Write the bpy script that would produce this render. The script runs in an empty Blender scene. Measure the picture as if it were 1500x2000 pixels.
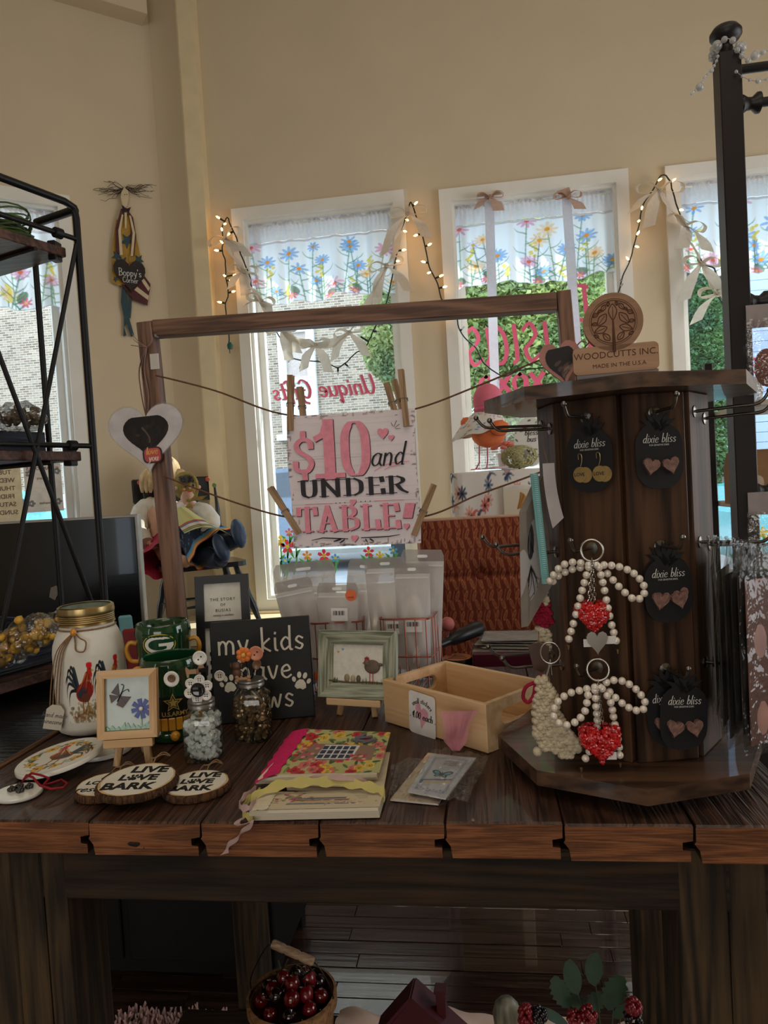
import bpy, bmesh, math, random
import numpy as np
from math import sin, cos, pi, radians, sqrt, atan2
from mathutils import Vector, Matrix, Euler
V = Vector
SC = bpy.context.scene
COL = SC.collection
random.seed(7)
# ---------------------------------------------------------------- camera
F_PX, CAM_Z = 1400.0, 1.30
YAW, PITCH, ROLL = radians(7.75), radians(-2.17), radians(-3.378)
_fw = V((-sin(YAW)*cos(PITCH), cos(YAW)*cos(PITCH), sin(PITCH)))
_r0 = V((cos(YAW), sin(YAW), 0)); _u0 = _r0.cross(_fw)
_r = _r0*cos(ROLL) + _u0*sin(ROLL); _u = _u0*cos(ROLL) - _r0*sin(ROLL)
cam = bpy.data.objects.new('camera', bpy.data.cameras.new('camera')); COL.objects.link(cam)
cam.matrix_world = Matrix(((_r.x, _u.x, -_fw.x, 0), (_r.y, _u.y, -_fw.y, 0), (_r.z, _u.z, -_fw.z, CAM_Z), (0, 0, 0, 1)))
cam.data.sensor_fit = 'VERTICAL'; cam.data.sensor_height = 24.0; cam.data.lens = 24.0*F_PX/2000.0
cam.data.clip_start = 0.05; cam.data.clip_end = 200
SC.camera = cam
# ---------------------------------------------------------------- light
w = bpy.data.worlds.new('sky'); SC.world = w; w.use_nodes = True
bg = w.node_tree.nodes['Background']
bg.inputs[0].default_value = (0.74, 0.87, 1.0, 1); bg.inputs[1].default_value = 5.6
sl = bpy.data.lights.new('sun', 'SUN'); sl.energy = 9.0; sl.angle = radians(0.6); sl.color = (1, .93, .82)
so = bpy.data.objects.new('sun', sl); COL.objects.link(so)
so.rotation_euler = V((0.80, 0.42, 0.95)).to_track_quat('Z', 'Y').to_euler()
def area(name, loc, size, power, col, rot=(0, 0, 0)):
    l = bpy.data.lights.new(name, 'AREA'); l.shape = 'RECTANGLE'; l.size, l.size_y = size
    l.energy = power; l.color = col
    o = bpy.data.objects.new(name, l); COL.objects.link(o); o.location = loc; o.rotation_euler = rot
    return o
area('ceiling_lamp_panel', (0.3, 0.0, 3.72), (2.4, 1.2), 15, (1, .88, .70))
area('ceiling_lamp_panel', (-0.3, -1.9, 3.72), (2.4, 1.2), 10, (1, .90, .76))
area('rear_fill_light', (-.4, -3.5, 1.35), (2.6, 1.6), 36, (1, .97, .93), (radians(90), 0, 0))  # added fill behind the camera for camera-facing sides; that wall has no window
area('side_fill_light', (2.54, 1.6, 1.5), (1.6, 1.9), 34, (.93, .96, 1), (0, radians(90), 0))  # added light off the windowless right wall, brightening lower left wall and posts
SC.view_settings.view_transform = 'Standard'; SC.view_settings.look = 'None'
SC.view_settings.exposure = 0.0; SC.view_settings.gamma = 1.0; SC.view_settings.use_curve_mapping = False
SC.cycles.use_denoising = True
SC.cycles.max_bounces = 7; SC.cycles.diffuse_bounces = 4; SC.cycles.glossy_bounces = 3
SC.cycles.transmission_bounces = 5; SC.cycles.transparent_max_bounces = 14
SC.cycles.caustics_reflective = False; SC.cycles.caustics_refractive = False
SC.cycles.sample_clamp_indirect = 4.0

# ---------------------------------------------------------------- points in the room, from sight lines and real depths
CAM = V((0, 0, CAM_Z))
def ray(x, y): return _fw + _r*((x-750)/F_PX) - _u*((y-1000)/F_PX)
def PY(x, y, Y):
    d = ray(x, y); return CAM + d*(Y/d.y)
def PZ(x, y, Z):
    d = ray(x, y); return CAM + d*((Z-CAM_Z)/d.z)
def PP(x, y, o, n):
    d = ray(x, y); o = V(o); n = V(n); return CAM + d*((o-CAM).dot(n)/d.dot(n))

# ---------------------------------------------------------------- materials
def s2l(c): return tuple((v/12.92 if v <= .04045 else ((v+.055)/1.055)**2.4) for v in c)
def rgb(r, g, b): return s2l((r/255, g/255, b/255))
_M = {}
def new_mat(name):
    m = bpy.data.materials.new(name); m.use_nodes = True
    return m, m.node_tree.nodes, m.node_tree.links, m.node_tree.nodes['Principled BSDF']
def mat(name, col=(200, 200, 200), rough=.5, metal=0, var=.12, scale=30, bump=0.0, spec=.5, trans=0, alpha=1, coat=0, sheen=0, emit=None, es=0, subs=0, stretch=(1, 1, 1), ior=1.45):
    if name in _M: return _M[name]
    m, N, L, B = new_mat(name); c = rgb(*col)
    tc = N.new('ShaderNodeTexCoord'); mp = N.new('ShaderNodeMapping'); mp.inputs['Scale'].default_value = stretch
    L.new(tc.outputs['Object'], mp.inputs[0])
    nz = N.new('ShaderNodeTexNoise'); nz.inputs['Scale'].default_value = scale; nz.inputs['Detail'].default_value = 4
    L.new(mp.outputs[0], nz.inputs['Vector'])
    rp = N.new('ShaderNodeValToRGB'); rp.color_ramp.elements[0].position = .3; rp.color_ramp.elements[1].position = .7
    rp.color_ramp.elements[0].color = (*[v*(1-var) for v in c], 1); rp.color_ramp.elements[1].color = (*[min(1, v*(1+var)) for v in c], 1)
    L.new(nz.outputs[0], rp.inputs[0]); L.new(rp.outputs[0], B.inputs['Base Color'])
    B.inputs['Roughness'].default_value = rough; B.inputs['Metallic'].default_value = metal
    B.inputs['Specular IOR Level'].default_value = spec; B.inputs['Transmission Weight'].default_value = trans
    B.inputs['Alpha'].default_value = alpha; B.inputs['Coat Weight'].default_value = coat; B.inputs['IOR'].default_value = ior
    B.inputs['Sheen Weight'].default_value = sheen
    if subs: B.inputs['Subsurface Weight'].default_value = subs
    if emit: B.inputs['Emission Color'].default_value = (*rgb(*emit), 1); B.inputs['Emission Strength'].default_value = es
    if bump:
        b = N.new('ShaderNodeBump'); b.inputs['Strength'].default_value = bump; b.inputs['Distance'].default_value = .01
        L.new(nz.outputs[0], b.inputs['Height']); L.new(b.outputs[0], B.inputs['Normal'])
    _M[name] = m; return m
def wood(name, c1, c2, axis='X', scale=18, rough=.5, bump=.25, rings=1.0, spec=.4, coat=0, dirt=0, fine=1.0):
    """grain running along the given object axis"""
    if name in _M: return _M[name]
    m, N, L, B = new_mat(name)
    tc = N.new('ShaderNodeTexCoord'); mp = N.new('ShaderNodeMapping')
    st = {'X': (.06, 1, 1), 'Y': (1, .06, 1), 'Z': (1, 1, .06)}[axis]
    mp.inputs['Scale'].default_value = [v*scale for v in st]
    L.new(tc.outputs['Object'], mp.inputs[0])
    oi = N.new('ShaderNodeObjectInfo'); ad = N.new('ShaderNodeVectorMath'); ad.operation = 'ADD'
    sc_ = N.new('ShaderNodeVectorMath'); sc_.operation = 'SCALE'; sc_.inputs[0].default_value = (13, 7, 9)
    L.new(oi.outputs['Random'], sc_.inputs['Scale']); L.new(mp.outputs[0], ad.inputs[0]); L.new(sc_.outputs[0], ad.inputs[1])
    n1 = N.new('ShaderNodeTexNoise'); n1.inputs['Scale'].default_value = 1.1*rings; n1.inputs['Detail'].default_value = 2; n1.inputs['Distortion'].default_value = .6
    L.new(ad.outputs[0], n1.inputs['Vector'])
    mu = N.new('ShaderNodeMath'); mu.operation = 'MULTIPLY'; mu.inputs[1].default_value = 34
    L.new(n1.outputs[0], mu.inputs[0]); sn = N.new('ShaderNodeMath'); sn.operation = 'SINE'; L.new(mu.outputs[0], sn.inputs[0])
    n2 = N.new('ShaderNodeTexNoise'); n2.inputs['Scale'].default_value = 9*fine; n2.inputs['Detail'].default_value = 6
    L.new(ad.outputs[0], n2.inputs['Vector'])
    ma = N.new('ShaderNodeMath'); ma.operation = 'MULTIPLY_ADD'; ma.inputs[1].default_value = .2
    L.new(sn.outputs[0], ma.inputs[0]); L.new(n2.outputs[0], ma.inputs[2])
    rp = N.new('ShaderNodeValToRGB'); rp.color_ramp.elements[0].position = .25; rp.color_ramp.elements[1].position = .75
    rp.color_ramp.elements[0].color = (*rgb(*c1), 1); rp.color_ramp.elements[1].color = (*rgb(*c2), 1)
    L.new(ma.outputs[0], rp.inputs[0])
    out = rp.outputs[0]
    if dirt:
        n3 = N.new('ShaderNodeTexNoise'); n3.inputs['Scale'].default_value = 7; n3.inputs['Detail'].default_value = 5
        L.new(tc.outputs['Object'], n3.inputs['Vector'])
        r3 = N.new('ShaderNodeValToRGB'); r3.color_ramp.elements[0].position = .35; r3.color_ramp.elements[1].position = .62
        r3.color_ramp.elements[0].color = (1-dirt, 1-dirt, 1-dirt, 1)
        mx = N.new('ShaderNodeMixRGB'); mx.blend_type = 'MULTIPLY'; mx.inputs[0].default_value = 1
        L.new(n3.outputs[0], r3.inputs[0]); L.new(out, mx.inputs[1]); L.new(r3.outputs[0], mx.inputs[2]); out = mx.outputs[0]
    L.new(out, B.inputs['Base Color']); B.inputs['Roughness'].default_value = rough
    B.inputs['Specular IOR Level'].default_value = spec; B.inputs['Coat Weight'].default_value = coat
    b = N.new('ShaderNodeBump'); b.inputs['Strength'].default_value = bump; b.inputs['Distance'].default_value = .004
    L.new(ma.outputs[0], b.inputs['Height']); L.new(b.outputs[0], B.inputs['Normal'])
    _M[name] = m; return m
def clear(name, tint=(255, 255, 255), gloss=.12, rough=.03, bump=0.0, scale=60, haze=0.0, hazecol=(230, 230, 230)):
    """thin clear sheet: transparent, with a glossy reflection and an optional milky share"""
    if name in _M: return _M[name]
    m = bpy.data.materials.new(name); m.use_nodes = True; N = m.node_tree.nodes; L = m.node_tree.links; N.clear()
    o = N.new('ShaderNodeOutputMaterial'); t = N.new('ShaderNodeBsdfTransparent'); t.inputs[0].default_value = (*rgb(*tint), 1)
    g = N.new('ShaderNodeBsdfGlossy'); g.inputs['Roughness'].default_value = rough
    lw = N.new('ShaderNodeLayerWeight'); lw.inputs[0].default_value = .35
    mu = N.new('ShaderNodeMath'); mu.operation = 'MULTIPLY_ADD'; mu.inputs[1].default_value = gloss*3; mu.inputs[2].default_value = gloss*.4
    L.new(lw.outputs['Fresnel'], mu.inputs[0])
    mx = N.new('ShaderNodeMixShader'); L.new(mu.outputs[0], mx.inputs[0]); L.new(t.outputs[0], mx.inputs[1]); L.new(g.outputs[0], mx.inputs[2])
    out = mx.outputs[0]
    if haze:
        d = N.new('ShaderNodeBsdfDiffuse'); d.inputs[0].default_value = (*rgb(*hazecol), 1)
        tr = N.new('ShaderNodeBsdfTranslucent'); tr.inputs[0].default_value = (*rgb(*hazecol), 1)
        m0 = N.new('ShaderNodeMixShader'); m0.inputs[0].default_value = .5; L.new(d.outputs[0], m0.inputs[1]); L.new(tr.outputs[0], m0.inputs[2])
        m2 = N.new('ShaderNodeMixShader'); m2.inputs[0].default_value = haze
        L.new(out, m2.inputs[1]); L.new(m0.outputs[0], m2.inputs[2]); out = m2.outputs[0]
    if bump:
        tc = N.new('ShaderNodeTexCoord'); nz = N.new('ShaderNodeTexNoise'); nz.inputs['Scale'].default_value = scale
        b = N.new('ShaderNodeBump'); b.inputs['Strength'].default_value = bump; b.inputs['Distance'].default_value = .02
        L.new(tc.outputs['Object'], nz.inputs[0]); L.new(nz.outputs[0], b.inputs['Height']); L.new(b.outputs[0], g.inputs['Normal'])
    L.new(out, o.inputs[0]); _M[name] = m; return m
def printed(name, rough=.6, transl=0.0, spec=.3, weave=0, metal=0):
    """flat print: colours carried by the mesh's own colour attribute"""
    if name in _M: return _M[name]
    m, N, L, B = new_mat(name)
    a = N.new('ShaderNodeAttribute'); a.attribute_name = 'print'
    L.new(a.outputs['Color'], B.inputs['Base Color']); B.inputs['Roughness'].default_value = rough; B.inputs['Specular IOR Level'].default_value = spec
    B.inputs['Metallic'].default_value = metal
    if weave:
        tc = N.new('ShaderNodeTexCoord'); nz = N.new('ShaderNodeTexNoise'); nz.inputs['Scale'].default_value = weave
        b = N.new('ShaderNodeBump'); b.inputs['Strength'].default_value = .3; b.inputs['Distance'].default_value = .003
        L.new(tc.outputs['Object'], nz.inputs[0]); L.new(nz.outputs[0], b.inputs['Height']); L.new(b.outputs[0], B.inputs['Normal'])
    if transl:
        t = N.new('ShaderNodeBsdfTranslucent'); L.new(a.outputs['Color'], t.inputs[0])
        mx = N.new('ShaderNodeMixShader'); mx.inputs[0].default_value = transl
        o = N['Material Output']; L.new(B.outputs[0], mx.inputs[1]); L.new(t.outputs[0], mx.inputs[2]); L.new(mx.outputs[0], o.inputs[0])
    _M[name] = m; return m
def sheer(name, col, transl=.5, clear_=.0):
    if name in _M: return _M[name]
    m = bpy.data.materials.new(name); m.use_nodes = True; N = m.node_tree.nodes; L = m.node_tree.links; N.clear()
    o = N.new('ShaderNodeOutputMaterial'); d = N.new('ShaderNodeBsdfDiffuse'); t = N.new('ShaderNodeBsdfTranslucent')
    tc = N.new('ShaderNodeTexCoord'); nz = N.new('ShaderNodeTexNoise'); nz.inputs['Scale'].default_value = 80
    rp = N.new('ShaderNodeValToRGB'); c = rgb(*col)
    rp.color_ramp.elements[0].color = (*[v*.85 for v in c], 1); rp.color_ramp.elements[1].color = (*c, 1)
    L.new(tc.outputs['Object'], nz.inputs[0]); L.new(nz.outputs[0], rp.inputs[0]); L.new(rp.outputs[0], d.inputs[0]); L.new(rp.outputs[0], t.inputs[0])
    mx = N.new('ShaderNodeMixShader'); mx.inputs[0].default_value = transl; L.new(d.outputs[0], mx.inputs[1]); L.new(t.outputs[0], mx.inputs[2])
    out = mx.outputs[0]
    if clear_:
        tr = N.new('ShaderNodeBsdfTransparent'); m2 = N.new('ShaderNodeMixShader'); m2.inputs[0].default_value = clear_
        L.new(out, m2.inputs[1]); L.new(tr.outputs[0], m2.inputs[2]); out = m2.outputs[0]
    L.new(out, o.inputs[0]); _M[name] = m; return m

# ---------------------------------------------------------------- mesh builder
I4 = Matrix.Identity(4)
def T(x=0, y=0, z=0): return Matrix.Translation((x, y, z))
def R(a, ax='Z'): return Matrix.Rotation(radians(a), 4, ax)
def S(x, y, z): return Matrix.Diagonal((x, y, z, 1))
def frame(o, x, z):
    """matrix with origin o, x axis along x, z axis near z"""
    x = V(x).normalized(); z = V(z); y = z.cross(x).normalized(); z = x.cross(y)
    return Matrix(((x.x, y.x, z.x, o[0]), (x.y, y.y, z.y, o[1]), (x.z, y.z, z.z, o[2]), (0, 0, 0, 1)))
class MB:
    def __init__(s): s.v = []; s.f = []; s.sm = []
    def add(s, vs, fs, m=I4, smooth=False):
        b = len(s.v); s.v += [tuple(m @ V(p)) for p in vs]; s.f += [tuple(i+b for i in f) for f in fs]; s.sm += [smooth]*len(fs); return s
    def box(s, c, d, m=I4, taper=1.0):
        x, y, z = (k/2 for k in d); t = taper
        vs = [(-x, -y, -z), (x, -y, -z), (x, y, -z), (-x, y, -z), (-x*t, -y*t, z), (x*t, -y*t, z), (x*t, y*t, z), (-x*t, y*t, z)]
        return s.add([(p[0]+c[0], p[1]+c[1], p[2]+c[2]) for p in vs], [(0, 3, 2, 1), (4, 5, 6, 7), (0, 1, 5, 4), (1, 2, 6, 5), (2, 3, 7, 6), (3, 0, 4, 7)], m)
    def bbox(s, c, d, m=I4, b=.002):
        """box with chamfered edges"""
        bm = bmesh.new(); bmesh.ops.create_cube(bm, size=1)
        for v in bm.verts: v.co = V((v.co.x*d[0]+c[0], v.co.y*d[1]+c[1], v.co.z*d[2]+c[2]))
        bmesh.ops.bevel(bm, geom=bm.edges[:], offset=min(b, min(d)*.45), segments=1, affect='EDGES')
        bm.verts.index_update(); s.add([v.co.copy() for v in bm.verts], [[v.index for v in f.verts] for f in bm.faces], m); bm.free(); return s
    def lathe(s, prof, m=I4, n=24, smooth=True, sx=1, sy=1, cap=True):
        k = len(prof); vs = []; fs = []
        for i in range(n):
            a = 2*pi*i/n
            for r, z in prof: vs.append((r*cos(a)*sx, r*sin(a)*sy, z))
        for i in range(n):
            j = (i+1) % n
            for q in range(k-1): fs.append((i*k+q, j*k+q, j*k+q+1, i*k+q+1))
        if cap:
            if prof[0][0] > 1e-6: fs.append(tuple(i*k for i in range(n))[::-1])
            if prof[-1][0] > 1e-6: fs.append(tuple(i*k+k-1 for i in range(n)))
        return s.add(vs, fs, m, smooth)
    def cyl(s, a, b, r, r2=None, n=12, smooth=True):
        a = V(a); b = V(b); d = b-a; l = d.length
        if l < 1e-7: return s
        q = d.to_track_quat('Z', 'Y').to_matrix().to_4x4(); q.translation = a
        return s.lathe([(r, 0), (r if r2 is None else r2, l)], q, n, smooth)
    def sph(s, c, r, n=12, k=8, sc=(1, 1, 1), m=I4, rough=0, seed=0):
        rd = random.Random(seed); pr = [(r*sin(pi*i/k), -r*cos(pi*i/k)) for i in range(k+1)]
        vs = [(0, 0, -r)]; fs = []
        for i in range(1, k):
            for j in range(n):
                a = 2*pi*j/n; q = 1+(rd.random()-.5)*rough; vs.append((pr[i][0]*cos(a)*q, pr[i][0]*sin(a)*q, pr[i][1]*q))
        vs.append((0, 0, r)); e = len(vs)-1
        for j in range(n):
            fs.append((0, 1+(j+1) % n, 1+j)); fs.append((e, e-n+j, e-n+(j+1) % n))
        for i in range(k-2):
            for j in range(n):
                a = 1+i*n+j; b = 1+i*n+(j+1) % n; fs.append((a, b, b+n, a+n))
        return s.add([(v[0]*sc[0]+c[0], v[1]*sc[1]+c[1], v[2]*sc[2]+c[2]) for v in vs], fs, m, True)
    def tube(s, pts, r, n=6, closed=False, m=I4, flat=1.0, up=None):
        """round tube along points; r may be a list"""
        pts = [V(p) for p in pts]; k = len(pts)
        rr = r if isinstance(r, (list, tuple)) else [r]*k
        vs = []; prev = None
        for i, p in enumerate(pts):
            a = pts[(i-1) % k] if (closed or i) else p; b = pts[(i+1) % k] if (closed or i < k-1) else p
            t = (b-a).normalized() if (b-a).length > 1e-9 else V((0, 0, 1))
            if prev is None:
                u = V(up) if up else (V((0, 0, 1)) if abs(t.z) < .9 else V((1, 0, 0)))
            else: u = prev
            u = (u - t*u.dot(t)); u = u.normalized() if u.length > 1e-6 else t.orthogonal().normalized()
            w_ = t.cross(u); prev = u
            for j in range(n):
                g = 2*pi*j/n; vs.append(p + u*(cos(g)*rr[i]*flat) + w_*(sin(g)*rr[i]))
        fs = []
        for i in range(k if closed else k-1):
            for j in range(n):
                a = i*n+j; b = i*n+(j+1) % n; c = ((i+1) % k)*n+(j+1) % n; d = ((i+1) % k)*n+j; fs.append((a, b, c, d))
        if not closed: fs.append(tuple(range(n))[::-1]); fs.append(tuple(range((k-1)*n, k*n)))
        return s.add(vs, fs, m, True)
    def prism(s, poly, z0, z1, m=I4, hole=None, smooth=False):
        """polygon (xy) extruded from z0 to z1; optional hole loop with same number of points"""
        n = len(poly)
        vs = [(x, y, z0) for x, y in poly] + [(x, y, z1) for x, y in poly]
        fs = [(i, (i+1) % n, (i+1) % n+n, i+n) for i in range(n)]
        if hole:
            h = 2*n; vs += [(x, y, z0) for x, y in hole] + [(x, y, z1) for x, y in hole]
            fs += [(h+(i+1) % n, h+i, h+i+n, h+(i+1) % n+n) for i in range(n)]
            fs += [(i, h+i, h+(i+1) % n, (i+1) % n) for i in range(n)] + [(n+(i+1) % n, h+n+(i+1) % n, h+n+i, n+i) for i in range(n)]
        else: fs += [tuple(range(n))[::-1], tuple(range(n, 2*n))]
        return s.add(vs, fs, m, smooth)
    def ribbon(s, pts, nrm, wd, th=.0006, m=I4):
        """flat strip along points; nrm = width direction (one or per point)"""
        pts = [V(p) for p in pts]; k = len(pts); vs = []
        ws = wd if isinstance(wd, (list, tuple)) else [wd]*k
        ns = [V(x).normalized() for x in nrm] if isinstance(nrm, list) else [V(nrm).normalized()]*k
        for i, p in enumerate(pts):
            t = (pts[min(i+1, k-1)]-pts[max(i-1, 0)]).normalized(); g = t.cross(ns[i]); g = g.normalized() if g.length > 1e-6 else V((0, 0, 1))
            for a, b in ((-1, -1), (1, -1), (1, 1), (-1, 1)): vs.append(p+ns[i]*(a*ws[i]/2)+g*(b*th/2))
        fs = []
        for i in range(k-1):
            for j in range(4): fs.append((i*4+j, i*4+(j+1) % 4, i*4+4+(j+1) % 4, i*4+4+j))
        fs += [(3, 2, 1, 0), tuple((k-1)*4+j for j in range(4))]
        return s.add(vs, fs, m, True)
    def grid(s, fn, nx, ny, smooth=True, th=None):
        vs = [V(fn(i/nx, j/ny)) for j in range(ny+1) for i in range(nx+1)]; W_ = nx+1
        fs = [(j*W_+i, j*W_+i+1, (j+1)*W_+i+1, (j+1)*W_+i) for j in range(ny) for i in range(nx)]
        return s.add(vs, fs, I4, smooth)
    def mesh(s, name, *ms):
        me = bpy.data.meshes.new(name); me.from_pydata(s.v, [], s.f)
        for m in ms: me.materials.append(m)
        if s.sm: me.polygons.foreach_set('use_smooth', s.sm)
        if s.sm and any(s.sm): me.set_sharp_from_angle(angle=radians(48))
        me.update(); return me
    def build(s, name, m, parent=None, **tags):
        o = bpy.data.objects.new(name, s.mesh(name, m)); COL.objects.link(o)
        if parent is not None: o.parent = parent
        for k, v_ in tags.items():
            if v_: o[k] = v_
        return o
def fixn(o):
    bm = bmesh.new(); bm.from_mesh(o.data); bmesh.ops.recalc_face_normals(bm, faces=bm.faces[:]); bm.to_mesh(o.data); bm.free(); return o
def tag(o, label=None, category=None, group=None, kind=None):
    for k, v_ in (('label', label), ('category', category), ('group', group), ('kind', kind)):
        if v_: o[k] = v_
    return o
def thing(name, label, category, loc=(0, 0, 0), m=None, group=None):
    o = bpy.data.objects.new(name, None); COL.objects.link(o); o.empty_display_size = .02
    if m is not None: o.matrix_world = m
    else: o.location = loc
    return tag(o, label, category, group)
def struct(name, mb, m, parent=None):
    o = mb.build(name, m, parent); o['kind'] = 'structure'; return o
def dup(o, m=None, label=None, parent=None):
    c = o.copy(); COL.objects.link(c)
    if parent is not None: c.parent = parent
    for ch in list(o.children): dup(ch, None, None, c)
    if m is not None: c.matrix_world = m
    if label: c['label'] = label
    return c
def smooth_path(pts, k=6, closed=False):
    pts = [V(p) if len(p) == 3 else V((p[0], p[1], 0)) for p in pts]; n = len(pts); out = []
    rng = range(n if closed else n-1)
    for i in rng:
        g = lambda j: pts[j % n] if closed else pts[max(0, min(n-1, j))]
        a, b, c, d = g(i-1), g(i), g(i+1), g(i+2)
        for q in range(k):
            t = q/k; out.append(.5*((2*b)+(c-a)*t+(2*a-5*b+4*c-d)*t*t+(3*b-a-3*c+d)*t**3))
    if not closed: out.append(pts[-1])
    return out
def heart(n=28, w=1.0, h=1.0):
    o = []
    for i in range(n):
        t = 2*pi*i/n; o.append((16*sin(t)**3/32*w, (13*cos(t)-5*cos(2*t)-2*cos(3*t)-cos(4*t)+2.5)/29*h))
    return o[::-1]
def ngon(r, n, a0=0, sx=1, sy=1): return [(r*cos(a0+2*pi*i/n)*sx, r*sin(a0+2*pi*i/n)*sy) for i in range(n)]
def rrect(w, h, r, k=3):
    o = []
    for cx, cy, a in ((w/2-r, h/2-r, 0), (-w/2+r, h/2-r, 90), (-w/2+r, -h/2+r, 180), (w/2-r, -h/2+r, 270)):
        for i in range(k+1): q = radians(a+90*i/k); o.append((cx+r*cos(q), cy+r*sin(q)))
    return o

# ---------------------------------------------------------------- lettering
_TXT = {}
def text(s, size, m, parent, mtx, th=.0004, bold=0, shear=0, sx=1.0, name='lettering', space=1.0, align='CENTER'):
    """raised lettering, built in the xy plane of mtx"""
    cu = bpy.data.curves.new('t', 'FONT'); cu.body = s; cu.size = size; cu.align_x = align; cu.align_y = 'CENTER'
    cu.extrude = th; cu.offset = bold*size; cu.shear = shear; cu.space_character = space; cu.resolution_u = 3
    o = bpy.data.objects.new('t', cu); COL.objects.link(o)
    me = bpy.data.meshes.new_from_object(o.evaluated_get(bpy.context.evaluated_depsgraph_get()))
    bpy.data.objects.remove(o); bpy.data.curves.remove(cu)
    me.name = name; me.transform(mtx @ S(sx, 1, 1)); me.materials.clear(); me.materials.append(m)
    r = bpy.data.objects.new(name, me); COL.objects.link(r); r.parent = parent
    return r
# pen lettering: every glyph a list of strokes in a 1-high cell (x height .55)
G = {
 'a': (.55, [[(.45,.45),(.3,.55),(.1,.42),(.07,.15),(.22,0),(.4,.12),(.46,.5)],[(.46,.5),(.44,.15),(.55,0)]]),
 'b': (.5, [[(.1,1),(.1,.05)],[(.1,.35),(.28,.53),(.44,.3),(.3,.02),(.1,.1)]]),
 'c': (.45, [[(.42,.43),(.25,.55),(.07,.3),(.2,.02),(.42,.1)]]),
 'd': (.55, [[(.42,.42),(.25,.54),(.07,.3),(.18,.02),(.4,.15)],[(.45,1),(.43,.1),(.52,0)]]),
 'e': (.48, [[(.08,.27),(.4,.33),(.3,.54),(.1,.42),(.08,.15),(.25,0),(.44,.1)]]),
 'f': (.35, [[(.38,.9),(.25,1),(.16,.8),(.16,-.2)],[(.02,.5),(.34,.5)]]),
 'g': (.55, [[(.43,.42),(.25,.54),(.07,.3),(.2,.05),(.43,.2)],[(.45,.52),(.44,-.15),(.25,-.33),(.08,-.2)]]),
 'h': (.52, [[(.1,1),(.1,0)],[(.1,.35),(.28,.54),(.4,.4),(.4,0)]]),
 'i': (.22, [[(.1,.52),(.1,.08),(.18,0)],[(.11,.72),(.12,.76)]]),
 'k': (.48, [[(.1,1),(.1,0)],[(.4,.52),(.12,.24),(.42,0)]]),
 'l': (.22, [[(.1,1),(.1,.08),(.18,0)]]),
 'm': (.78, [[(.08,.52),(.08,0)],[(.08,.35),(.22,.54),(.36,.4),(.36,0)],[(.36,.35),(.5,.54),(.66,.4),(.67,0)]]),
 'n': (.52, [[(.08,.52),(.08,0)],[(.08,.35),(.26,.54),(.4,.4),(.41,0)]]),
 'o': (.5, [[(.25,.54),(.08,.4),(.08,.14),(.25,0),(.42,.14),(.42,.4),(.25,.54)]]),
 'p': (.5, [[(.08,.52),(.08,-.35)],[(.08,.38),(.28,.54),(.43,.3),(.28,.02),(.08,.12)]]),
 'q': (.52, [[(.43,.42),(.25,.54),(.07,.3),(.2,.02),(.42,.15)],[(.45,.52),(.43,-.35),(.55,-.25)]]),
 'r': (.38, [[(.08,.52),(.08,0)],[(.08,.32),(.2,.5),(.34,.5)]]),
 's': (.42, [[(.36,.46),(.2,.54),(.09,.4),(.2,.28),(.35,.17),(.25,.01),(.06,.08)]]),
 't': (.35, [[(.15,.85),(.15,.1),(.3,.02)],[(.02,.55),(.3,.55)]]),
 'u': (.52, [[(.08,.52),(.08,.15),(.22,0),(.38,.12),(.42,.52)],[(.42,.52),(.42,.08),(.5,0)]]),
 'v': (.48, [[(.05,.52),(.23,0),(.42,.52)]]),
 'w': (.7, [[(.05,.52),(.2,0),(.34,.45),(.48,0),(.64,.52)]]),
 'x': (.48, [[(.05,.52),(.42,0)],[(.42,.52),(.05,0)]]),
 'y': (.5, [[(.06,.52),(.22,.05)],[(.44,.52),(.2,-.2),(.02,-.32)]]),
 'B': (.62, [[(.12,1),(.12,0)],[(.05,.98),(.35,1),(.5,.78),(.35,.55),(.12,.52)],[(.3,.54),(.55,.4),(.5,.08),(.05,.0)]]),
 'U': (.68, [[(.1,.98),(.08,.35),(.25,0),(.48,.12),(.56,.98)],[(.56,.98),(.54,.15),(.66,.02)]]),
 'G': (.7, [[(.56,.85),(.38,1),(.12,.8),(.06,.4),(.25,.03),(.5,.12),(.56,.42)],[(.35,.44),(.6,.44)],[(.57,.44),(.54,-.15),(.3,-.3)]]),
 'S': (.6, [[(.5,.85),(.32,1),(.12,.85),(.2,.6),(.42,.42),(.48,.15),(.26,0),(.06,.12)]]),
 'C': (.6, [[(.52,.82),(.35,1),(.1,.75),(.1,.25),(.33,0),(.54,.16)]]),
 'L': (.6, [[(.3,.95),(.14,.6),(.14,.1),(.05,.03),(.3,.05),(.52,.0)]]),
 'P': (.55, [[(.12,1),(.1,0)],[(.05,.95),(.35,1),(.5,.75),(.35,.5),(.12,.5)]]),
 '.': (.2, [[(.09,.02),(.1,.05)]]), "'": (.16, [[(.08,1),(.06,.82)]]), ' ': (.32, []),
 '1': (.32, [[(.05,.8),(.18,1),(.18,0)]]), '0': (.5, [[(.25,1),(.08,.75),(.08,.25),(.25,0),(.42,.25),(.42,.75),(.25,1)]]),
}
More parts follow.
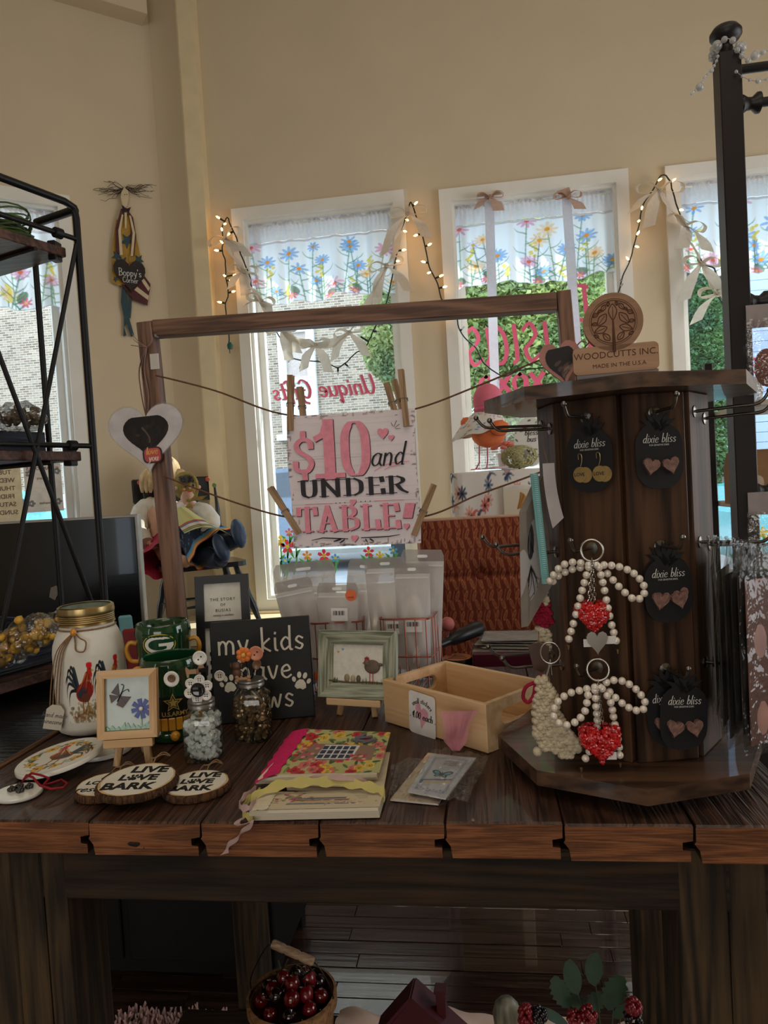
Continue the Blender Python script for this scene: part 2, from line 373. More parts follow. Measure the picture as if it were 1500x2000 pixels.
def pen(s, size, m, parent, mtx, wt=.06, contrast=0.0, shear=0.0, th=.0004, name='lettering', space=0.04, sx=1.0, align=.5, arc=0, G=G, sym=False):
    wd = sum(G[c][0]+space for c in s)-space; x = -wd*align; mb = MB(); z = 0
    for c in s:
        for st in G[c][1]:
            pts = smooth_path([(p[0]+x, p[1]) for p in st], 5) if len(st) > 2 else [V((p[0]+x, p[1], 0)) for p in st]
            k = len(pts); L_, R_ = [], []
            for i, p in enumerate(pts):
                t = (pts[min(i+1, k-1)]-pts[max(i-1, 0)]); t = t.normalized() if t.length > 1e-9 else V((0, 1, 0))
                wv = wt*(1-contrast+contrast*2*abs(t.y)**1.5*(1 if (t.y < 0 or sym) else .6))/2; nn = V((-t.y, t.x, 0))*wv
                e = t*(wt*.4 if i == k-1 else (-wt*.4 if i == 0 else 0))
                L_.append(p+nn+e); R_.append(p-nn+e)
            vs = []
            for a, b in zip(L_, R_):
                for q in (a, b):
                    X, Y_ = (q.x+q.y*shear)*size*sx, (q.y-.4)*size
                    if arc: ang = X/arc; X, Y_ = (arc+Y_)*sin(ang), (arc+Y_)*cos(ang)-arc
                    vs.append((X, Y_))
            n = len(vs); v3 = [(a, b, z+th) for a, b in vs]+[(a, b, z) for a, b in vs]; fs = []
            for i in range(k-1):
                a = 2*i; fs.append((a, a+1, a+3, a+2)); fs.append((a, a+2, a+2+n, a+n)); fs.append((a+3, a+1, a+1+n, a+3+n))
            fs += [(0, n, n+1, 1), (n-2, n-1, 2*n-1, 2*n-2)]
            mb.add(v3, fs, mtx)
            z += .00001
        x += G[c][0]+space
    return fixn(mb.build(name, m, parent))

# ---------------------------------------------------------------- flat print painter
class Art:
    """paints a picture into per-vertex colours of a printed grid; units: u 0..w, v 0..h (v up)"""
    def __init__(s, w, h, nx, ny, base):
        s.w, s.h, s.nx, s.ny = w, h, nx, ny
        k = 2; s.k = k; s.W, s.H = (nx+1)*k, (ny+1)*k
        s.px = (np.arange(s.W)+.5)/s.W*w; s.py = (np.arange(s.H)+.5)/s.H*h
        s.a = np.empty((s.H, s.W, 3)); s.a[:] = np.array(base)/255
    def _box(s, x0, x1, y0, y1):
        i0 = max(0, int(x0/s.w*s.W)-1); i1 = min(s.W, int(x1/s.w*s.W)+2); j0 = max(0, int(y0/s.h*s.H)-1); j1 = min(s.H, int(y1/s.h*s.H)+2)
        return i0, i1, j0, j1
    def _mix(s, b, msk, col, al): 
        i0, i1, j0, j1 = b; A = s.a[j0:j1, i0:i1]; mk = (msk*al)[..., None]; A[:] = A*(1-mk)+np.array(col)/255*mk
    def ell(s, cx, cy, rx, ry, col, al=1, ang=0):
        r = max(rx, ry); b = s._box(cx-r, cx+r, cy-r, cy+r)
        if b[0] >= b[1] or b[2] >= b[3]: return s
        X, Y = np.meshgrid(s.px[b[0]:b[1]]-cx, s.py[b[2]:b[3]]-cy); c_, s_ = cos(radians(ang)), sin(radians(ang))
        s._mix(b, (((X*c_+Y*s_)/rx)**2+((-X*s_+Y*c_)/ry)**2 <= 1).astype(float), col, al); return s
    def poly(s, pts, col, al=1):
        p = np.array([(q[0], q[1]) for q in pts], float); b = s._box(p[:, 0].min(), p[:, 0].max(), p[:, 1].min(), p[:, 1].max())
        if b[0] >= b[1] or b[2] >= b[3]: return s
        X, Y = np.meshgrid(s.px[b[0]:b[1]], s.py[b[2]:b[3]]); ins = np.zeros(X.shape, bool); n = len(p)
        for i in range(n):
            x1, y1 = p[i]; x2, y2 = p[(i+1) % n]
            if y1 == y2: continue
            ins ^= ((Y < y1) != (Y < y2)) & (X < (x2-x1)*(Y-y1)/(y2-y1)+x1)
        s._mix(b, ins.astype(float), col, al); return s
    def line(s, pts, wd, col, al=1, curve=True, taper=False):
        q = smooth_path(pts, 5) if curve and len(pts) > 2 else [V((*p[:2], 0)) for p in pts]
        p = np.array([(v_.x, v_.y) for v_ in q]); b = s._box(p[:, 0].min()-wd, p[:, 0].max()+wd, p[:, 1].min()-wd, p[:, 1].max()+wd)
        if b[0] >= b[1] or b[2] >= b[3]: return s
        X, Y = np.meshgrid(s.px[b[0]:b[1]], s.py[b[2]:b[3]]); D = np.full(X.shape, 1e9)
        for i in range(len(p)-1):
            d = p[i+1]-p[i]; l2 = max(d@d, 1e-12); t = np.clip(((X-p[i, 0])*d[0]+(Y-p[i, 1])*d[1])/l2, 0, 1)
            w_ = wd/2*(1-(i+t)/len(p) if taper else 1)
            D = np.minimum(D, np.hypot(X-p[i, 0]-t*d[0], Y-p[i, 1]-t*d[1])-w_)
        s._mix(b, (D <= 0).astype(float), col, al); return s
    def daisy(s, x, y, r, col, mid, n=9, al=.85, ang=0, sq=1.0):
        for i in range(n):
            a = 2*pi*i/n+ang; s.ell(x+cos(a)*r*.6, y+sin(a)*r*.6*sq, r*.42, r*.16+.0*r, col, al, math.degrees(a))
        s.ell(x, y, r*.24, r*.24*sq, mid, 1); return s
    def speckle(s, col, n, r, al, rd):
        for i in range(n): s.ell(rd.random()*s.w, rd.random()*s.h, r*(.4+rd.random()), r*(.4+rd.random()), col, al, rd.random()*180)
        return s
    def cols(s):
        a = s.a.reshape(s.ny+1, s.k, s.nx+1, s.k, 3).mean((1, 3)); a = np.clip(a, 0, 1)
        return np.where(a <= .04045, a/12.92, ((a+.055)/1.055)**2.4)
    def sheet(s, fn, name, m, parent=None, thick=None, **tags):
        """the print laid on the surface fn(u,v) (u,v in 0..1)"""
        mb = MB(); mb.grid(fn, s.nx, s.ny); me = mb.mesh(name, m)
        at = me.color_attributes.new('print', 'FLOAT_COLOR', 'POINT'); c = np.ones(((s.nx+1)*(s.ny+1), 4), np.float32); c[:, :3] = s.cols().reshape(-1, 3)
        at.data.foreach_set('color', c.ravel())
        o = bpy.data.objects.new(name, me); COL.objects.link(o)
        if parent is not None: o.parent = parent
        for k, v_ in tags.items(): o[k] = v_
        return o
    def flat(s, w, h, mtx, name, m, parent=None, **tags):
        return s.sheet(lambda u, v_: mtx @ V(((u-.5)*w, (v_-.5)*h, 0)), name, m, parent, **tags)
# ================================================================ ROOM
M_WALL = mat('painted_plaster', (214, 198, 170), .85, var=.03, scale=3, bump=.03)
M_WHITE = mat('white_gloss_trim', (236, 234, 228), .35, var=.03, scale=8)
M_CREAM = mat('cream_painted_wood', (232, 214, 176), .5, var=.05, scale=10)
M_GLASS = clear('window_glass', (244, 250, 252), .10, .01)
M_CEIL = mat('ceiling_paint', (226, 214, 190), .9, var=.02)
BY = 3.40     # room face of the back wall
WD = .16      # its thickness
WIN = [(-1.115, -.28, .72, 2.665), (-.118, .728, .72, 2.645), (.885, 1.72, .72, 2.635)]
CAS = .05
wb = MB(); x = -1.475
for a, b, z0, z1 in WIN:
    wb.box(((x+a+CAS)/2, BY+WD/2, 1.9), (a+CAS-x, WD, 3.8)); x = b-CAS
    wb.box(((a+b)/2, BY+WD/2, (z0+CAS)/2), (b-a-2*CAS, WD, z0+CAS)); wb.box(((a+b)/2, BY+WD/2, (z1-CAS+3.8)/2), (b-a-2*CAS, WD, 3.8-z1+CAS))
wb.box(((x+2.6)/2, BY+WD/2, 1.9), (2.6-x, WD, 3.8))
wall_back = struct('wall_back', wb, M_WALL)
K = V((-1.475, BY, 0)); EL = V((-cos(radians(40)), -sin(radians(40)), 0)); NL = V((sin(radians(40)), -cos(radians(40)), 0))
LW = frame(K, EL, (0, 0, 1))     # left wall frame: x along the wall, y away from it (outside is +y?), z up
if (LW.to_3x3() @ V((0, 1, 0))).dot(NL) < 0: ysg = -1
else: ysg = 1
W4 = (.42, 1.30, .62, 2.70)
wl = MB()
def lbox(mb, x0, x1, d0, d1, z0, z1): mb.box(((x0+x1)/2, ysg*(d0+d1)/2, (z0+z1)/2), (abs(x1-x0), abs(d1-d0), abs(z1-z0)), LW)
lbox(wl, -.12, W4[0]+CAS, -WD, 0, 0, 3.8); lbox(wl, W4[1]-CAS, 3.4, -WD, 0, 0, 3.8)
lbox(wl, W4[0]+CAS, W4[1]-CAS, -WD, 0, 0, W4[2]+CAS); lbox(wl, W4[0]+CAS, W4[1]-CAS, -WD, 0, W4[3]-CAS, 3.8)
struct('wall_left', wl, M_WALL)
def window(n, bx, depth=.11):
    """bx(mb,x0,x1,d0,d1,z0,z1) places boxes in the wall's frame: d is the distance into the room"""
    def mk(a, b, z0, z1, sill=True):
        root = bpy.data.objects.new('window_%d' % n, None); COL.objects.link(root); root['kind'] = 'structure'
        m = MB(); c = CAS+.004
        bx(m, a, a+c, .001, .022, z0, z1); bx(m, b-c, b, .001, .022, z0, z1); bx(m, a+c, b-c, .001, .022, z1-c, z1); bx(m, a+c, b-c, .001, .022, z0, z0+c)
        m.build('casing', M_WHITE, root)
        m = MB(); a2, b2, y0, y1 = a+CAS, b-CAS, z0+CAS, z1-CAS
        t = .018
        bx(m, a2, a2+t, -depth, .001, y0, y1); bx(m, b2-t, b2, -depth, .001, y0, y1); bx(m, a2+t, b2-t, -depth, .001, y1-t, y1); bx(m, a2+t, b2-t, -depth, .001, y0, y0+t)
        m.build('jamb', M_WHITE, root)
        m = MB(); s_ = .03; a3, b3, q0, q1 = a2+t, b2-t, y0+t, y1-t
        bx(m, a3, a3+s_, -depth, -depth+.04, q0, q1); bx(m, b3-s_, b3, -depth, -depth+.04, q0, q1); bx(m, a3+s_, b3-s_, -depth, -depth+.04, q1-s_, q1); bx(m, a3+s_, b3-s_, -depth, -depth+.04, q0, q0+s_)
        m.build('sash', M_WHITE, root)
        m = MB(); bx(m, a3+s_, b3-s_, -depth+.015, -depth+.019, q0+s_, q1-s_); m.build('pane', M_GLASS, root)
        if sill:
            m = MB(); bx(m, a-.03, b+.03, 0, .05, z0-.03, z0); m.build('window_sill', M_CREAM, root)
        return root
    return mk
def bbx(m, x0, x1, d0, d1, z0, z1): m.box(((x0+x1)/2, BY-(d0+d1)/2, (z0+z1)/2), (abs(x1-x0), abs(d1-d0), abs(z1-z0)))
for i, q in enumerate(WIN): window(i+1, bbx)(*q)
window(4, lambda m, *a: lbox(m, *a))(*W4)
GLY = BY+.11-.019   # room side of the panes
# other walls, ceiling, floor
struct('wall_right', MB().box((2.66, 0, 1.9), (.12, 7.2, 3.8)), M_WALL)
struct('wall_rear', MB().box((-.6, -3.66, 1.9), (6.6, .12, 3.8)), M_WALL)
kx = K+EL*3.4
struct('wall_side', MB().box((kx.x-.06, (kx.y-3.6)/2, 1.9), (.12, kx.y+3.6, 3.8)), M_WALL)
struct('ceiling', MB().box((-.7, 0, 3.86), (6.9, 7.4, .1)), M_CEIL)
# ceiling-high beam on the left wall and the boxed pipe near the corner
m_ = MB(); lbox(m_, .03, 1.6, 0, .10, 3.58, 3.72); struct('trim_1', m_, M_WALL)
m_ = MB(); m_.box((-1.262, BY-.035, 1.9), (.075, .07, 3.8)); m_.box((-1.31, BY-.012, 1.9), (.03, .024, 3.8)); struct('trim_2', m_, M_CREAM)
m_ = MB(); bbx(m_, -1.47, 2.6, 0, .02, 0, .16); struct('baseboard_back', m_, M_WHITE)
m_ = MB(); lbox(m_, 0, 3.4, 0, .02, 0, .16); struct('baseboard_left', m_, M_WHITE)
# floor: boards run left to right
M_FLOOR = wood('dark_floor_boards', (54, 38, 32), (86, 64, 54), 'X', 14, .20, .08, spec=.8, coat=.9)
M_GAP = mat('floor_gap', (12, 9, 8), .9)
root = struct('floor', MB().box((-.8, 0, -.03), (7.2, 7.4, .04)), M_GAP)
rd = random.Random(3); bw = .057; y = 1.40
me_cache = {}
while y < 3.38:
    x = -2.5-rd.random()*.8 if y < 2.6 else -2.0-rd.random()*.3
    while x < 2.0:
        L_ = rd.choice((.6, .8, 1.0, 1.2)); key = L_
        if key not in me_cache:
            me_cache[key] = MB().bbox((L_/2, bw/2, -.006), (L_-.0016, bw-.0022, .012), b=.0012).mesh('floor_board', M_FLOOR)
        o = bpy.data.objects.new('floor_board', me_cache[key]); COL.objects.link(o); o.parent = root; o.location = (x, y, rd.uniform(-.0006, .0006)-.0); x += L_
    y += bw
m_ = MB(); m_.box((-.8, -1.15, -.006), (7.0, 5.1, .012)); m_.build('rear_boarding', M_FLOOR, root, kind='stuff')
# shallow display ledge under the back windows
ld = thing('window_ledge', 'long cream painted display ledge running under the back windows', 'ledge', (0, 0, 0))
MB().bbox((.55, 3.105, .69), (4.0, .55, .036), b=.004).build('top_board', M_CREAM, ld)
for x in (-1.38, .1, 1.3, 2.4):
    MB().bbox((x, 2.87, .337), (.05, .05, .67), b=.004).build('leg', M_CREAM, ld)
# ---------------------------------------------------------------- street outside
def facade():
    m, N, L, B = new_mat('old_brick_wall'); tc = N.new('ShaderNodeTexCoord'); mp = N.new('ShaderNodeMapping'); mp.inputs['Rotation'].default_value = (radians(90), 0, 0)
    br = N.new('ShaderNodeTexBrick'); br.inputs['Scale'].default_value = 1.0; br.inputs['Brick Width'].default_value = .15; br.inputs['Row Height'].default_value = .05; br.inputs['Mortar Size'].default_value = .007
    br.inputs['Color1'].default_value = (*rgb(160, 143, 124), 1); br.inputs['Color2'].default_value = (*rgb(108, 90, 76), 1); br.inputs['Mortar'].default_value = (*rgb(176, 168, 156), 1)
    nz = N.new('ShaderNodeTexNoise'); nz.inputs['Scale'].default_value = 1.3; nz.inputs['Detail'].default_value = 5
    rp = N.new('ShaderNodeValToRGB'); rp.color_ramp.elements[0].color = (.72, .7, .7, 1); rp.color_ramp.elements[1].color = (1.25, 1.22, 1.18, 1)
    mx = N.new('ShaderNodeMixRGB'); mx.blend_type = 'MULTIPLY'; mx.inputs[0].default_value = 1
    L.new(tc.outputs['Object'], mp.inputs[0]); L.new(mp.outputs[0], br.inputs[0]); L.new(tc.outputs['Object'], nz.inputs[0]); L.new(nz.outputs[0], rp.inputs[0])
    L.new(br.outputs[0], mx.inputs[1]); L.new(rp.outputs[0], mx.inputs[2]); L.new(mx.outputs[0], B.inputs[0]); B.inputs['Roughness'].default_value = .9; return m
SZ = .15
M_BRICK = facade()
M_ROAD = mat('pale_asphalt', (150, 150, 152), .9, var=.1, scale=5)
M_WALK = mat('concrete_walk', (205, 200, 192), .9, var=.08, scale=3)
struct('street', MB().box((0, 9.2, .10), (60, 8.6, .1)), M_ROAD)
struct('sidewalk', MB().box((0, 4.2, .12), (60, 1.3, .16)).box((0, 13.6, .14), (60, 2.6, .18)).box((0, 23, .1), (60, 16.5, .1)), M_WALK)
bd = thing('brick_building', 'tall old tan brick building across the street', 'building', (-6.5, 14.5, 0))
MB().box((0, 3, 6), (20.5, 6, 12.4)).build('brick_wall', M_BRICK, bd)
M_PW = mat('painted_window_wood', (214, 216, 216), .6); M_BL = mat('drawn_blind', (176, 160, 152), .8); M_DG = mat('dark_window_glass', (60, 66, 76), .1)
def bwin(c, w_, h_, blind=True):
    x, z = c
    fr = MB(); t = .16
    for a in ((x-w_/2, z, t, h_+t), (x+w_/2, z, t, h_+t)): fr.box((a[0], -.06, a[1]), (a[2], .14, a[3]))
    for zz in (z-h_/2, z, z+h_/2): fr.box((x, -.06, zz), (w_, .12, t*.7))
    fr.box((x, -.12, z-h_/2-.14), (w_+.35, .3, .12))
    o = fr.build('window_frame', M_PW, bd)
    MB().box((x, -.02, z+h_/4), (w_, .05, h_/2-.1)).build('blind', M_BL if blind else M_DG, o)
    MB().box((x, -.02, z-h_/4), (w_, .05, h_/2-.1)).build('pane', M_DG if not blind else M_PW, o)
# front face at Y = 14.5
def FB(x, y): p = PY(x, y, 14.5); return (p.x+6.5, p.z)
a_, b_ = FB(550, 648), FB(618, 838); bwin(((a_[0]+b_[0])/2, (a_[1]+b_[1])/2), b_[0]-a_[0], a_[1]-b_[1])
for px in (-5.5, 6.4): bwin((px, a_[1]-1.0), 1.0, 2.0, px > 0)
MB().box((0, -.08, 1.35), (20.4, .16, .3)).build('stone_course', M_WALK, bd)
dp = MB().cyl((10.35, -.1, 0), (10.35, -.1, 11), .07); dp.build('drain_pipe', mat('pipe_paint', (120, 140, 155), .5), bd)
sd = thing('siding_building', 'pale grey blue building with lap siding at the right across the street', 'building', (9.8, 15.2, 0))
M_SID = mat('lap_siding', (164, 176, 200), .7, var=.04, scale=2)
MB().box((0, 3, 5.5), (10.5, 5.8, 11)).build('wall', M_SID, sd)
lm = MB().bbox((0, .05, 0), (10.5, .06, .19), m=R(8, 'X'), b=.004).mesh('siding_board', M_SID)
for i in range(40):
    o = bpy.data.objects.new('siding_board', lm); COL.objects.link(o); o.parent = sd; o.location = (0, 0, .2+i*.2)
# leafy crowns
def leaves(name, clumps, m, n, size, parent=None, seed=1, flat=1.0, **tags):
    rd = random.Random(seed); vs = []; fs = []
    for q in range(n):
        c, r = rd.choice(clumps); d = V((rd.gauss(0, 1), rd.gauss(0, 1), rd.gauss(0, 1))).normalized()*r*(rd.random()**.35)
        p = V(c)+V((d.x, d.y*flat, d.z)); e = Euler((rd.uniform(-1, 1), rd.uniform(-1, 1), rd.uniform(0, 6))).to_matrix(); s_ = size*rd.uniform(.6, 1.3)
        b = len(vs)
        for a in ((-.5, 0, 0), (0, -.3, .06), (.5, 0, 0), (0, .3, .06)): vs.append(p+e @ V(a)*s_)
        fs.append((b, b+1, b+2, b+3))
    mb = MB(); mb.v = [tuple(v_) for v_ in vs]; mb.f = fs; mb.sm = [False]*len(fs)
    return mb.build(name, m, parent, **tags)
M_LEAF = None
def leafmat(name, c, t=.45):
    if name in _M: return _M[name]
    m = bpy.data.materials.new(name); m.use_nodes = True; N = m.node_tree.nodes; L = m.node_tree.links; N.clear()
    o = N.new('ShaderNodeOutputMaterial'); d = N.new('ShaderNodeBsdfDiffuse'); tr = N.new('ShaderNodeBsdfTranslucent'); mx = N.new('ShaderNodeMixShader'); mx.inputs[0].default_value = t
    tc = N.new('ShaderNodeTexCoord'); nz = N.new('ShaderNodeTexNoise'); nz.inputs['Scale'].default_value = 1.6; nz.inputs['Detail'].default_value = 3; rp = N.new('ShaderNodeValToRGB')
    c_ = rgb(*c); rp.color_ramp.elements[0].color = (c_[0]*.55, c_[1]*.65, c_[2]*.7, 1); rp.color_ramp.elements[1].color = (min(1, c_[0]*1.5), c_[1]*1.25, c_[2], 1)
    rp.color_ramp.elements[0].position = .35; rp.color_ramp.elements[1].position = .65
    L.new(tc.outputs['Object'], nz.inputs[0]); L.new(nz.outputs[0], rp.inputs[0]); L.new(rp.outputs[0], d.inputs[0]); L.new(rp.outputs[0], tr.inputs[0])
    L.new(d.outputs[0], mx.inputs[1]); L.new(tr.outputs[0], mx.inputs[2]); L.new(mx.outputs[0], o.inputs[0]); _M[name] = m; return m
M_BARK = mat('tree_bark', (96, 80, 66), .9, var=.3, scale=8, bump=.4)
def tree(base, h, clumps, label, n, c, seed, size=.34):
    t = thing('street_tree', label, 'tree', base); b = V(base)
    tr = MB(); tr.tube([(0, 0, -.15), (.05, .03, h*.3), (-.04, 0, h*.6), (.05, .05, h)], [.19, .16, .12, .05], 10)
    for c0, r in clumps[:5]: tr.tube([(0, 0, h*.5), ((V(c0)-b).x*.5, (V(c0)-b).y*.5, h*.62), tuple((V(c0)-b)*.95)], [.08, .05, .02], 6)
    tr.build('trunk', M_BARK, t)
    leaves('crown', [(V(c0)-b, r) for c0, r in clumps], leafmat('leaf_%d' % seed, c), n, size, t, seed)
    return t
def cl(lst, Y): return [(PY(x, y, Y), r) for x, y, r in lst]
tree((PY(990, 800, 10.2).x, 10.2, SZ), 4.6, cl([(1000, 620, 1.0), (930, 700, .8), (1040, 700, .8), (960, 560, .8), (1080, 600, .7), (1020, 780, .6), (930, 620, .7), (990, 500, .9), (1110, 520, .6), (1090, 670, .5)], 10.2),
     'leafy green street tree seen through the middle window', 42000, (150, 172, 118), 5, .095)
tree((PY(850, 800, 12.2).x, 12.2, SZ), 5.2, cl([(850, 600, .9), (770, 640, .6), (760, 690, .45), (800, 580, .7), (860, 520, 1.0), (745, 600, .35), (790, 720, .45)], 12.2),
     'pale green street tree against the brick wall in the left back window', 26000, (160, 180, 136), 6, .10)
iv = cl([(1385, 560, .45), (1382, 640, .45), (1388, 720, .45), (1392, 790, .45), (1380, 600, .35), (1385, 520, .4), (1386, 680, .4), (1394, 840, .4), (1397, 905, .4), (1399, 965, .4)], 14.5)
leaves('ivy', iv, leafmat('ivy_leaf', (96, 136, 96)), 14000, .10, None, 8, .35, label='thick green ivy climbing the wall beside the grey drain pipe', category='ivy')
def car(label, m, loc, rz, kind='car'):
    t = thing('parked_car', label, 'car', loc); t.rotation_euler = (0, 0, radians(rz))
    side = [(-2.2, .35), (-2.25, .75), (-2.05, .95), (-1.2, 1.02), (-.65, 1.45), (.75, 1.48), (1.5, 1.05), (2.15, .98), (2.28, .7), (2.22, .35)]
    if kind == 'van': side = [(-2.3, .35), (-2.35, .95), (-1.75, 1.1), (-1.2, 1.78), (1.9, 1.82), (2.2, 1.2), (2.28, .7), (2.22, .35)]
    bm = MB(); bm.prism([(a, b) for a, b in side][::-1], -.85, .85, R(90, 'X')); o = fixn(bm.build('body', m, t))
    gm = MB()
    gl = [(-1.05, 1.06), (-.6, 1.39), (.68, 1.42), (1.25, 1.08)] if kind == 'car' else [(-1.55, 1.15), (-1.15, 1.68), (1.7, 1.7), (1.95, 1.2)]
    for s_ in (-.86, .86): fixn(MB().prism(gl[::-1], s_-.01, s_+.01, R(90, 'X')).build('side_window', M_DG, t))
    for x in (-1.4, 1.4):
        for y in (-.8, .8): MB().lathe([(.14, -.1), (.32, -.1), (.34, -.06), (.34, .06), (.32, .1), (.14, .1)], T(x, y, .33) @ R(90, 'X'), 20).build('wheel', mat('tyre_rubber', (30, 30, 32), .8), t)
    return t
car('teal car parked at the kerb behind the spinner rack', mat('teal_car_paint', (70, 160, 170), .25, coat=.6), (PY(1372, 860, 6.8).x+2.3, 6.8, SZ), 0)
car('dark blue car parked beyond the middle window', mat('navy_car_paint', (84, 98, 118), .25, coat=.6), (PY(930, 905, 10.4).x-2.25, 10.4, SZ), 0)
car('dark van parked in the gap right of the spinner rack', mat('grey_car_paint', (90, 96, 104), .25, coat=.6), (PY(1420, 800, 11.4).x+2.5, 11.4, SZ), 0, 'van')
p_ = PP(60, 900, K+NL*-7, NL)+EL*1.2
car('teal car with a red stripe outside the angled left window', mat('aqua_car_paint', (110, 176, 178), .25, coat=.6), (p_.x, p_.y, SZ), 40)
sb = thing('brick_row', 'tan brick row building outside the angled left window', 'building', m=frame(K-NL*13+EL*6+V((0, 0, 0)), EL, (0, 0, 1)))
MB().box((6.5, 2*(-ysg)*1, 5), (16, 4, 10.4)).build('brick_wall', M_BRICK, sb)
# ================================================================ TABLE
TZ = .88
def at(x, y): return PZ(x, y, TZ)
def px(n, x, Y): return n*Y/(F_PX*ray(x, 1200).y)      # real width of n pixels at depth Y
tb = thing('reclaimed_table', 'heavy reclaimed wood plank table carrying the whole gift display', 'table')
M_PL = wood('aged_plank_top', (48, 30, 22), (84, 56, 43), 'Y', 26, .40, .6, rings=1.3, dirt=.35, coat=.1)
M_END = wood('sawn_plank_end', (104, 62, 34), (150, 94, 56), 'X', 60, .7, .4, rings=.6, dirt=.4)
M_BEAM = wood('dark_beam_wood', (30, 21, 12), (62, 44, 27), 'X', 16, .8, .5, dirt=.4)
M_LEG = wood('dark_leg_wood', (34, 26, 16), (80, 62, 40), 'Z', 16, .8, .5, dirt=.35)
FY, BK = .866, 1.605
jx = [-.79]+[PZ(a, 1606, TZ).x for a in (170, 391, 623, 869, 1100, 1353)]+[.372]
rd = random.Random(5)
for i in range(7):
    a, b = jx[i], jx[i+1]; z1 = TZ-rd.uniform(0, .0012); z0 = TZ-.046+rd.uniform(0, .002); f = FY+rd.uniform(-.003, .004)
    g0, g1 = rd.uniform(.0006, .0014), rd.uniform(.0006, .0014)
    pr_ = [(a+g0+.001, z1), (a+g0, z1-.002), (a+g0, z1-.019), (a+g0-.002, z1-.022), (a+g0+.004, z1-.03), (a+g0+.006, z0), (b-.005, z0), (b-.005, z1-.031), (b-.014, z1-.03), (b-.014, z1-.021), (b-.002, z1-.019), (b-g1, z1-.002), (b-g1-.001, z1)]
    n = len(pr_); cuts = [f, f+.003]+[f+.003+(BK-f-.006)*k/10 for k in range(1, 10)]+[BK-.003, BK]
    vs = []; fs = []
    for k, y in enumerate(cuts):
        ins = .0022 if k in (0, len(cuts)-1) else 0
        for (x_, z_) in pr_: vs.append((x_+(rd.uniform(-.0006, .0006) if 0 < k < len(cuts)-1 else 0), y, min(z_, z1-ins)))
    for k in range(len(cuts)-1):
        for q in range(n): fs.append((k*n+q, (k+1)*n+q, (k+1)*n+(q+1) % n, k*n+(q+1) % n))
    fs += [tuple(range(n)), tuple(range((len(cuts)-1)*n, len(cuts)*n))[::-1]]
    mb = MB().add(vs, fs); o = bpy.data.objects.new('plank', mb.mesh('plank', M_PL, M_END)); COL.objects.link(o); o.parent = tb
    for p in o.data.polygons:
        if abs(p.normal.y) > .6: p.material_index = 1
# knots and cracks on the sawn ends are real relief
for (x_, y_, r_) in ((262, 1648, .008), (278, 1655, .006), (246, 1652, .004), (296, 1628, .003)):
    c = PY(x_, y_, FY); MB().sph((c.x, FY+.0015, c.z), r_, 10, 6, (1.5, .35, .6), rough=.4, seed=int(x_)).build('knot', mat('dark_knot', (30, 18, 12), .8), tb)
MB().bbox((-.21, .912, .795), (1.10, .036, .076), b=.003).build('apron', M_BEAM, tb)
MB().bbox((-.21, 1.578, .795), (1.10, .036, .076), b=.003).build('apron', M_BEAM, tb)
for x_ in (-.745, .325): MB().bbox((x_, 1.243, .795), (.036, .628, .076), b=.003).build('apron', M_BEAM, tb)
def leg(x0, x1, y0, y1, cuts_, name='leg'):
    lg = None; e = [x0]+cuts_+[x1]
    for k in range(len(e)-1):
        m = MB().bbox(((e[k]+e[k+1])/2, (y0+y1)/2+rd.uniform(-.002, .002), .418-.0), (e[k+1]-e[k]-.0012, y1-y0, .836-(0 if name == 'leg' else 0)), b=.002)
        if lg is None: lg = m.build('leg', M_LEG, tb)
        else: m.build('leg_board', M_LEG, lg)
leg(-.766, -.592, .893, .99, [PY(30, 1800, .893).x, PY(89, 1800, .893).x]); leg(.212, .316, .893, .99, [PY(1425, 1800, .893).x])
leg(-.60, -.541, 1.50, 1.58, []); leg(.27, .335, 1.50, 1.58, [])
MB().bbox((-.22, 1.19, .135), (1.0, .60, .03), b=.003).build('lower_shelf', M_BEAM, tb)

# black side table adjoining on the left
bt = thing('black_side_table', 'glossy black table butted against the left end of the wooden table', 'table')
M_BLK = wood('black_stained_wood', (12, 12, 14), (26, 26, 28), 'X', 20, .3, .25, coat=.2)
MB().bbox((-1.42, 1.34, .867), (1.24, 1.04, .026), b=.002).build('top_board', M_BLK, bt)
MB().bbox((-.802, 1.34, .866), (.012, 1.04, .03), b=.002).build('edge_strip', wood('worn_edge_wood', (70, 46, 32), (120, 84, 60), 'Y', 20), bt)
for x_ in (-1.46, -1.98):
    for y_ in (.88, 1.8): MB().bbox((x_, y_, .426), (.06, .06, .85), b=.003).build('leg', M_BLK, bt)

# black cabinet and stool seen in the shadow below the table
M_BK = mat('flat_black_paint', (14, 14, 15), .6, var=.2, scale=20)
cb = thing('black_cabinet', 'black low cabinet on legs in the shade under the table back', 'cabinet', (-.98, 1.895, 0))
MB().bbox((0, 0, .40), (.80, .34, .68), b=.004).build('body', M_BK, cb)
for a in (-.37, .37):
    for b in (-.14, .14): MB().bbox((a, b, .065), (.04, .04, .13), b=.003).build('leg', M_BK, cb)
for a in (-.165, .165): d_ = MB().bbox((a, -.176, .40), (.31, .012, .60), b=.003).build('door', M_BK, cb); MB().sph((a*.3, -.19, .5), .009).build('knob', M_BK, d_)
rg = MB(); rr_ = random.Random(2)
for k in range(900):
    x_, y_ = rr_.uniform(-.14, .14), rr_.uniform(-.10, .10)
    rg.tube([(x_, y_, .004), (x_+rr_.gauss(0, .008), y_+rr_.gauss(0, .008), .02+rr_.random()*.014)], [.004, .002], 3)
o = rg.build('shag_rug', mat('pink_shag', (226, 188, 180), .9, var=.15, scale=50), None); o.location = (-.82, 1.55, .001)
tag(o, 'pale pink shaggy rug on the floor in front of the black cabinet', 'rug', kind='stuff')
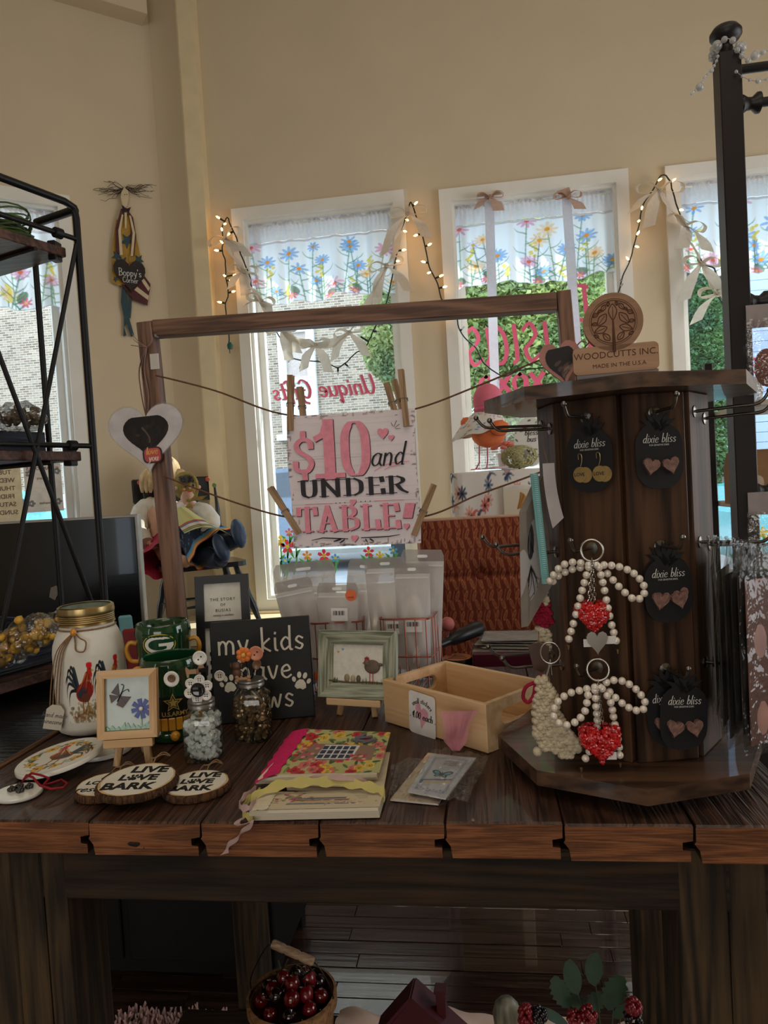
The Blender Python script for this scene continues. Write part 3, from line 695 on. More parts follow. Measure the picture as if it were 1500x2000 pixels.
# ================================================================ UNDER-TABLE GOODS
SH = .15
M_CH = mat('glazed_cherry', (92, 10, 16), .16, var=.35, scale=40, coat=.7); M_CH2 = mat('glazed_black_cherry', (28, 8, 14), .14, var=.3, scale=40, coat=.7)
M_BR = mat('red_berry', (112, 12, 20), .25, var=.3, scale=60, coat=.4); M_ST = mat('green_stem', (52, 60, 30), .6)
M_SPL = wood('basket_splint', (112, 78, 48), (156, 114, 74), 'X', 30, .6)
bc = PY(572, 1975, 1.32); bk = thing('berry_basket', 'round splint basket with wire handle full of dark cherries under the table', 'basket', (bc.x, 1.32, SH+.001))
q_ = MB(); q_.lathe([(.066, 0), (.068, .004), (.083, .16), (.080, .16), (.065, .008), (0, .008)], n=32); q_.build('bowl', M_SPL, bk)
MB().lathe([(.0835, .145), (.088, .147), (.088, .168), (.0825, .170)], n=32, cap=False).build('rim_band', M_SPL, bk)
M_WIRE = mat('dark_wire', (40, 34, 30), .4, metal=.8)
w0 = V((.085, -.01, .16)); w1 = V((-.085, .01, .16))
hp = [w0, (.082, -.012, .19), (.062, -.014, .232), (.048, -.012, .243)]
MB().tube(smooth_path(hp, 4), .0012, 6).tube(smooth_path([w1, (-.08, .0, .2), (-.045, -.008, .262), (-.028, -.012, .274)], 4), .0012, 6).build('handle_wire', M_WIRE, bk, kind='stuff')
a_, b_ = V((.052, -.012, .241)), V((-.030, -.012, .276)); q_ = (b_-a_).to_track_quat('Z', 'Y').to_matrix().to_4x4(); q_.translation = a_
MB().lathe([(.006, 0), (.0085, .003), (.0085, .026), (.0070, .030), (.0085, .034), (.0085, .056), (.0070, .060), (.0085, .064), (.0085, .085), (.006, .089)], q_, 14).build('handle_grip', wood('turned_grip', (150, 120, 92), (190, 160, 128), 'X', 40), bk)
def berry(kind, m_, c, r, sd):
    t = thing('cherry' if kind < 2 else 'strawberry', '', 'fruit', c)
    t['category'] = 'fruit'
    if kind < 2: MB().lathe([(.001, r*.82), (r*.35, r*.95), (r*.75, r*.72), (r, r*.1), (r*.86, -r*.55), (r*.45, -r*.9), (0, -r)], n=14).build('flesh', m_, t)
    else:
        MB().lathe([(0, r*.8), (r*.8, r*.75), (r, r*.25), (r*.78, -r*.5), (r*.35, -r*1.05), (0, -r*1.2)], n=14).build('flesh', m_, t)
        lf = MB()
        for k in range(6): a = k*pi/3; lf.prism([(0, 0), (r*.7, -r*.2), (r*1.1, 0), (r*.7, r*.2)], r*.85, r*.9, R(60*k) @ R(12, 'Y'))
        lf.build('leaf_cap', M_ST, t)
    if sd % 2: MB().tube([(0, 0, r*.7), (r*.3, 0, r*1.4), (r*.9, .1*r, r*2.1)], [.0012, .001, .0014], 5).build('stem', M_ST, t)
    return t
rd = random.Random(11); spots = []
for ring, n_, rr2, z_ in ((0, 9, .058, .165), (1, 7, .036, .182), (2, 3, .014, .196), (3, 8, .057, .142)):
    for k in range(n_):
        a = 2*pi*k/n_+ring*.5; spots.append((bc.x+rr2*cos(a), 1.32+rr2*sin(a), SH+z_+rd.uniform(-.004, .006)))
posw = lambda p: ('front' if p[1] < 1.29 else 'back' if p[1] > 1.35 else 'middle')
for k, p in enumerate(spots):
    kd = (0, 1, 0, 2, 1, 0)[k % 6]; t = berry(kd, (M_CH, M_CH2, M_BR)[kd], p, .0135+rd.random()*.0025, k)
    t.rotation_euler = (rd.uniform(-.7, .7), rd.uniform(-.7, .7), rd.uniform(0, 6)); t['group'] = 'glossy fruits heaped in the round splint basket'
    dx, dy = p[0]-bc.x, p[1]-1.32; wh = ('front' if dy < -.018 else 'back' if dy > .018 else 'middle')+(' left' if dx < -.015 else ' right' if dx > .015 else '')
    lv_ = 'low' if k >= 19 else ('topmost' if 16 <= k < 19 else 'inner' if k >= 9 else 'rim'); key_ = (kd, lv_, wh); t['label'] = '%s %s, %s layer at the %s of the round basket' % (('glossy dark red', 'glossy near black', 'red seeded')[kd], ('cherry', 'cherry', 'strawberry')[kd], lv_, wh)
by_ = {}
for o in bpy.data.objects:
    if o.get('category') == 'fruit': by_.setdefault(o['label'], []).append(o)
for l_, os_ in by_.items():
    if len(os_) == 2:
        os_.sort(key=lambda o: o.location.z); os_[0]['label'] = l_+', lower one'; os_[1]['label'] = l_+', higher one'
# cream cloth below
def crumple(u, v_, a=1): return .012*sin(u*19+v_*7)+.009*sin(v_*23-u*5)+.006*sin(u*41+v_*31)
q_ = MB(); q_.grid(lambda u, v_: V((-.36+.62*u, 1.10+.37*v_, SH+.026+crumple(u, v_)*.8)), 60, 40)
o = q_.build('shelf_cloth', mat('cream_pink_cloth', (224, 196, 178), .9, var=.08, scale=30), None); tag(o, 'crumpled cream cloth covering the lower shelf of the table', 'cloth')
# red house
M_RH = mat('dark_red_wood', (74, 18, 26), .5, var=.15, scale=30)
hc = PY(822, 1990, 1.33); hs = thing('toy_house', 'small dark red wooden house block with chimney under the table', 'ornament', (hc.x, 1.33, SH+.026)); hs.rotation_euler = (0, 0, radians(-4))
fixn(MB().prism([(-.058, 0), (.058, 0), (.058, .082), (-.012, .146), (-.058, .09)], -.02, .02, R(90, 'X')).build('body', M_RH, hs))
for s_, a, b in ((0, (-.082, .068), (-.010, .152)), (1, (-.014, .152), (.084, .066))):
    d = V((b[0]-a[0], b[1]-a[1], 0)); nn = V((-d.y, d.x, 0)).normalized()*.006
    fixn(MB().prism([a, b, (b[0]+nn.x, b[1]+nn.y), (a[0]+nn.x, a[1]+nn.y)], -.028, .028, R(90, 'X')).build('roof_panel', M_RH, hs))
MB().bbox((.042, 0, .133), (.018, .02, .05), b=.001).bbox((.042, 0, .158), (.024, .026, .007), b=.001).build('chimney', M_RH, hs)
# greenery
pc = PY(1180, 1990, 1.30)
M_LF = mat('dark_green_leaf', (40, 66, 38), .45, var=.3, scale=40); M_LF2 = mat('grey_green_leaf', (66, 92, 76), .5, var=.2, scale=30)
gp = thing('leaf_spray', 'artificial leafy spray with round dark leaves and berries under the table', 'artificial plant', (pc.x, 1.30, SH+.02))
def leafm(w_, l_, serr=0):
    n = 12; pts = []
    for i in range(n+1):
        t = i/n; ww = w_*sin(pi*min(1, t*.94+.03))**.7*(1+(serr if i % 2 else -serr)); pts.append((ww, t*l_))
    return [(x_, y_) for x_, y_ in pts]+[(-x_, y_) for x_, y_ in pts[::-1][1:-1]]
lv = [(1118, 1908, .030, .060, 0, -10), (1160, 1892, .030, .058, 0, 8), (1095, 1938, .032, .058, 1, -24), (1200, 1938, .038, .066, 1, 30), (1125, 1955, .024, .05, 0, -50), (1080, 1985, .018, .06, 2, -62), (1160, 1960, .03, .05, 1, 40), (1030, 1985, .016, .05, 2, 60), (1215, 1975, .02, .04, 0, 60)]
for (x_, y_, w_, l_, k_, an) in lv:
    c = PY(x_, y_, 1.28+.006*lv.index((x_, y_, w_, l_, k_, an)))-V(gp.location)
    vs = leafm(w_/1.9, l_, .16 if k_ == 1 else 0); mb = MB(); mb.prism([(p[0], p[1]-l_/2) for p in vs], -.0004, .0004, T(*c) @ R(90-12, 'X') @ R(-an, 'Z'))
    o = fixn(mb.build('leaf', (M_LF, M_LF, M_LF2)[k_], gp))
    st = MB().tube([tuple(c+V((0, .002, 0))), tuple(c*.5), (0, 0, .01)], [.001, .0014, .0016], 5); st.build('stem', M_ST, gp)
def cluster(c, r, m_, label, grp=None):
    mb = MB(); rd2 = random.Random(int(c.x*1000))
    for k in range(34):
        d = V((rd2.gauss(0, 1), rd2.gauss(0, 1), rd2.gauss(0, 1))).normalized(); mb.sph(tuple(d*r*.8), r*.36, 8, 5)
    o = mb.build('bramble_berry', m_); o.location = c; return tag(o, label, 'berry', grp, kind=None)
M_RB = mat('raspberry', (124, 14, 26), .3, var=.2, coat=.3); M_BB = mat('blackberry', (22, 12, 20), .25, var=.3, coat=.4)
for (x_, y_, r_, m_, lb) in ((1027, 1976, .013, M_RB, 'small red raspberry left of the blackberry below the table'), (1053, 1982, .014, M_BB, 'black blackberry between the raspberry and the leaves'), (1027, 1994, .013, M_RB, 'orange red raspberry low beside the striped shell'),
                             (1121, 1986, .013, M_RB, 'red raspberry under the upright round leaves'), (1150, 1982, .015, M_RB, 'largest red raspberry in front of the serrated leaf'), (1237, 1966, .014, M_RB, 'dark red raspberry at the right end of the leaf spray'), (1236, 1990, .016, M_BB, 'black blackberry under the right end of the leaf spray')):
    cluster(PY(x_, y_, 1.25), r_, m_, lb)
c = PY(990, 1978, 1.28)
o = MB().lathe([(.001, .03), (.012, .028), (.021, .018), (.026, 0), (.024, -.02), (.015, -.034), (0, -.038)], n=24, sy=.7).build('striped_shell', mat('shell_stripes', (120, 116, 98), .4, var=.7, scale=60, stretch=(1, 1, .1))); o.location = c
tag(o, 'dark and cream striped sea shell beside the raspberries', 'shell')
# ================================================================ GOODS ON THE TABLE
M_CER = mat('white_glazed_ceramic', (232, 230, 222), .22, var=.03, scale=20, coat=.4)
M_MATW = mat('chalk_white_paint', (226, 222, 212), .75, var=.05, scale=25, bump=.15)
M_TW = mat('jute_twine', (138, 108, 76), .9, var=.3, scale=300)
M_RED = mat('red_cord', (140, 16, 34), .7)
M_INK = mat('black_ink', (14, 13, 14), .6)
M_PR = printed('printed_paper', .6); M_PRG = printed('printed_glaze', .25)
def rooster(A, x, y, s, f=1, body=(140, 30, 24), neck=(190, 90, 30), tail=(20, 30, 38)):
    """a rooster s tall with feet at x, y, facing right when f = 1"""
    X = lambda a: x+f*a*s; Y_ = lambda b: y+b*s
    for k, (a, b) in enumerate(((-.62, .55), (-.66, .68), (-.58, .80), (-.47, .86), (-.36, .84), (-.55, .40))):
        A.line([(X(-.18), Y_(.45)), (X(a*.75-.04), Y_(b+.04)), (X(a), Y_(b-.08)), (X(a-.02), Y_(b-.25))], .085*s, (tail, (36, 52, 60), (14, 18, 24))[k % 3], .95, taper=True)
    A.line([(X(-.05), Y_(.3)), (X(-.08), Y_(.14)), (X(-.06), Y_(.0))], .05*s, (150, 110, 50)); A.line([(X(.08), Y_(.3)), (X(.1), Y_(.12)), (X(.12), Y_(0))], .05*s, (150, 110, 50))
    for q in (-.06, .12): A.line([(X(q-.06), Y_(-.02)), (X(q), Y_(.02)), (X(q+.08), Y_(-.02))], .03*s, (120, 84, 40))
    A.ell(X(0), Y_(.42), .3*s, .19*s, body, 1, 14*f); A.ell(X(-.08), Y_(.40), .17*s, .1*s, (40, 50, 62), .9, 20*f); A.ell(X(.02), Y_(.3), .15*s, .09*s, (96, 50, 30), .9)
    for k in range(7): A.line([(X(.2-k*.02), Y_(.82-k*.01)), (X(.24-k*.05), Y_(.6)), (X(.26-k*.08), Y_(.42))], .06*s, (neck, body, (120, 20, 16))[k % 3], .95, taper=True)
    A.ell(X(.2), Y_(.83), .075*s, .08*s, (190, 40, 30)); A.poly([(X(.26), Y_(.85)), (X(.35), Y_(.81)), (X(.26), Y_(.79))], (200, 160, 60))
    for k in range(4): A.ell(X(.13+k*.045), Y_(.94-.01*abs(k-1.5)), .028*s, .05*s, (214, 24, 34))
    A.ell(X(.25), Y_(.74), .03*s, .055*s, (206, 24, 34)); A.ell(X(.22), Y_(.85), .012*s, .012*s, (20, 10, 10))
def foliage(A, cols_, pts, r, n, rd, al=.8):
    for k in range(n):
        x, y = rd.choice(pts); A.ell(x+rd.gauss(0, r), y+rd.gauss(0, r*.5), rd.uniform(.15, .5)*r, rd.uniform(.08, .3)*r, rd.choice(cols_), al, rd.random()*180)
# ---- painted mason jar
jc = at(186, 1436); jY = jc.y+.045; jc = V((jc.x*jY/jc.y, jY, TZ)); jr = px(66, 186, jY); jh = (PY(186, 1180, jY).z-TZ)
jar = thing('mason_jar', 'tall white painted mason jar with rooster picture and gold lid at the left', 'jar', jc)
bh = jh-.034
MB().lathe([(0, .002), (jr*.8, 0), (jr*.96, .006), (jr, .016), (jr, bh*.74), (jr*.97, bh*.82), (jr*.86, bh*.92), (jr*.76, bh*.985), (jr*.75, bh+.012), (jr*.72, bh+.012)], n=48).build('glass_body', M_MATW, jar)
M_GOLD = mat('brushed_gold_lid', (176, 152, 104), .32, metal=.9, var=.15, scale=60)
lp = []; z = jh-.030
for k in range(9): lp.append((jr*.775+(.0008 if k % 2 else 0), z)); z += .0017
lid = MB().lathe([(jr*.80, jh-.034), (jr*.80, jh-.031), (jr*.765, jh-.030)]+lp+[(jr*.79, z), (jr*.80, z+.004), (jr*.785, jh-.002), (jr*.74, jh), (jr*.70, jh-.0006)], n=64, cap=False).build('lid_band', M_GOLD, jar)
MB().lathe([(0, jh-.004), (jr*.72, jh-.004), (jr*.72, jh-.0025), (0, jh-.0025)], n=48).build('lid_disc', mat('green_glass_disc', (150, 168, 148), .12, coat=.5), lid)
rd = random.Random(9); cx = atan2(-jc.y, -jc.x)
A = Art(1.9, 1.1, 230, 150, (226, 222, 212))
foliage(A, [(150, 120, 80), (110, 96, 60), (170, 140, 96), (86, 70, 44), (190, 170, 130)], [(.3, .14), (.6, .17), (.9, .12), (.5, .08), (1.3, .16), (1.6, .12), (.75, .2), (.95, .25)], .12, 240, rd, .55)
foliage(A, [(140, 60, 40), (96, 110, 66)], [(.4, .1), (1.1, .15)], .09, 60, rd, .4)
rooster(A, .58, .16, .86, 1); rooster(A, 1.42, .2, .86, 1, (170, 110, 60), (214, 150, 80))
def jsurf(u, v_):
    a = cx-.72+u*1.75; z = .028+v_*bh*.60; return V((cos(a)*(jr+.0006), sin(a)*(jr+.0006), z))
A.sheet(jsurf, 'rooster_print', printed('decoupage_print', .7), jar)
nr = jr*.80; nz_ = bh*.97
tw = MB(); tw.tube([(nr*cos(t*pi/18), nr*sin(t*pi/18), nz_) for t in range(36)], .0016, 6, closed=True)
ba = cx+(-.42); bp = V((cos(ba)*(nr+.003), sin(ba)*(nr+.003), nz_)); tg = V((-sin(ba), cos(ba), 0))
ou = V((cos(ba), sin(ba), 0))
tw.tube(smooth_path([bp, bp+tg*.012+ou*.008+V((0, 0, -.010)), bp+tg*.024+ou*.01+V((0, 0, -.018)), bp+tg*.02+ou*.012+V((0, 0, -.034)), bp+tg*.006+ou*.011+V((0, 0, -.032)), bp+tg*.004+ou*.008+V((0, 0, -.016)), bp+ou*.002], 5), .0014, 6)
for k in range(4):
    tw.tube(smooth_path([bp, bp-tg*(.016+.004*k)+ou*.010+V((0, 0, -.03)), bp-tg*(.026+.005*k)+ou*.012+V((0, 0, -.08)), bp-tg*(.032+.006*k)+ou*.010+V((0, 0, -.125-.004*k))], 5), .0011, 5)
tw.build('twine', M_TW, jar)
MB().sph(tuple(bp+ou*.008+tg*.002), .0056, 12, 8, (1, 1, 1.25)).build('amber_bead', mat('amber_glass', (214, 140, 30), .1, coat=.8), jar)
tgm = frame(bp-tg*.040+ou*.016+V((0, 0, -.148)), tg*.9+ou*-.25+V((0, 0, -.25)), ou)
pt = MB(); pt.prism([(-.015, -.022), (.015, -.022), (.015, .014), (.007, .023), (-.007, .023), (-.015, .014)], -.0004, .0004, tgm); tgo = pt.build('price_tag', mat('cream_card', (214, 206, 190), .8, var=.06), jar)
pen('hand made', .008, mat('pencil', (90, 88, 86), .8), tgo, tgm @ T(0, .004, .0005), .09, shear=.2); pen('pinecones', .008, mat('pencil'), tgo, tgm @ T(0, -.008, .0005), .09, shear=.2)
G['j'] = G['i']
# ---- easels
M_PINE = wood('raw_pine', (186, 146, 102), (222, 186, 142), 'Z', 22, .6, .12, rings=.8)
M_PINEX = wood('raw_pine_long', (206, 166, 120), (226, 190, 146), 'X', 14, .6, .08, rings=.5)
def easel(label, m, wd=.06, leg_=.036):
    e = thing('mini_easel', label, 'easel', m=m)
    MB().bbox((0, -.006, leg_+.0075), (wd*1.25, .012, .013), b=.001).build('ledge', M_PINEX, e)
    for s_ in (-1, 1):
        mm = T(s_*wd*.42, .005, 0) @ R(s_*-9, 'Y') @ R(-12, 'X'); MB().bbox((0, 0, .062), (.011, .007, .124), mm, b=.001).build('leg', M_PINE, e)
    MB().bbox((0, .010+.21*(leg_+.045), leg_+.045), (wd*.8, .005, .010), b=.001).build('cross_bar', M_PINEX, e)
    MB().bbox((0, 0, .055), (.011, .006, .112), T(0, .066, 0) @ R(24, 'X'), b=.001).build('back_leg', M_PINE, e)
    return e
def fbox(mb, w_, h_, bw_, d_, m, bev=.0012):
    """mitred frame in local xz, front face at y=0"""
    for (ax, az, bx_, bz) in ((-1, -1, 1, -1), (1, -1, 1, 1), (1, 1, -1, 1), (-1, 1, -1, -1)):
        o1, o2 = V((ax*w_/2, 0, az*h_/2)), V((bx_*w_/2, 0, bz*h_/2)); i1, i2 = V((ax*(w_/2-bw_), 0, az*(h_/2-bw_))), V((bx_*(w_/2-bw_), 0, bz*(h_/2-bw_)))
        D = V((0, d_, 0)); yield [o1, o2, i2, i1, o1+D, o2+D, i2+D, i1+D]
def rails(parent, w_, h_, bw_, d_, m, mt, inner=0, mv=None):
    for k, q in enumerate(fbox(None, w_, h_, bw_, d_, m)):
        q = [p.copy() for p in q]
        if inner: q[2].y += inner; q[3].y += inner
        mb = MB().add([m @ p for p in q], [(0, 1, 2, 3), (7, 6, 5, 4), (0, 4, 5, 1), (1, 5, 6, 2), (2, 6, 7, 3), (3, 7, 4, 0)]); fixn(mb.build('frame_rail', (mv or mt) if k % 2 else mt, parent))
# small butterfly frame
e_ = at(258, 1498); EY = e_.y; em = T(e_.x, EY, TZ) @ R(8)
easel('small pine easel holding the glass butterfly picture', em, .062, .034)
fw_, fh_ = px(118, 258, EY), px(132, 258, EY)
bm_ = em @ T(0, -.012, .0495) @ R(-9, 'X') @ T(0, 0, fh_/2)
bf = thing('butterfly_picture', 'small pine framed glass picture of a brown butterfly and blue flower', 'picture', m=bm_)
rails(bf, fw_, fh_, .012, .011, I4, M_PINEX, mv=M_PINE)
MB().box((0, .008, 0), (fw_-.02, .003, fh_-.02)).build('backing', mat('pale_teal_board', (176, 190, 188), .35, coat=.6), bf)
FR = R(90, 'X'); iw, ih = fw_/2-.012, fh_/2-.012
def glassbit(name, polys, m, th=.0016, parent=bf, y=.0064):
    for pl in polys: fixn(MB().prism(pl, 0, th, T(0, y, 0) @ FR).build(name, m, parent))
M_BG = mat('brown_glass', (66, 44, 38), .35, coat=.1); M_BL2 = mat('cobalt_glass', (36, 56, 150), .35, coat=.15); M_GG = mat('green_glass_bits', (30, 120, 50), .12, coat=.8)
u = fw_/118
bx_, bz_ = -.012, .012
glassbit('wing', [[(bx_-.001, bz_), (bx_-.014, bz_+.006), (bx_-.003, bz_+.020)], [(bx_-.001, bz_), (bx_-.017, bz_+.003), (bx_-.014, bz_-.010)], [(bx_+.001, bz_), (bx_+.017, bz_-.002), (bx_+.009, bz_-.012)], [(bx_, bz_-.001), (bx_-.006, bz_-.013), (bx_+.004, bz_-.018), (bx_+.010, bz_-.011)]], M_BG)
MB().tube([(bx_-.004, .0045, bz_-.008), (bx_+.003, .0045, bz_+.006)], .001).tube(smooth_path([(bx_+.003, .0045, bz_+.006), (bx_+.006, .0045, bz_+.016), (bx_+.002, .0045, bz_+.018)], 3), .0006).tube(smooth_path([(bx_+.003, .0045, bz_+.006), (bx_+.012, .0045, bz_+.010), (bx_+.014, .0045, bz_+.006)], 3), .0006).build('body', M_INK, bf)
fx_, fz_ = .021, -.009
for k in range(8):
    a = k*pi/4+.2; c_, s_ = cos(a), sin(a); r0, r1 = .003, .0155
    glassbit('petal', [[(fx_+c_*r0-s_*.0022, fz_+s_*r0+c_*.0022), (fx_+c_*r1-s_*.0036, fz_+s_*r1+c_*.0036), (fx_+c_*r1+s_*.0036, fz_+s_*r1-c_*.0036), (fx_+c_*r0+s_*.0022, fz_+s_*r0-c_*.0022)][::-1]], M_BL2)
MB().sph((fx_, .004, fz_), .0035).build('flower_centre', M_CER, bf)
rd = random.Random(4)
for k in range(9):
    x = -iw+.003+k*(2*iw-.006)/8; w_ = .0055; h_ = rd.uniform(.006, .013); glassbit('grass_blade', [[(x-w_, -ih+.001), (x+w_, -ih+.001), (x+rd.uniform(-.002, .004), -ih+h_)]], M_GG)
glassbit('stem', [[(fx_-.0012, fz_-.004), (fx_-.001, -ih+.004), (fx_+.001, -ih+.004), (fx_+.0008, fz_-.004)], [(fx_, -ih+.006), (fx_+.012, -ih+.012), (fx_+.009, -ih+.004)]], M_GG)
# chicken frame
M_SAGE = wood('sage_washed_wood', (110, 116, 98), (176, 180, 160), 'X', 34, .7, .5); M_SAGEZ = wood('sage_washed_wood_v', (110, 116, 98), (176, 180, 160), 'Z', 34, .7, .5)
e_ = at(700, 1400); EY = e_.y; em = T(e_.x-.004, EY, TZ) @ R(-13)
easel('small pine easel holding the grey green chicken picture', em, .085, .022)
fw_, fh_ = px(160, 700, EY)*1.02, px(128, 700, EY)*1.02
cf = thing('chicken_picture', 'grey green framed pebble art picture of a hen with three eggs', 'picture', m=em @ T(.006, -.012, .0375) @ R(-10, 'X') @ T(0, 0, fh_/2))
rails(cf, fw_, fh_, .026, .016, I4, M_SAGE, inner=.007, mv=M_SAGEZ)
MB().box((0, .013, 0), (fw_-.05, .003, fh_-.05)).build('backing', mat('speckled_paper', (222, 218, 208), .85, var=.08, scale=120), cf)
y = .0105
iw, ih = fw_/2-.026, fh_/2-.026
MB().tube(smooth_path([(-iw-.006, y-.005, -ih+.004), (-iw*.3, y-.004, -ih+.0015), (iw*.4, y-.003, -ih+.003), (iw, y, -ih+.002)], 4), .0014).build('twig', mat('twig_bark', (96, 72, 54), .8), cf)
for (x, z, a, b, m_) in ((-.022, -ih+.009, .0055, .0075, (150, 132, 108)), (-.010, -ih+.008, .005, .0065, (170, 160, 128)), (.001, -ih+.008, .0045, .007, (96, 84, 70))):
    MB().sph((x, y, z), 1, 14, 8, (a, .0025, b)).build('egg_pebble', mat('pebble_%d' % m_[0], m_, .6, var=.15, scale=90), cf)
MB().sph((.028, y, -.004), 1, 18, 10, (.0155, .004, .0125)).sph((.0435, y, 0.0), 1, 10, 6, (.006, .003, .003), ).build('hen_pebble', mat('hen_stone', (104, 88, 74), .6, var=.15, scale=90), cf, kind='stuff')
MB().sph((.018, y-.002, .003), 1, 12, 8, (.006, .003, .006)).build('head_pebble', mat('hen_head_stone', (112, 94, 80), .6), cf)
rc = mat('red_enamel', (176, 26, 28), .3)
for (x, z) in ((.015, .010), (.018, .0115), (.021, .010)): MB().sph((x, y-.002, z), 1, 8, 6, (.0016, .001, .0028)).build('comb', rc, cf)
fixn(MB().prism([(.0135, .004), (.0135, .001), (.009, .002)], 0, .0012, T(0, y-.002, 0) @ FR).build('beak', rc, cf))
for x in (.024, .030): MB().tube([(x, y-.002, -.014), (x, y-.002, -ih+.002), (x-.004, y-.002, -ih)], .0006, 5).build('leg', rc, cf)
gr = MB(); rd = random.Random(8)
for k in range(34):
    x = rd.choice((rd.uniform(-iw, -iw+.01), rd.uniform(.004, iw))); h_ = rd.uniform(.004, .012); gr.prism([(x-.0006, -ih), (x+.0006, -ih), (x+rd.uniform(-.002, .002), -ih+h_)], 0, .0005, T(0, y-.001, 0) @ FR)
gr.build('grass', mat('green_paint_strokes', (50, 104, 60), .6), cf, kind='stuff')
for (x, z, c_) in ((-iw+.010, ih-.014, (206, 160, 70)), (-iw+.019, ih-.009, (130, 160, 190))): fixn(MB().prism([(a*.0045, b*.004) for a, b in heart(16)], 0, .001, T(x, y+.0005, z) @ FR).build('heart_bead', mat('bead_%d' % c_[0], c_, .3), cf))
# ---- coasters
def disc(label, name, cat, c, r, th, m=M_CER, mm=None):
    t = thing(name, label, cat, m=(T(*c) if mm is None else mm))
    MB().lathe([(0, 0), (r*.97, 0), (r, .0012), (r, th-.0012), (r*.985, th), (0, th)], n=56).build('disc', m, t)
    return t
c2 = PZ(180, 1478, TZ+.003); r2 = px(60, 185, c2.y)
ob = disc('white ceramic coaster partly hidden behind the sunflower rooster coaster', 'ceramic_coaster', 'coaster', (c2.x, c2.y+.03, TZ+.0005), r2, .008)
A = Art(2, 2, 110, 110, (232, 230, 222)); rooster(A, 1.0, .5, 1.1, -1); 
def dmap(r, z, cut=1.0): return lambda u, v_: (lambda a, b: V((a*sqrt(max(0, 1-b*b/2))*r, b*sqrt(max(0, 1-a*a/2))*r, z)))(2*u-1, 2*v_-1)
A.sheet(dmap(r2*.95, .0083), 'rooster_print', M_PRG, ob)
c1 = PZ(119, 1489, TZ+.010); r1 = px(82, 119, c1.y)
mm = T(c1.x, c1.y, TZ+.0135) @ R(-2) @ R(-7, 'Y') @ R(4, 'X')
ob = disc('round white ceramic coaster printed with a rooster inside a sunflower wreath', 'ceramic_coaster', 'coaster', None, r1, .008, mm=mm)
A = Art(2, 2, 190, 190, (232, 230, 222)); rd = random.Random(2)
for k in range(150):
    a = rd.random()*6.28; q = rd.gauss(.72, .07); A.ell(1+cos(a)*q, 1+sin(a)*q, .09, .025, rd.choice([(66, 90, 52), (104, 130, 80), (52, 74, 46), (150, 160, 110)]), .8, rd.random()*180)
for k in range(9):
    a = k*2*pi/9+.3; s_ = (.19, .13, .16)[k % 3]; A.daisy(1+cos(a)*.72, 1+sin(a)*.72, s_, (232, 176, 60), (96, 56, 30), 13, .95)
for k in range(12): a = rd.random()*6.28; A.ell(1+cos(a)*.72, 1+sin(a)*.72, .035, .035, (190, 60, 50), .9)
A.ell(1, 1, .52, .5, (232, 230, 222)); rooster(A, 1.08, .50, 1.12, -1, (150, 70, 30), (226, 190, 110), (24, 34, 58))
A.sheet(dmap(r1*.97, .0083), 'rooster_print', M_PRG, ob)
# oval ornament with black beads
c3 = PZ(36, 1548, TZ+.004); r3 = px(46, 36, c3.y)
orn = thing('paw_ornament', 'oval white ceramic ornament with black bead paw and red cord at the table corner', 'ornament', (c3.x, c3.y, TZ+.0005)); orn.rotation_euler = (0, 0, radians(-6))
MB().lathe([(0, 0), (r3*.97, 0), (r3, .0012), (r3, .0045), (r3*.98, .006), (0, .006)], n=48, sy=.9).build('disc', M_CER, orn)
M_BEAD = mat('black_glass_bead', (16, 16, 18), .12, coat=.8)
for k, (x, y) in enumerate(((-.006, .010), (.010, .011), (-.010, -.001), (.006, -.003))):
    b = MB()
    for j in range(5): a = j*1.257; b.sph((x+cos(a)*.0034, y+sin(a)*.0034, .0085), .0032, 8, 6)
    b.sph((x, y, .0105), .0036, 8, 6); b.build('bead_cluster', M_BEAD, orn)
P3 = lambda x, y, z=.004: PZ(x, y, TZ+z)-V((c3.x, c3.y, TZ+.0005))
pts = [(44, 1526, .008), (52, 1514, .018), (64, 1518, .022), (78, 1534, .016), (100, 1541, .012), (124, 1538, .010), (131, 1530, .010), (120, 1523, .012), (98, 1530, .014), (84, 1534, .014), (96, 1520, .018), (80, 1514, .022), (62, 1510, .024), (48, 1520, .014)]
rm = R(6); MB().tube([rm @ P3(*p) for p in [(a, b, c) for a, b, c in pts]], .0018, 6).build('hanging_cord', M_RED, orn)
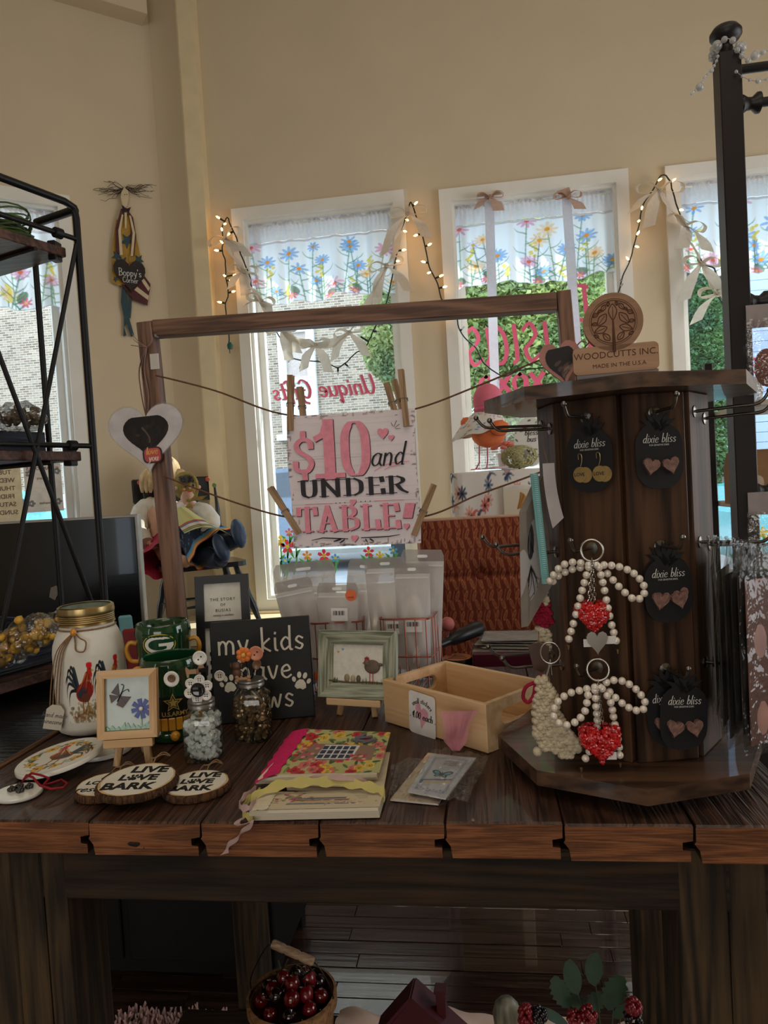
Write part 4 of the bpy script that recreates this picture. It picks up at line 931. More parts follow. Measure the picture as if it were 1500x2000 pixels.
# ---- wood slices
M_BARKR = wood('slice_bark', (52, 32, 20), (104, 70, 42), 'Z', 60, .9, .9); M_SLW = wood('slice_wood', (196, 160, 112), (220, 188, 140), 'Z', 20, .6, .2)
def slice_(label, cxy, z, rpx, rot, tilt, lines, seed):
    c = PZ(cxy[0], cxy[1], TZ+z); r = px(rpx, cxy[0], c.y); rd = random.Random(seed)
    t = thing('wood_slice_ornament', label, 'ornament', m=T(c.x, c.y, TZ+z) @ R(tilt[0], 'X') @ R(tilt[1], 'Y') @ R(rot), group='painted wood slices at the table front')
    n = 48; rr = [r*(1+.018*sin(3*a*2*pi/n+seed)+.012*rd.uniform(-1, 1)) for a in range(n)]; vs = []; fs = []
    prof = [(.90, 0), (1.0, .0005), (1.03, .004), (1.02, .008), (.99, .0105), (.945, .0112)]
    for a in range(n):
        for q, zz in prof: k = q+(rd.uniform(-.012, .012) if q > .95 else 0); vs.append((rr[a]*k*cos(2*pi*a/n), rr[a]*k*sin(2*pi*a/n), zz-.0112))
    P_ = len(prof)
    for a in range(n):
        b = (a+1) % n
        for q in range(P_-1): fs.append((a*P_+q, b*P_+q, b*P_+q+1, a*P_+q+1))
    fs.append(tuple(a*P_ for a in range(n))[::-1]); MB().add(vs, fs, I4, True).build('bark_edge', M_BARKR, t)
    MB().prism([(rr[a]*.955*cos(2*pi*a/n), rr[a]*.955*sin(2*pi*a/n)) for a in range(n)], -.0020, -.0002, ).build('wood_face', M_SLW, t)
    MB().lathe([(0, -.0004), (r*.89, -.0004), (r*.89, .0002), (0, .0002)], n=48).build('white_face', M_MATW, t)
    for (s_, sz, x, y, bo) in lines:
        if bo > 0: text(s_, sz*r, M_INK, t, T(x*r, y*r, .0004), .0003, bo, sx=1.08)
        else: pen(s_, sz*r, M_INK, t, T(x*r, y*r, .0003), .1, .3, .2)
    tw = MB().tube(smooth_path([(0, r*.95, -.004), (.004, r*1.05, .006), (.012, r*1.22, .010), (.02, r*1.3, .002), (.012, r*1.16, .008), (.002, r*1.02, .006), (-.006, r*1.1, .004), (-.012, r*1.04, -.002)], 4), .0010, 5); tw.build('twine', M_TW, t)
    return t, r
LLB = [('LIVE', .50, .12, .52, .035), ('L  VE', .44, -.0, .05, .035), ('BARK', .50, -.08, -.44, .035)]
def paw(m, parent, mtx, s, name='paw_print', th=.0005):
    fixn(MB().prism([(x*s, y*s) for x, y in [(-.36, -.30), (-.18, -.44), (.0, -.38), (.18, -.44), (.36, -.30), (.30, -.04), (.12, .16), (-.12, .16), (-.30, -.04)]], 0, th, mtx).build(name, m, parent))
    for (x, y, a, rx, ry) in ((-.46, .12, 22, .12, .17), (-.18, .42, 8, .13, .20), (.18, .42, -8, .13, .20), (.46, .12, -22, .12, .17)):
        fixn(MB().prism([(cos(k*pi/7)*rx*s, sin(k*pi/7)*ry*s) for k in range(14)], 0, th, mtx @ T(x*s, y*s, 0) @ R(a)).build('toe_print', m, parent))
t, r = slice_('round wood slice lettered in script, leftmost under the front live love bark slice', (208, 1530), .0115, 60, 6, (0, 0), [('love', .5, .1, .55, 0), ('LO', .34, -.45, .05, .03), ('rescue', .42, -.2, -.45, 0)], 1)
t, r = slice_('round live love bark wood slice at the right, tucked under the front slice', (384, 1528), .0115, 65, 4, (0, 0), LLB, 2); paw(M_INK, t, T(-.14*r, .04*r, .0003), .30*r)
t, r = slice_('front live love bark wood slice resting on top of the other two', (269, 1521), .0245, 77, 3, (2, 0), LLB, 3); paw(M_INK, t, T(-.14*r, .04*r, .0003), .30*r)
# ---- green steins
M_GRN = mat('dark_green_glaze', (16, 62, 34), .12, var=.1, scale=15, coat=.9); M_YEL = mat('yellow_gold_handle', (204, 142, 36), .3, coat=.5)
def stein(label, cpx, Y, rpx, ztop, zbase, logo):
    c = PY(cpx, 1400, Y); r = px(rpx, cpx, Y); t = thing('green_mug', label, 'mug', (c.x, Y, zbase)); h = PY(cpx, ztop, Y+r*.2).z-zbase
    MB().lathe([(0, .001), (r*.93, 0), (r, .004), (r, h*.12), (r*.96, h*.14), (r*.96, h*.5), (r*1.02, h*.86), (r*1.04, h*.9), (r*1.0, h*.985), (r*.96, h), (r*.90, h*.985), (r*.88, h*.85), (r*.86, .012), (0, .012)], n=48).build('body', M_GRN, t)
    return t, r, h
sY = at(345, 1452).y+.045
t, r, h = stein('green glazed mug with large white G badge, the rear one of two', 330, sY+.085, 51, 1212, TZ+.0005, 0)
fa = atan2(-t.location.y, -t.location.x)-.18
def cyl_patch(r, a0, z0, w_, h_, z_=0):
    return lambda u, v_: V((cos(a0+(u-.5)*w_/r)*r, sin(a0+(u-.5)*w_/r)*r, z0+(v_-.5)*h_))
A = Art(3.2, 2, 120, 76, (16, 62, 34))
A.ell(1.6, 1, 1.56, .97, (226, 190, 60)); A.ell(1.6, 1, 1.48, .90, (20, 66, 40)); A.ell(1.6, 1, 1.34, .78, (232, 230, 222)); A.ell(1.62, 1, 1.0, .5, (20, 66, 40)); A.poly([(1.9, 1.0), (3.1, 1.0), (3.1, 1.45), (2.1, 1.5)], (20, 66, 40)); A.poly([(1.6, 1.12), (2.95, 1.12), (2.95, .82), (2.6, .62), (2.3, .6), (2.3, .84), (1.6, .84)], (232, 230, 222))
A.sheet(cyl_patch(r*1.035, fa, h*.82, r*1.28, r*.80), 'badge', M_PRG, t)
for s_ in (-1, 1):
    a = fa+s_*1.45; o_ = V((cos(a), sin(a), 0)); z = h*.74
    MB().tube(smooth_path([o_*r*.97+V((0, 0, z-.022)), o_*(r+.012)+V((0, 0, z-.018)), o_*(r+.018)+V((0, 0, z)), o_*(r+.012)+V((0, 0, z+.014)), o_*r*.97+V((0, 0, z+.012))], 4), .0042, 8).build('handle', M_YEL, t)
t, r, h = stein('green mug with gold army star badge, in front of the rear green mug', 340, sY, 55, 1276, TZ+.0005, 1)
fa = atan2(-t.location.y, -t.location.x)
M_GLD = mat('gold_print', (196, 166, 90), .35, metal=.3); M_BKP = mat('black_band', (20, 24, 22), .3)
MB().lathe([(r*.975, h*.30), (r*1.02, h*.30), (r*1.02, h*.56), (r*.975, h*.56)], n=48, cap=False).build('black_band', M_BKP, t)
def curved(o, r, a0, z0):
    """wrap a flat xy mesh round the cylinder"""
    for v_ in o.data.vertices: a = a0+v_.co.x/r; q = r+v_.co.z; v_.co = V((cos(a)*q, sin(a)*q, z0+v_.co.y))
    return fixn(o)
curved(text('U.S.ARMY', .0105, M_GLD, t, I4, .0003, .02, name='lettering'), r*1.023, fa+.04, h*.355)
st = [(cos(pi/2+k*pi/5)*(.017 if k % 2 == 0 else .0075), sin(pi/2+k*pi/5)*(.017 if k % 2 == 0 else .0075)) for k in range(10)]
st2 = [(a*.78, b*.78) for a, b in st]
curved(MB().prism(st, 0, .0006, hole=st2).build('star', M_GLD, t), r*1.023, fa+.0, h*.49); curved(MB().prism([(a*.55, b*.55) for a, b in st], 0, .0006).build('star', M_GLD, t), r*1.023, fa+.0, h*.49)
for k in range(26):
    a = 2*pi*k/26; MB().bbox((r*1.0, 0, h*.235), (.006, 2*pi*r/26-.001, h*.15), R(math.degrees(a)), b=.001).build('band_slat', M_YEL, t)
MB().lathe([(.006, 0), (.0085, .004), (.008, .010), (.004, .013), (.005, .017), (0, .019)], T(cos(fa)*r*.95, sin(fa)*r*.95, h*.095) @ V((cos(fa), sin(fa), 0)).to_track_quat('Z', 'Y').to_matrix().to_4x4(), 14).build('spigot_knob', M_YEL, t)
for s_ in (-1,):
    a = fa+s_*1.4; o_ = V((cos(a), sin(a), 0)); z = h*.8
    MB().tube(smooth_path([o_*r*.97+V((0, 0, z-.022)), o_*(r+.012)+V((0, 0, z-.018)), o_*(r+.016)+V((0, 0, z)), o_*(r+.010)+V((0, 0, z+.012)), o_*r*.97+V((0, 0, z+.012))], 4), .0042, 8).build('handle', M_YEL, t)
# small packets between jar and mugs
for (nm, x0, x1, y0, y1, Y, c_, lb) in (('blue_packet', 238, 268, 1202, 1262, 1.50, (120, 178, 186), 'small light blue packet standing behind the mason jar'), ('red_packet', 246, 288, 1228, 1330, 1.40, (150, 44, 44), 'red packet leaning between the mason jar and the green mugs')):
    a, b = PY(x0, y0, Y), PY(x1, y1, Y); w_, h_ = b.x-a.x, a.z-TZ
    o = MB().bbox((0, 0, h_/2), (w_, .012, h_), b=.004).build(nm, mat(nm+'_foil', c_, .35, var=.1)); o.matrix_world = T((a.x+b.x)/2, Y, TZ) @ R(-3, 'Y'); tag(o, lb, 'packet')
# ---- button jars
M_JG = clear('jar_glass', (240, 246, 246), .16, .02); M_TIN = mat('grey_tin_lid', (138, 136, 132), .35, metal=.8)
def sq(r, z, k=.35):
    o = []
    for cx_, cy_, a in ((1, 1, 0), (-1, 1, 90), (-1, -1, 180), (1, -1, 270)):
        for i in range(4): q = radians(a+30*i); o.append((cx_*r*(1-k)+r*k*cos(q), cy_*r*(1-k)+r*k*sin(q), z))
    return o
def loft(rings, cap=True):
    vs = [p for r_ in rings for p in r_]; n = len(rings[0]); fs = []
    for i in range(len(rings)-1):
        for j in range(n): fs.append((i*n+j, i*n+(j+1) % n, (i+1)*n+(j+1) % n, (i+1)*n+j))
    if cap: fs += [tuple(range(n))[::-1], tuple(range((len(rings)-1)*n, len(rings)*n))]
    return MB().add(vs, fs, I4, True)
def button(parent, c, r, m, holes=4, name='button', tilt=0, flower=False):
    mm = T(*c) @ R(tilt, 'Z') @ FR
    MB().lathe([(0, 0), (r*.9, 0), (r, .0008), (r, .0018), (r*.86, .0026), (r*.72, .0018), (0, .0018)], mm, 20).build(name, m, parent)
    for k in range(holes): a = k*2*pi/holes+.78; MB().lathe([(0, 0), (r*.12, 0), (r*.12, .0002), (0, .0002)], mm @ T(cos(a)*r*.28, sin(a)*r*.28, .0019), 8).build('button_hole', M_INK, parent)
def bjar(label, bx_, by, half, topy, fillm, rot):
    c = at(bx_, by); Y = c.y+px(half, bx_, c.y); r = px(half, bx_, Y); c = PY(bx_, 1400, Y); h = PY(bx_, topy, Y).z-TZ
    t = thing('button_jar', label, 'jar', m=T(c.x, Y, TZ+.0005) @ R(rot)); hb = h-.010
    loft([sq(r*.9, .0), sq(r, .004), sq(r, hb*.76), sq(r*.93, hb*.84), sq(r*.74, hb*.94, .9), sq(r*.72, hb, .98)]).build('glass_body', M_JG, t)
    MB().lathe([(0, h), (r*.78, h), (r*.8, h-.0015), (r*.8, h-.004), (r*.77, h-.005), (r*.8, h-.006), (r*.8, h-.011), (r*.74, h-.011)][::-1], n=32).build('lid', M_TIN, t)
    rd = random.Random(int(bx_)); bd_ = MB(); top = hb*.80
    for k in range(360):
        p = (rd.uniform(-1, 1)*r*.84, rd.uniform(-1, 1)*r*.84, rd.uniform(.004, top))
        if max(abs(p[0]), abs(p[1])) < r*.45: continue
        q = Euler((rd.random()*3, rd.random()*3, 0)).to_matrix().to_4x4(); bd_.lathe([(.0014, -.0034), (.0044, -.0026), (.0044, .0026), (.0014, .0034)], T(*p) @ q, 8)
    bd_.build('beads', fillm, t, kind='stuff')
    return t, r, h
M_WB = mat('white_button', (230, 228, 222), .3, coat=.3); M_BRB = mat('brown_button', (120, 86, 60), .35); M_PK = mat('peach_button', (214, 140, 112), .35); M_ORB = mat('orange_button', (222, 124, 50), .4)
t, r, h = bjar('square glass jar of white beads topped with white button flower', 395, 1492, 33, 1366, mat('white_bead', (244, 244, 238), .25), 6)
sc = px(1, 395, t.location.y)
def B2(x, y, d=0): return ((x-395)*sc, -.012+d, h+(1366-y)*sc)
for k in range(6): a = k*pi/3+.35; c = B2(396, 1342); button(t, (c[0]+cos(a)*.0155, c[1], c[2]+sin(a)*.0155), .0085, M_WB, 4)
button(t, tuple(V(B2(396, 1342))+V((0, -.003, 0))), .0115, M_BEAD, 0)
button(t, B2(345, 1319), .0125, M_WB, 0); button(t, B2(346, 1317, -.003), .0062, M_BRB, 4)
button(t, B2(403, 1281), .0115, M_WB, 2)
wr = MB(); 
for (x, y) in ((396, 1342), (350, 1325), (403, 1285)): wr.tube(smooth_path([(0, 0, h-.002), ((x-395)*sc*.4, -.004, h+.012), tuple(V(B2(x, y))+V((0, .0035, 0)))], 4), .0007, 5)
wr.build('stem_wire', M_WIRE, t, kind='stuff')
dogp = [(-.012, -.008), (-.009, -.008), (-.008, -.002), (.006, -.002), (.008, -.008), (.011, -.008), (.012, .004), (.018, .008), (.016, .013), (.010, .013), (.006, .006), (-.008, .005), (-.013, .010), (-.014, .006)]
for (x, y, m_, s_) in ((388, 1310, mat('tan_button', (170, 132, 100), .5), 1), (404, 1308, M_BEAD, -.8)):
    fixn(MB().prism([(a*s_*.95, b*.95) for a, b in dogp], 0, .002, T(*B2(x, y, .004)) @ FR).build('dog_button', m_, t))
t, r, h = bjar('ribbed glass jar of brassy beads topped with orange flower button', 494, 1452, 33, 1326, mat('brass_bead', (150, 122, 88), .28, metal=.7), 4)
sc = px(1, 494, t.location.y)
def B2(x, y, d=0): return ((x-494)*sc, -.012+d, h+(1326-y)*sc)
for k in range(7): a = k*2*pi/7; c = B2(489, 1274, -.004); MB().sph((c[0]+cos(a)*.0085, c[1], c[2]+sin(a)*.0085), 1, 10, 6, (.0052, .002, .0052)).build('petal', M_ORB, t)
MB().sph(B2(489, 1274, -.007), .004, 10, 6).build('flower_centre', mat('yellow_bead', (224, 176, 80), .4), t)
button(t, B2(512, 1273), .0125, M_PK, 2); button(t, B2(438, 1314), .0095, M_WB, 4); button(t, B2(510, 1296, .004), .009, M_BRB, 0, tilt=50)
M_DB = mat('brown_dog_button', (92, 62, 44), .4)
d_ = B2(472, 1297); MB().sph(d_, 1, 12, 8, (.0095, .004, .0075)).sph((d_[0], d_[1], d_[2]-.012), 1, 12, 8, (.008, .004, .009)).build('dog_button', M_DB, t, kind='stuff')
for s_ in (-1, 1): MB().sph((d_[0]+s_*.009, d_[1]-.002, d_[2]+.001), 1, 8, 6, (.0035, .002, .006)).build('ear', mat('dark_ear', (60, 40, 28), .4), t)
bn = MB(); c = V(B2(484, 1321, -.004)); bn.bbox(tuple(c), (.018, .003, .005), b=.001)
for a in (-1, 1):
    for b in (-1, 1): bn.sph((c.x+a*.010, c.y, c.z+b*.0028), 1, 8, 6, (.0035, .0016, .0033))
bn.build('bone_button', mat('tan_button'), t, kind='stuff')
wr = MB()
for (x, y) in ((489, 1274), (512, 1275), (440, 1316), (472, 1300), (508, 1298)): wr.tube(smooth_path([(0, 0, h-.002), ((x-494)*sc*.5, -.004, h+.010), tuple(V(B2(x, y))+V((0, .004, 0)))], 4), .0007, 5)
wr.build('stem_wire', M_WIRE, t, kind='stuff')
# ---- black sign
c = at(518, 1408); sw, sh_ = px(196, 518, c.y), px(198, 518, c.y)
sg = thing('pet_sign', 'square black wooden sign hand lettered my kids have paws', 'sign', m=T(c.x, c.y, TZ+.0005) @ R(13) @ R(-5, 'X'))
MB().bbox((0, .01, sh_/2), (sw, .02, sh_), b=.0015).build('board', mat('black_painted_board', (20, 20, 21), .6, var=.3, scale=30, bump=.1), sg)
M_LW = mat('warm_white_paint', (214, 208, 192), .7)
for s_, sz, x, z in (('my kids', .043, .0, .775), ('have', .043, .03, .50), ('paws', .043, .02, .215)):
    pen(s_, sz, M_LW, sg, T(x*sw, -.0003, z*sh_) @ FR, .085, .15, .0, th=.0005, space=.07, sx=1.0)
paw(M_LW, sg, T(-.33*sw, -.0003, .38*sh_) @ FR @ R(8), .030); paw(M_LW, sg, T(.38*sw, -.0003, .35*sh_) @ FR @ R(-12), .030)
# ---- pine box
L0, F0 = at(752, 1410), at(953, 1473); bl = (F0-L0).length; ang = atan2(F0.y-L0.y, F0.x-L0.x); bh_ = px(98, 950, F0.y); Rt = PZ(1045, 1325, TZ+bh_)
bw_ = (Rt-V((F0.x, F0.y, TZ+bh_))).dot(V((-sin(ang), cos(ang), 0)))
bxm = T(L0.x, L0.y, TZ+.0005) @ R(math.degrees(ang))
pb = thing('pine_box', 'open pine wood box with oval handle cutouts', 'box', m=bxm); tk = .009
MB().bbox((bl/2, tk/2, bh_/2), (bl, tk, bh_), b=.001).build('long_side', M_PINEX, pb)
MB().bbox((bl/2, bw_-tk/2, bh_/2), (bl, tk, bh_), b=.001).build('long_side', M_PINEX, pb)
MB().bbox((bl/2, bw_/2, .004), (bl-.02, bw_-.02, .006), b=.0005).build('bottom', M_PINEX, pb)
M_PINEY = wood('raw_pine_short', (204, 164, 118), (226, 190, 146), 'X', 14, .6, .08, rings=.5)
ho = []
W2, H2 = bw_/2-tk, bh_/2
hl = rrect(bw_*.56, .026, .0128, 4); n_ = len(hl)
def sqr(a):  # matching point on the rectangle for each point of the hole
    x, y = a; s_ = min(W2/abs(x) if x else 9e9, H2/abs(y*3) if y else 9e9); return (max(-W2, min(W2, x*s_)), max(-H2, min(H2, y*3*s_)))
outr = [sqr(p) for p in hl]
# push the corner points out to true corners
for cx_, cy_ in ((1, 1), (-1, 1), (-1, -1), (1, -1)):
    k = min(range(n_), key=lambda i: (outr[i][0]-cx_*W2)**2+(outr[i][1]-cy_*H2)**2); outr[k] = (cx_*W2, cy_*H2)
hl = [(x, y+bh_*.12) for x, y in hl]
for x in (tk/2, bl-tk/2):
    fixn(MB().prism(outr, -tk/2, tk/2, T(x, bw_/2, bh_/2) @ R(90, 'Z') @ FR, hole=hl).build('end_panel', M_PINEY, pb))
# price bag on the box front
tgm = bxm @ T(bl*.425, -.004, bh_*.45) @ R(90, 'X') @ R(-3)
tg_ = thing('sticker_price_sign', 'white paper tag reading small stickers one dollar each hung on the pine box', 'sign', m=tgm)
MB().prism(rrect(.062, .072, .006), 0, .0006).build('card', mat('white_card', (232, 228, 226), .6), tg_)
hp_ = [(-.004, -.012), (-.014, .004), (-.013, .016), (-.005, .018), (-.001, .008), (.004, .012), (.013, .008), (.014, -.002), (.004, -.016), (-.002, -.024)]
fixn(MB().prism([(p.x, p.y) for p in smooth_path(hp_, 4, True)], .0006, .0009).build('pink_heart', mat('pale_pink_ink', (222, 160, 176), .7), tg_))
pen('small stickers', .0082, M_INK, tg_, T(0, .022, .0007), .09, .3, .1, arc=.032); pen('. 1.00 each .', .0112, M_INK, tg_, T(.002, -.004, .001), .10, .4, .15)
text('$', .008, M_INK, tg_, T(-.0205, -.003, .0012), .0002)
# ---- note books
def quad(c4, z0, z1, inset=0):
    """slab whose top corners lie at height z1, listed front-left, front-right, back-right, back-left"""
    t = [PZ(x, y, z1) for x, y in c4]; return MB().add([(p.x, p.y, z0) for p in t]+[(p.x, p.y, z1) for p in t], [(0, 3, 2, 1), (4, 5, 6, 7), (0, 1, 5, 4), (1, 2, 6, 5), (2, 3, 7, 6), (3, 0, 4, 7)])
def bil(c4, z):
    t = [PZ(x, y, z) for x, y in c4]; return lambda u, v_: t[0].lerp(t[1], u).lerp(t[3].lerp(t[2], u), v_)
def roses(A, n, rd, cols_, r, grn=True):
    for k in range(n*2 if grn else 0): A.ell(rd.random()*A.w, rd.random()*A.h, r*.7, r*.25, rd.choice([(90, 110, 60), (130, 150, 90), (60, 84, 50)]), .9, rd.random()*180)
    for k in range(n):
        x, y = rd.random()*A.w, rd.random()*A.h; c_ = rd.choice(cols_); s_ = rd.uniform(.7, 1.15)*r
        for j in range(6): a = j*pi/3+rd.random(); A.ell(x+cos(a)*s_*.5, y+sin(a)*s_*.5, s_*.6, s_*.45, c_, .95, math.degrees(a))
        for j in range(7): a = rd.random()*6.28; A.line([(x+cos(a)*s_*.2, y+sin(a)*s_*.2), (x+cos(a+.8)*s_*.5, y+sin(a+.8)*s_*.5), (x+cos(a+1.6)*s_*.6, y+sin(a+1.6)*s_*.55)], s_*.1, tuple(int(q*.6) for q in c_), .7)
        A.ell(x, y, s_*.2, s_*.2, tuple(int(q*.55) for q in c_), .8)
M_PAGE = mat('cream_pages', (222, 212, 190), .8, var=.06, scale=200, stretch=(1, 1, 30))
def book(label, c4, zt, n_sheets, base=TZ+.0006, curl=0):
    t = thing('note_book', label, 'notebook'); n = n_sheets; z = base
    dz = (zt-.0012-base)/n; rd = random.Random(int(c4[0][0]))
    for k in range(n):
        j = [(x+rd.uniform(-2, 2), y+rd.uniform(-.6, .6)) for x, y in c4]; quad([(x, y+((zt-z)*900)) for x, y in j], z+.0002, z+dz-.0004).build('page_block', M_PAGE, t); z += dz
    return t
under = [(560, 1533), (748, 1537), (760, 1470), (585, 1462)]
nb0 = thing('note_book', 'plain cream notebook lying underneath the floral notebook', 'notebook')
quad(under, TZ+.0006, TZ+.0085).build('page_block', M_PAGE, nb0); quad([(558, 1533), (750, 1538), (762, 1469), (584, 1461)], TZ+.0085, TZ+.0095).build('cover', mat('cream_cover', (206, 196, 170), .7), nb0)
zt = TZ+.024; c4 = [(538, 1512), (741, 1508), (763, 1430), (600, 1424)]
nb = thing('note_book', 'floral rose covered notebook with bright pink fabric spine', 'notebook')
for k in range(3): quad([(500+k*2, 1521-k*3+5), (738-k, 1513-k*3+5), (758, 1440-k*3), (596, 1432-k*3)], TZ+.0098+k*.0045, TZ+.0138+k*.0045).build('page_block', M_PAGE, nb)
A = Art(2.6, 2, 200, 150, (190, 188, 130)); rd = random.Random(21); roses(A, 60, rd, [(196, 44, 52), (232, 190, 70), (222, 120, 120), (206, 60, 70), (236, 200, 90)], .16)
# printed picture of a rose-hung window
A.poly([(.2, .55), (2.3, .55), (2.3, 1.25), (.5, 1.30)], (150, 120, 104)); A.poly([(.75, .6), (1.75, .6), (1.85, 1.25), (.85, 1.25)], (226, 226, 222))
for i in range(5):
    for j in range(3): x = .8+i*.19+j*.015; y = .64+j*.2; A.poly([(x, y), (x+.15, y), (x+.165, y+.16), (x+.015, y+.16)], (50, 62, 92))
for k in range(26): A.ell(rd.uniform(.15, .75), rd.uniform(.55, 1.3), .06, .05, rd.choice([(206, 80, 110), (222, 150, 160), (90, 120, 70)]), .95)
for k in range(16): A.ell(rd.uniform(1.65, 2.1), rd.uniform(.5, .8), .06, .05, rd.choice([(196, 70, 90), (170, 60, 60), (222, 180, 150)]), .95)
quad(c4, zt-.0012, zt-.0002).build('cover', M_PAGE, nb); A.sheet(bil(c4, zt), 'cover_print', M_PR, nb)
sp = [(490, 1523), (541, 1513), (604, 1423), (561, 1424)]; f_ = bil(sp, zt+.0016)
q_ = MB(); q_.grid(lambda u, v_: f_(u, v_)+V((.0015*sin(v_*40+u*5), 0, .0005*sin(v_*31+u*9)-.011*(1-u)**3)), 8, 30); q_.build('fabric_spine', mat('hot_pink_fabric', (214, 30, 104), .85, var=.15, scale=200, bump=.3), nb)
q_ = MB()
for (x, y, a) in ((712, 1440, 15), (700, 1446, -20), (722, 1447, 40), (706, 1438, 70), (696, 1444, 100)):
    p = PZ(x, y, zt+.003); q_.box((0, 0, 0), (.026, .005, .0012), T(*p) @ R(a) @ R(12, 'X'))
q_.build('grey_bow', mat('grey_ribbon', (96, 100, 116), .5), nb, kind='stuff')
# front scrap book
zt = TZ+.020; c4 = [(486, 1581), (741, 1574), (752, 1541), (512, 1548)]
sbk = thing('scrap_book', 'thick cream scrapbook tied with ribbons at the front table edge', 'notebook')
for k in range(4): quad([(484+k, 1597-k*4.5), (741-k, 1591-k*4.5), (752, 1552-k*3), (512, 1556-k*3)], TZ+.0006+k*.0045, TZ+.0046+k*.0045).build('page_block', M_PAGE, sbk)
A = Art(5, 1.6, 240, 70, (206, 192, 164)); rd = random.Random(5)
for k in range(5): A.poly([(1.3+k*.1, .35+k*.16), (4-k*.15, .3+k*.17), (4.05-k*.15, .42+k*.17), (1.35+k*.1, .47+k*.16)], [(96, 110, 140), (190, 160, 120), (120, 90, 80), (70, 84, 112), (206, 180, 150)][k], .9)
for k in range(50): A.ell(rd.gauss(1.5, .35), rd.gauss(1.0, .2), .09, .06, rd.choice([(190, 120, 130), (222, 190, 180), (150, 80, 90), (120, 130, 90)]), .8, rd.random()*180)
for k in range(30): A.ell(rd.gauss(3.6, .5), rd.gauss(.45, .12), .08, .04, rd.choice([(200, 170, 150), (170, 140, 120), (226, 206, 180)]), .8, rd.random()*180)
for k in range(3): A.line([(3.9+.1*k, 1.0-.12*k), (4.4, 1.05-.12*k)], .02, (90, 70, 60)); A.line([(.4, .9-.2*k), (.7, .95-.2*k), (1.0, .9-.2*k)], .025, (80, 60, 50))
A.sheet(bil(c4, zt), 'cover_print', M_PR, sbk); quad(c4, zt-.0012, zt-.0003).build('cover', M_PAGE, sbk)
lc = MB(); f_ = bil([(484, 1583), (520, 1580), (536, 1550), (508, 1552)], zt+.001)
for j in range(5):
    for i in range(2):
        p = f_(.25+i*.5, .1+j*.2); lc.lathe([(0, 0), (.0075, 0), (.008, .0006), (0, .0012)], T(*p), 12)
lc.build('lace_trim', mat('cream_lace', (216, 206, 182), .9), sbk, kind='stuff')
def rib(label, pts, wd, m, name='ribbon', nrm=(0, .6, 1)):
    pp = smooth_path([PZ(x, y, z) for x, y, z in pts], 5); q = MB(); q.ribbon(pp, nrm, wd, .0006); o = q.build(name, m); return tag(o, label, 'ribbon')
M_RY = sheer('pale_yellow_chiffon', (226, 214, 140), .3); M_RP = sheer('pale_pink_lace', (220, 190, 186), .3)
def ribp(pts, wd, m, parent, nrm=(0, .6, 1), th=.0008):
    pp = smooth_path([PZ(x, y, z) if not hasattr(z, 'x') else z for x, y, z in pts], 6); n = len(pp)
    q = MB(); q.ribbon(pp, [V(nrm)+V((.2*sin(i*.9), 0, .35*sin(i*1.7))) for i in range(n)], [wd*(.75+.25*sin(i*1.3)) for i in range(n)], th); return q.build('ribbon', m, parent)
ribp([(490, 1560, zt+.004), (540, 1535, zt+.012), (600, 1527, zt+.016), (660, 1527, zt+.014), (715, 1535, zt+.010), (748, 1545, zt+.006), (750, 1556, zt)], .016, M_RY, sbk)
ribp([(560, 1534, zt+.008), (620, 1519, zt+.018), (670, 1519, zt+.02), (720, 1530, zt+.008)], .009, M_RP, sbk)
ribp([(500, 1540, zt+.004), (476, 1556, zt+.006), (468, 1574, zt+.001), (486, 1578, zt+.006), (500, 1562, zt+.004)], .010, M_RP, sbk)
ribp([(508, 1545, zt+.004), (484, 1562, zt), (474, 1582, zt-.004), (480, 1592, zt-.010), (494, 1600, TZ+.006)], .012, M_RY, sbk)
tail = [PZ(486, 1588, TZ+.012), PZ(474, 1598, TZ+.006), PZ(464, 1606, TZ+.003)]
for (x, y, Y) in ((470, 1612, .860), (492, 1604, .850), (478, 1622, .852), (462, 1636, .856), (446, 1654, .858), (438, 1668, .858)): tail.append(PY(x, y, Y))
q = MB(); pp = smooth_path(tail, 6); q.ribbon(pp, [V((1, .2*sin(i*.8), .35+.3*sin(i*.6))) for i in range(len(pp))], [.011*(.8+.3*sin(i*.7)) for i in range(len(pp))], .0006); q.build('ribbon', M_RP, sbk)
# ---- card packs
M_CEL = clear('cellophane', (250, 250, 250), .16, .12, .5, 70, haze=.05)
def pack(label, card, cel, z, art, tie=None, name='card_pack'):
    t = thing(name, label, 'card'); quad(card, z, z+.0022).build('card', mat('white_card'), t)
    art.sheet(bil(card, z+.0026), 'card_print', M_PR, t)
    f_ = bil(cel, z+.004); rd = random.Random(int(z*1e5)); q = MB(); ph = rd.random()*9
    q.grid(lambda u, v_: f_(u, v_)+V((0, 0, .0022+.0018*sin(u*17+v_*9+ph)+.0016*sin(v_*23-u*11)+.001*sin(u*41)-.003*max(0, abs(u-.5)*2-.6))), 30, 30); q.build('cellophane_sleeve', M_CEL, t)
    return t
A = Art(1.2, 2, 60, 90, (214, 200, 176)); rd = random.Random(1); A.speckle((190, 130, 110), 60, .05, .5, rd); A.speckle((226, 200, 150), 60, .06, .5, rd)
pack('cream card pack in crinkled cellophane lying under the butterfly card pack', [(762, 1561), (856, 1570), (905, 1478), (836, 1470)], [(759, 1556), (870, 1576), (922, 1470), (764, 1492)], TZ+.0008, A)
A = Art(1.2, 2, 90, 130, (206, 212, 222)); 
for q in (.06, .1): A.line([(.1+q, .1+q), (1.1-q, .1+q), (1.1-q, 1.9-q), (.1+q, 1.9-q), (.1+q, .1+q)], .018, (120, 140, 180), .8, False)
A.ell(.66, 1.58, .3, .24, (226, 226, 222)); A.ell(.66, 1.58, .3, .24, (150, 165, 190), .3)
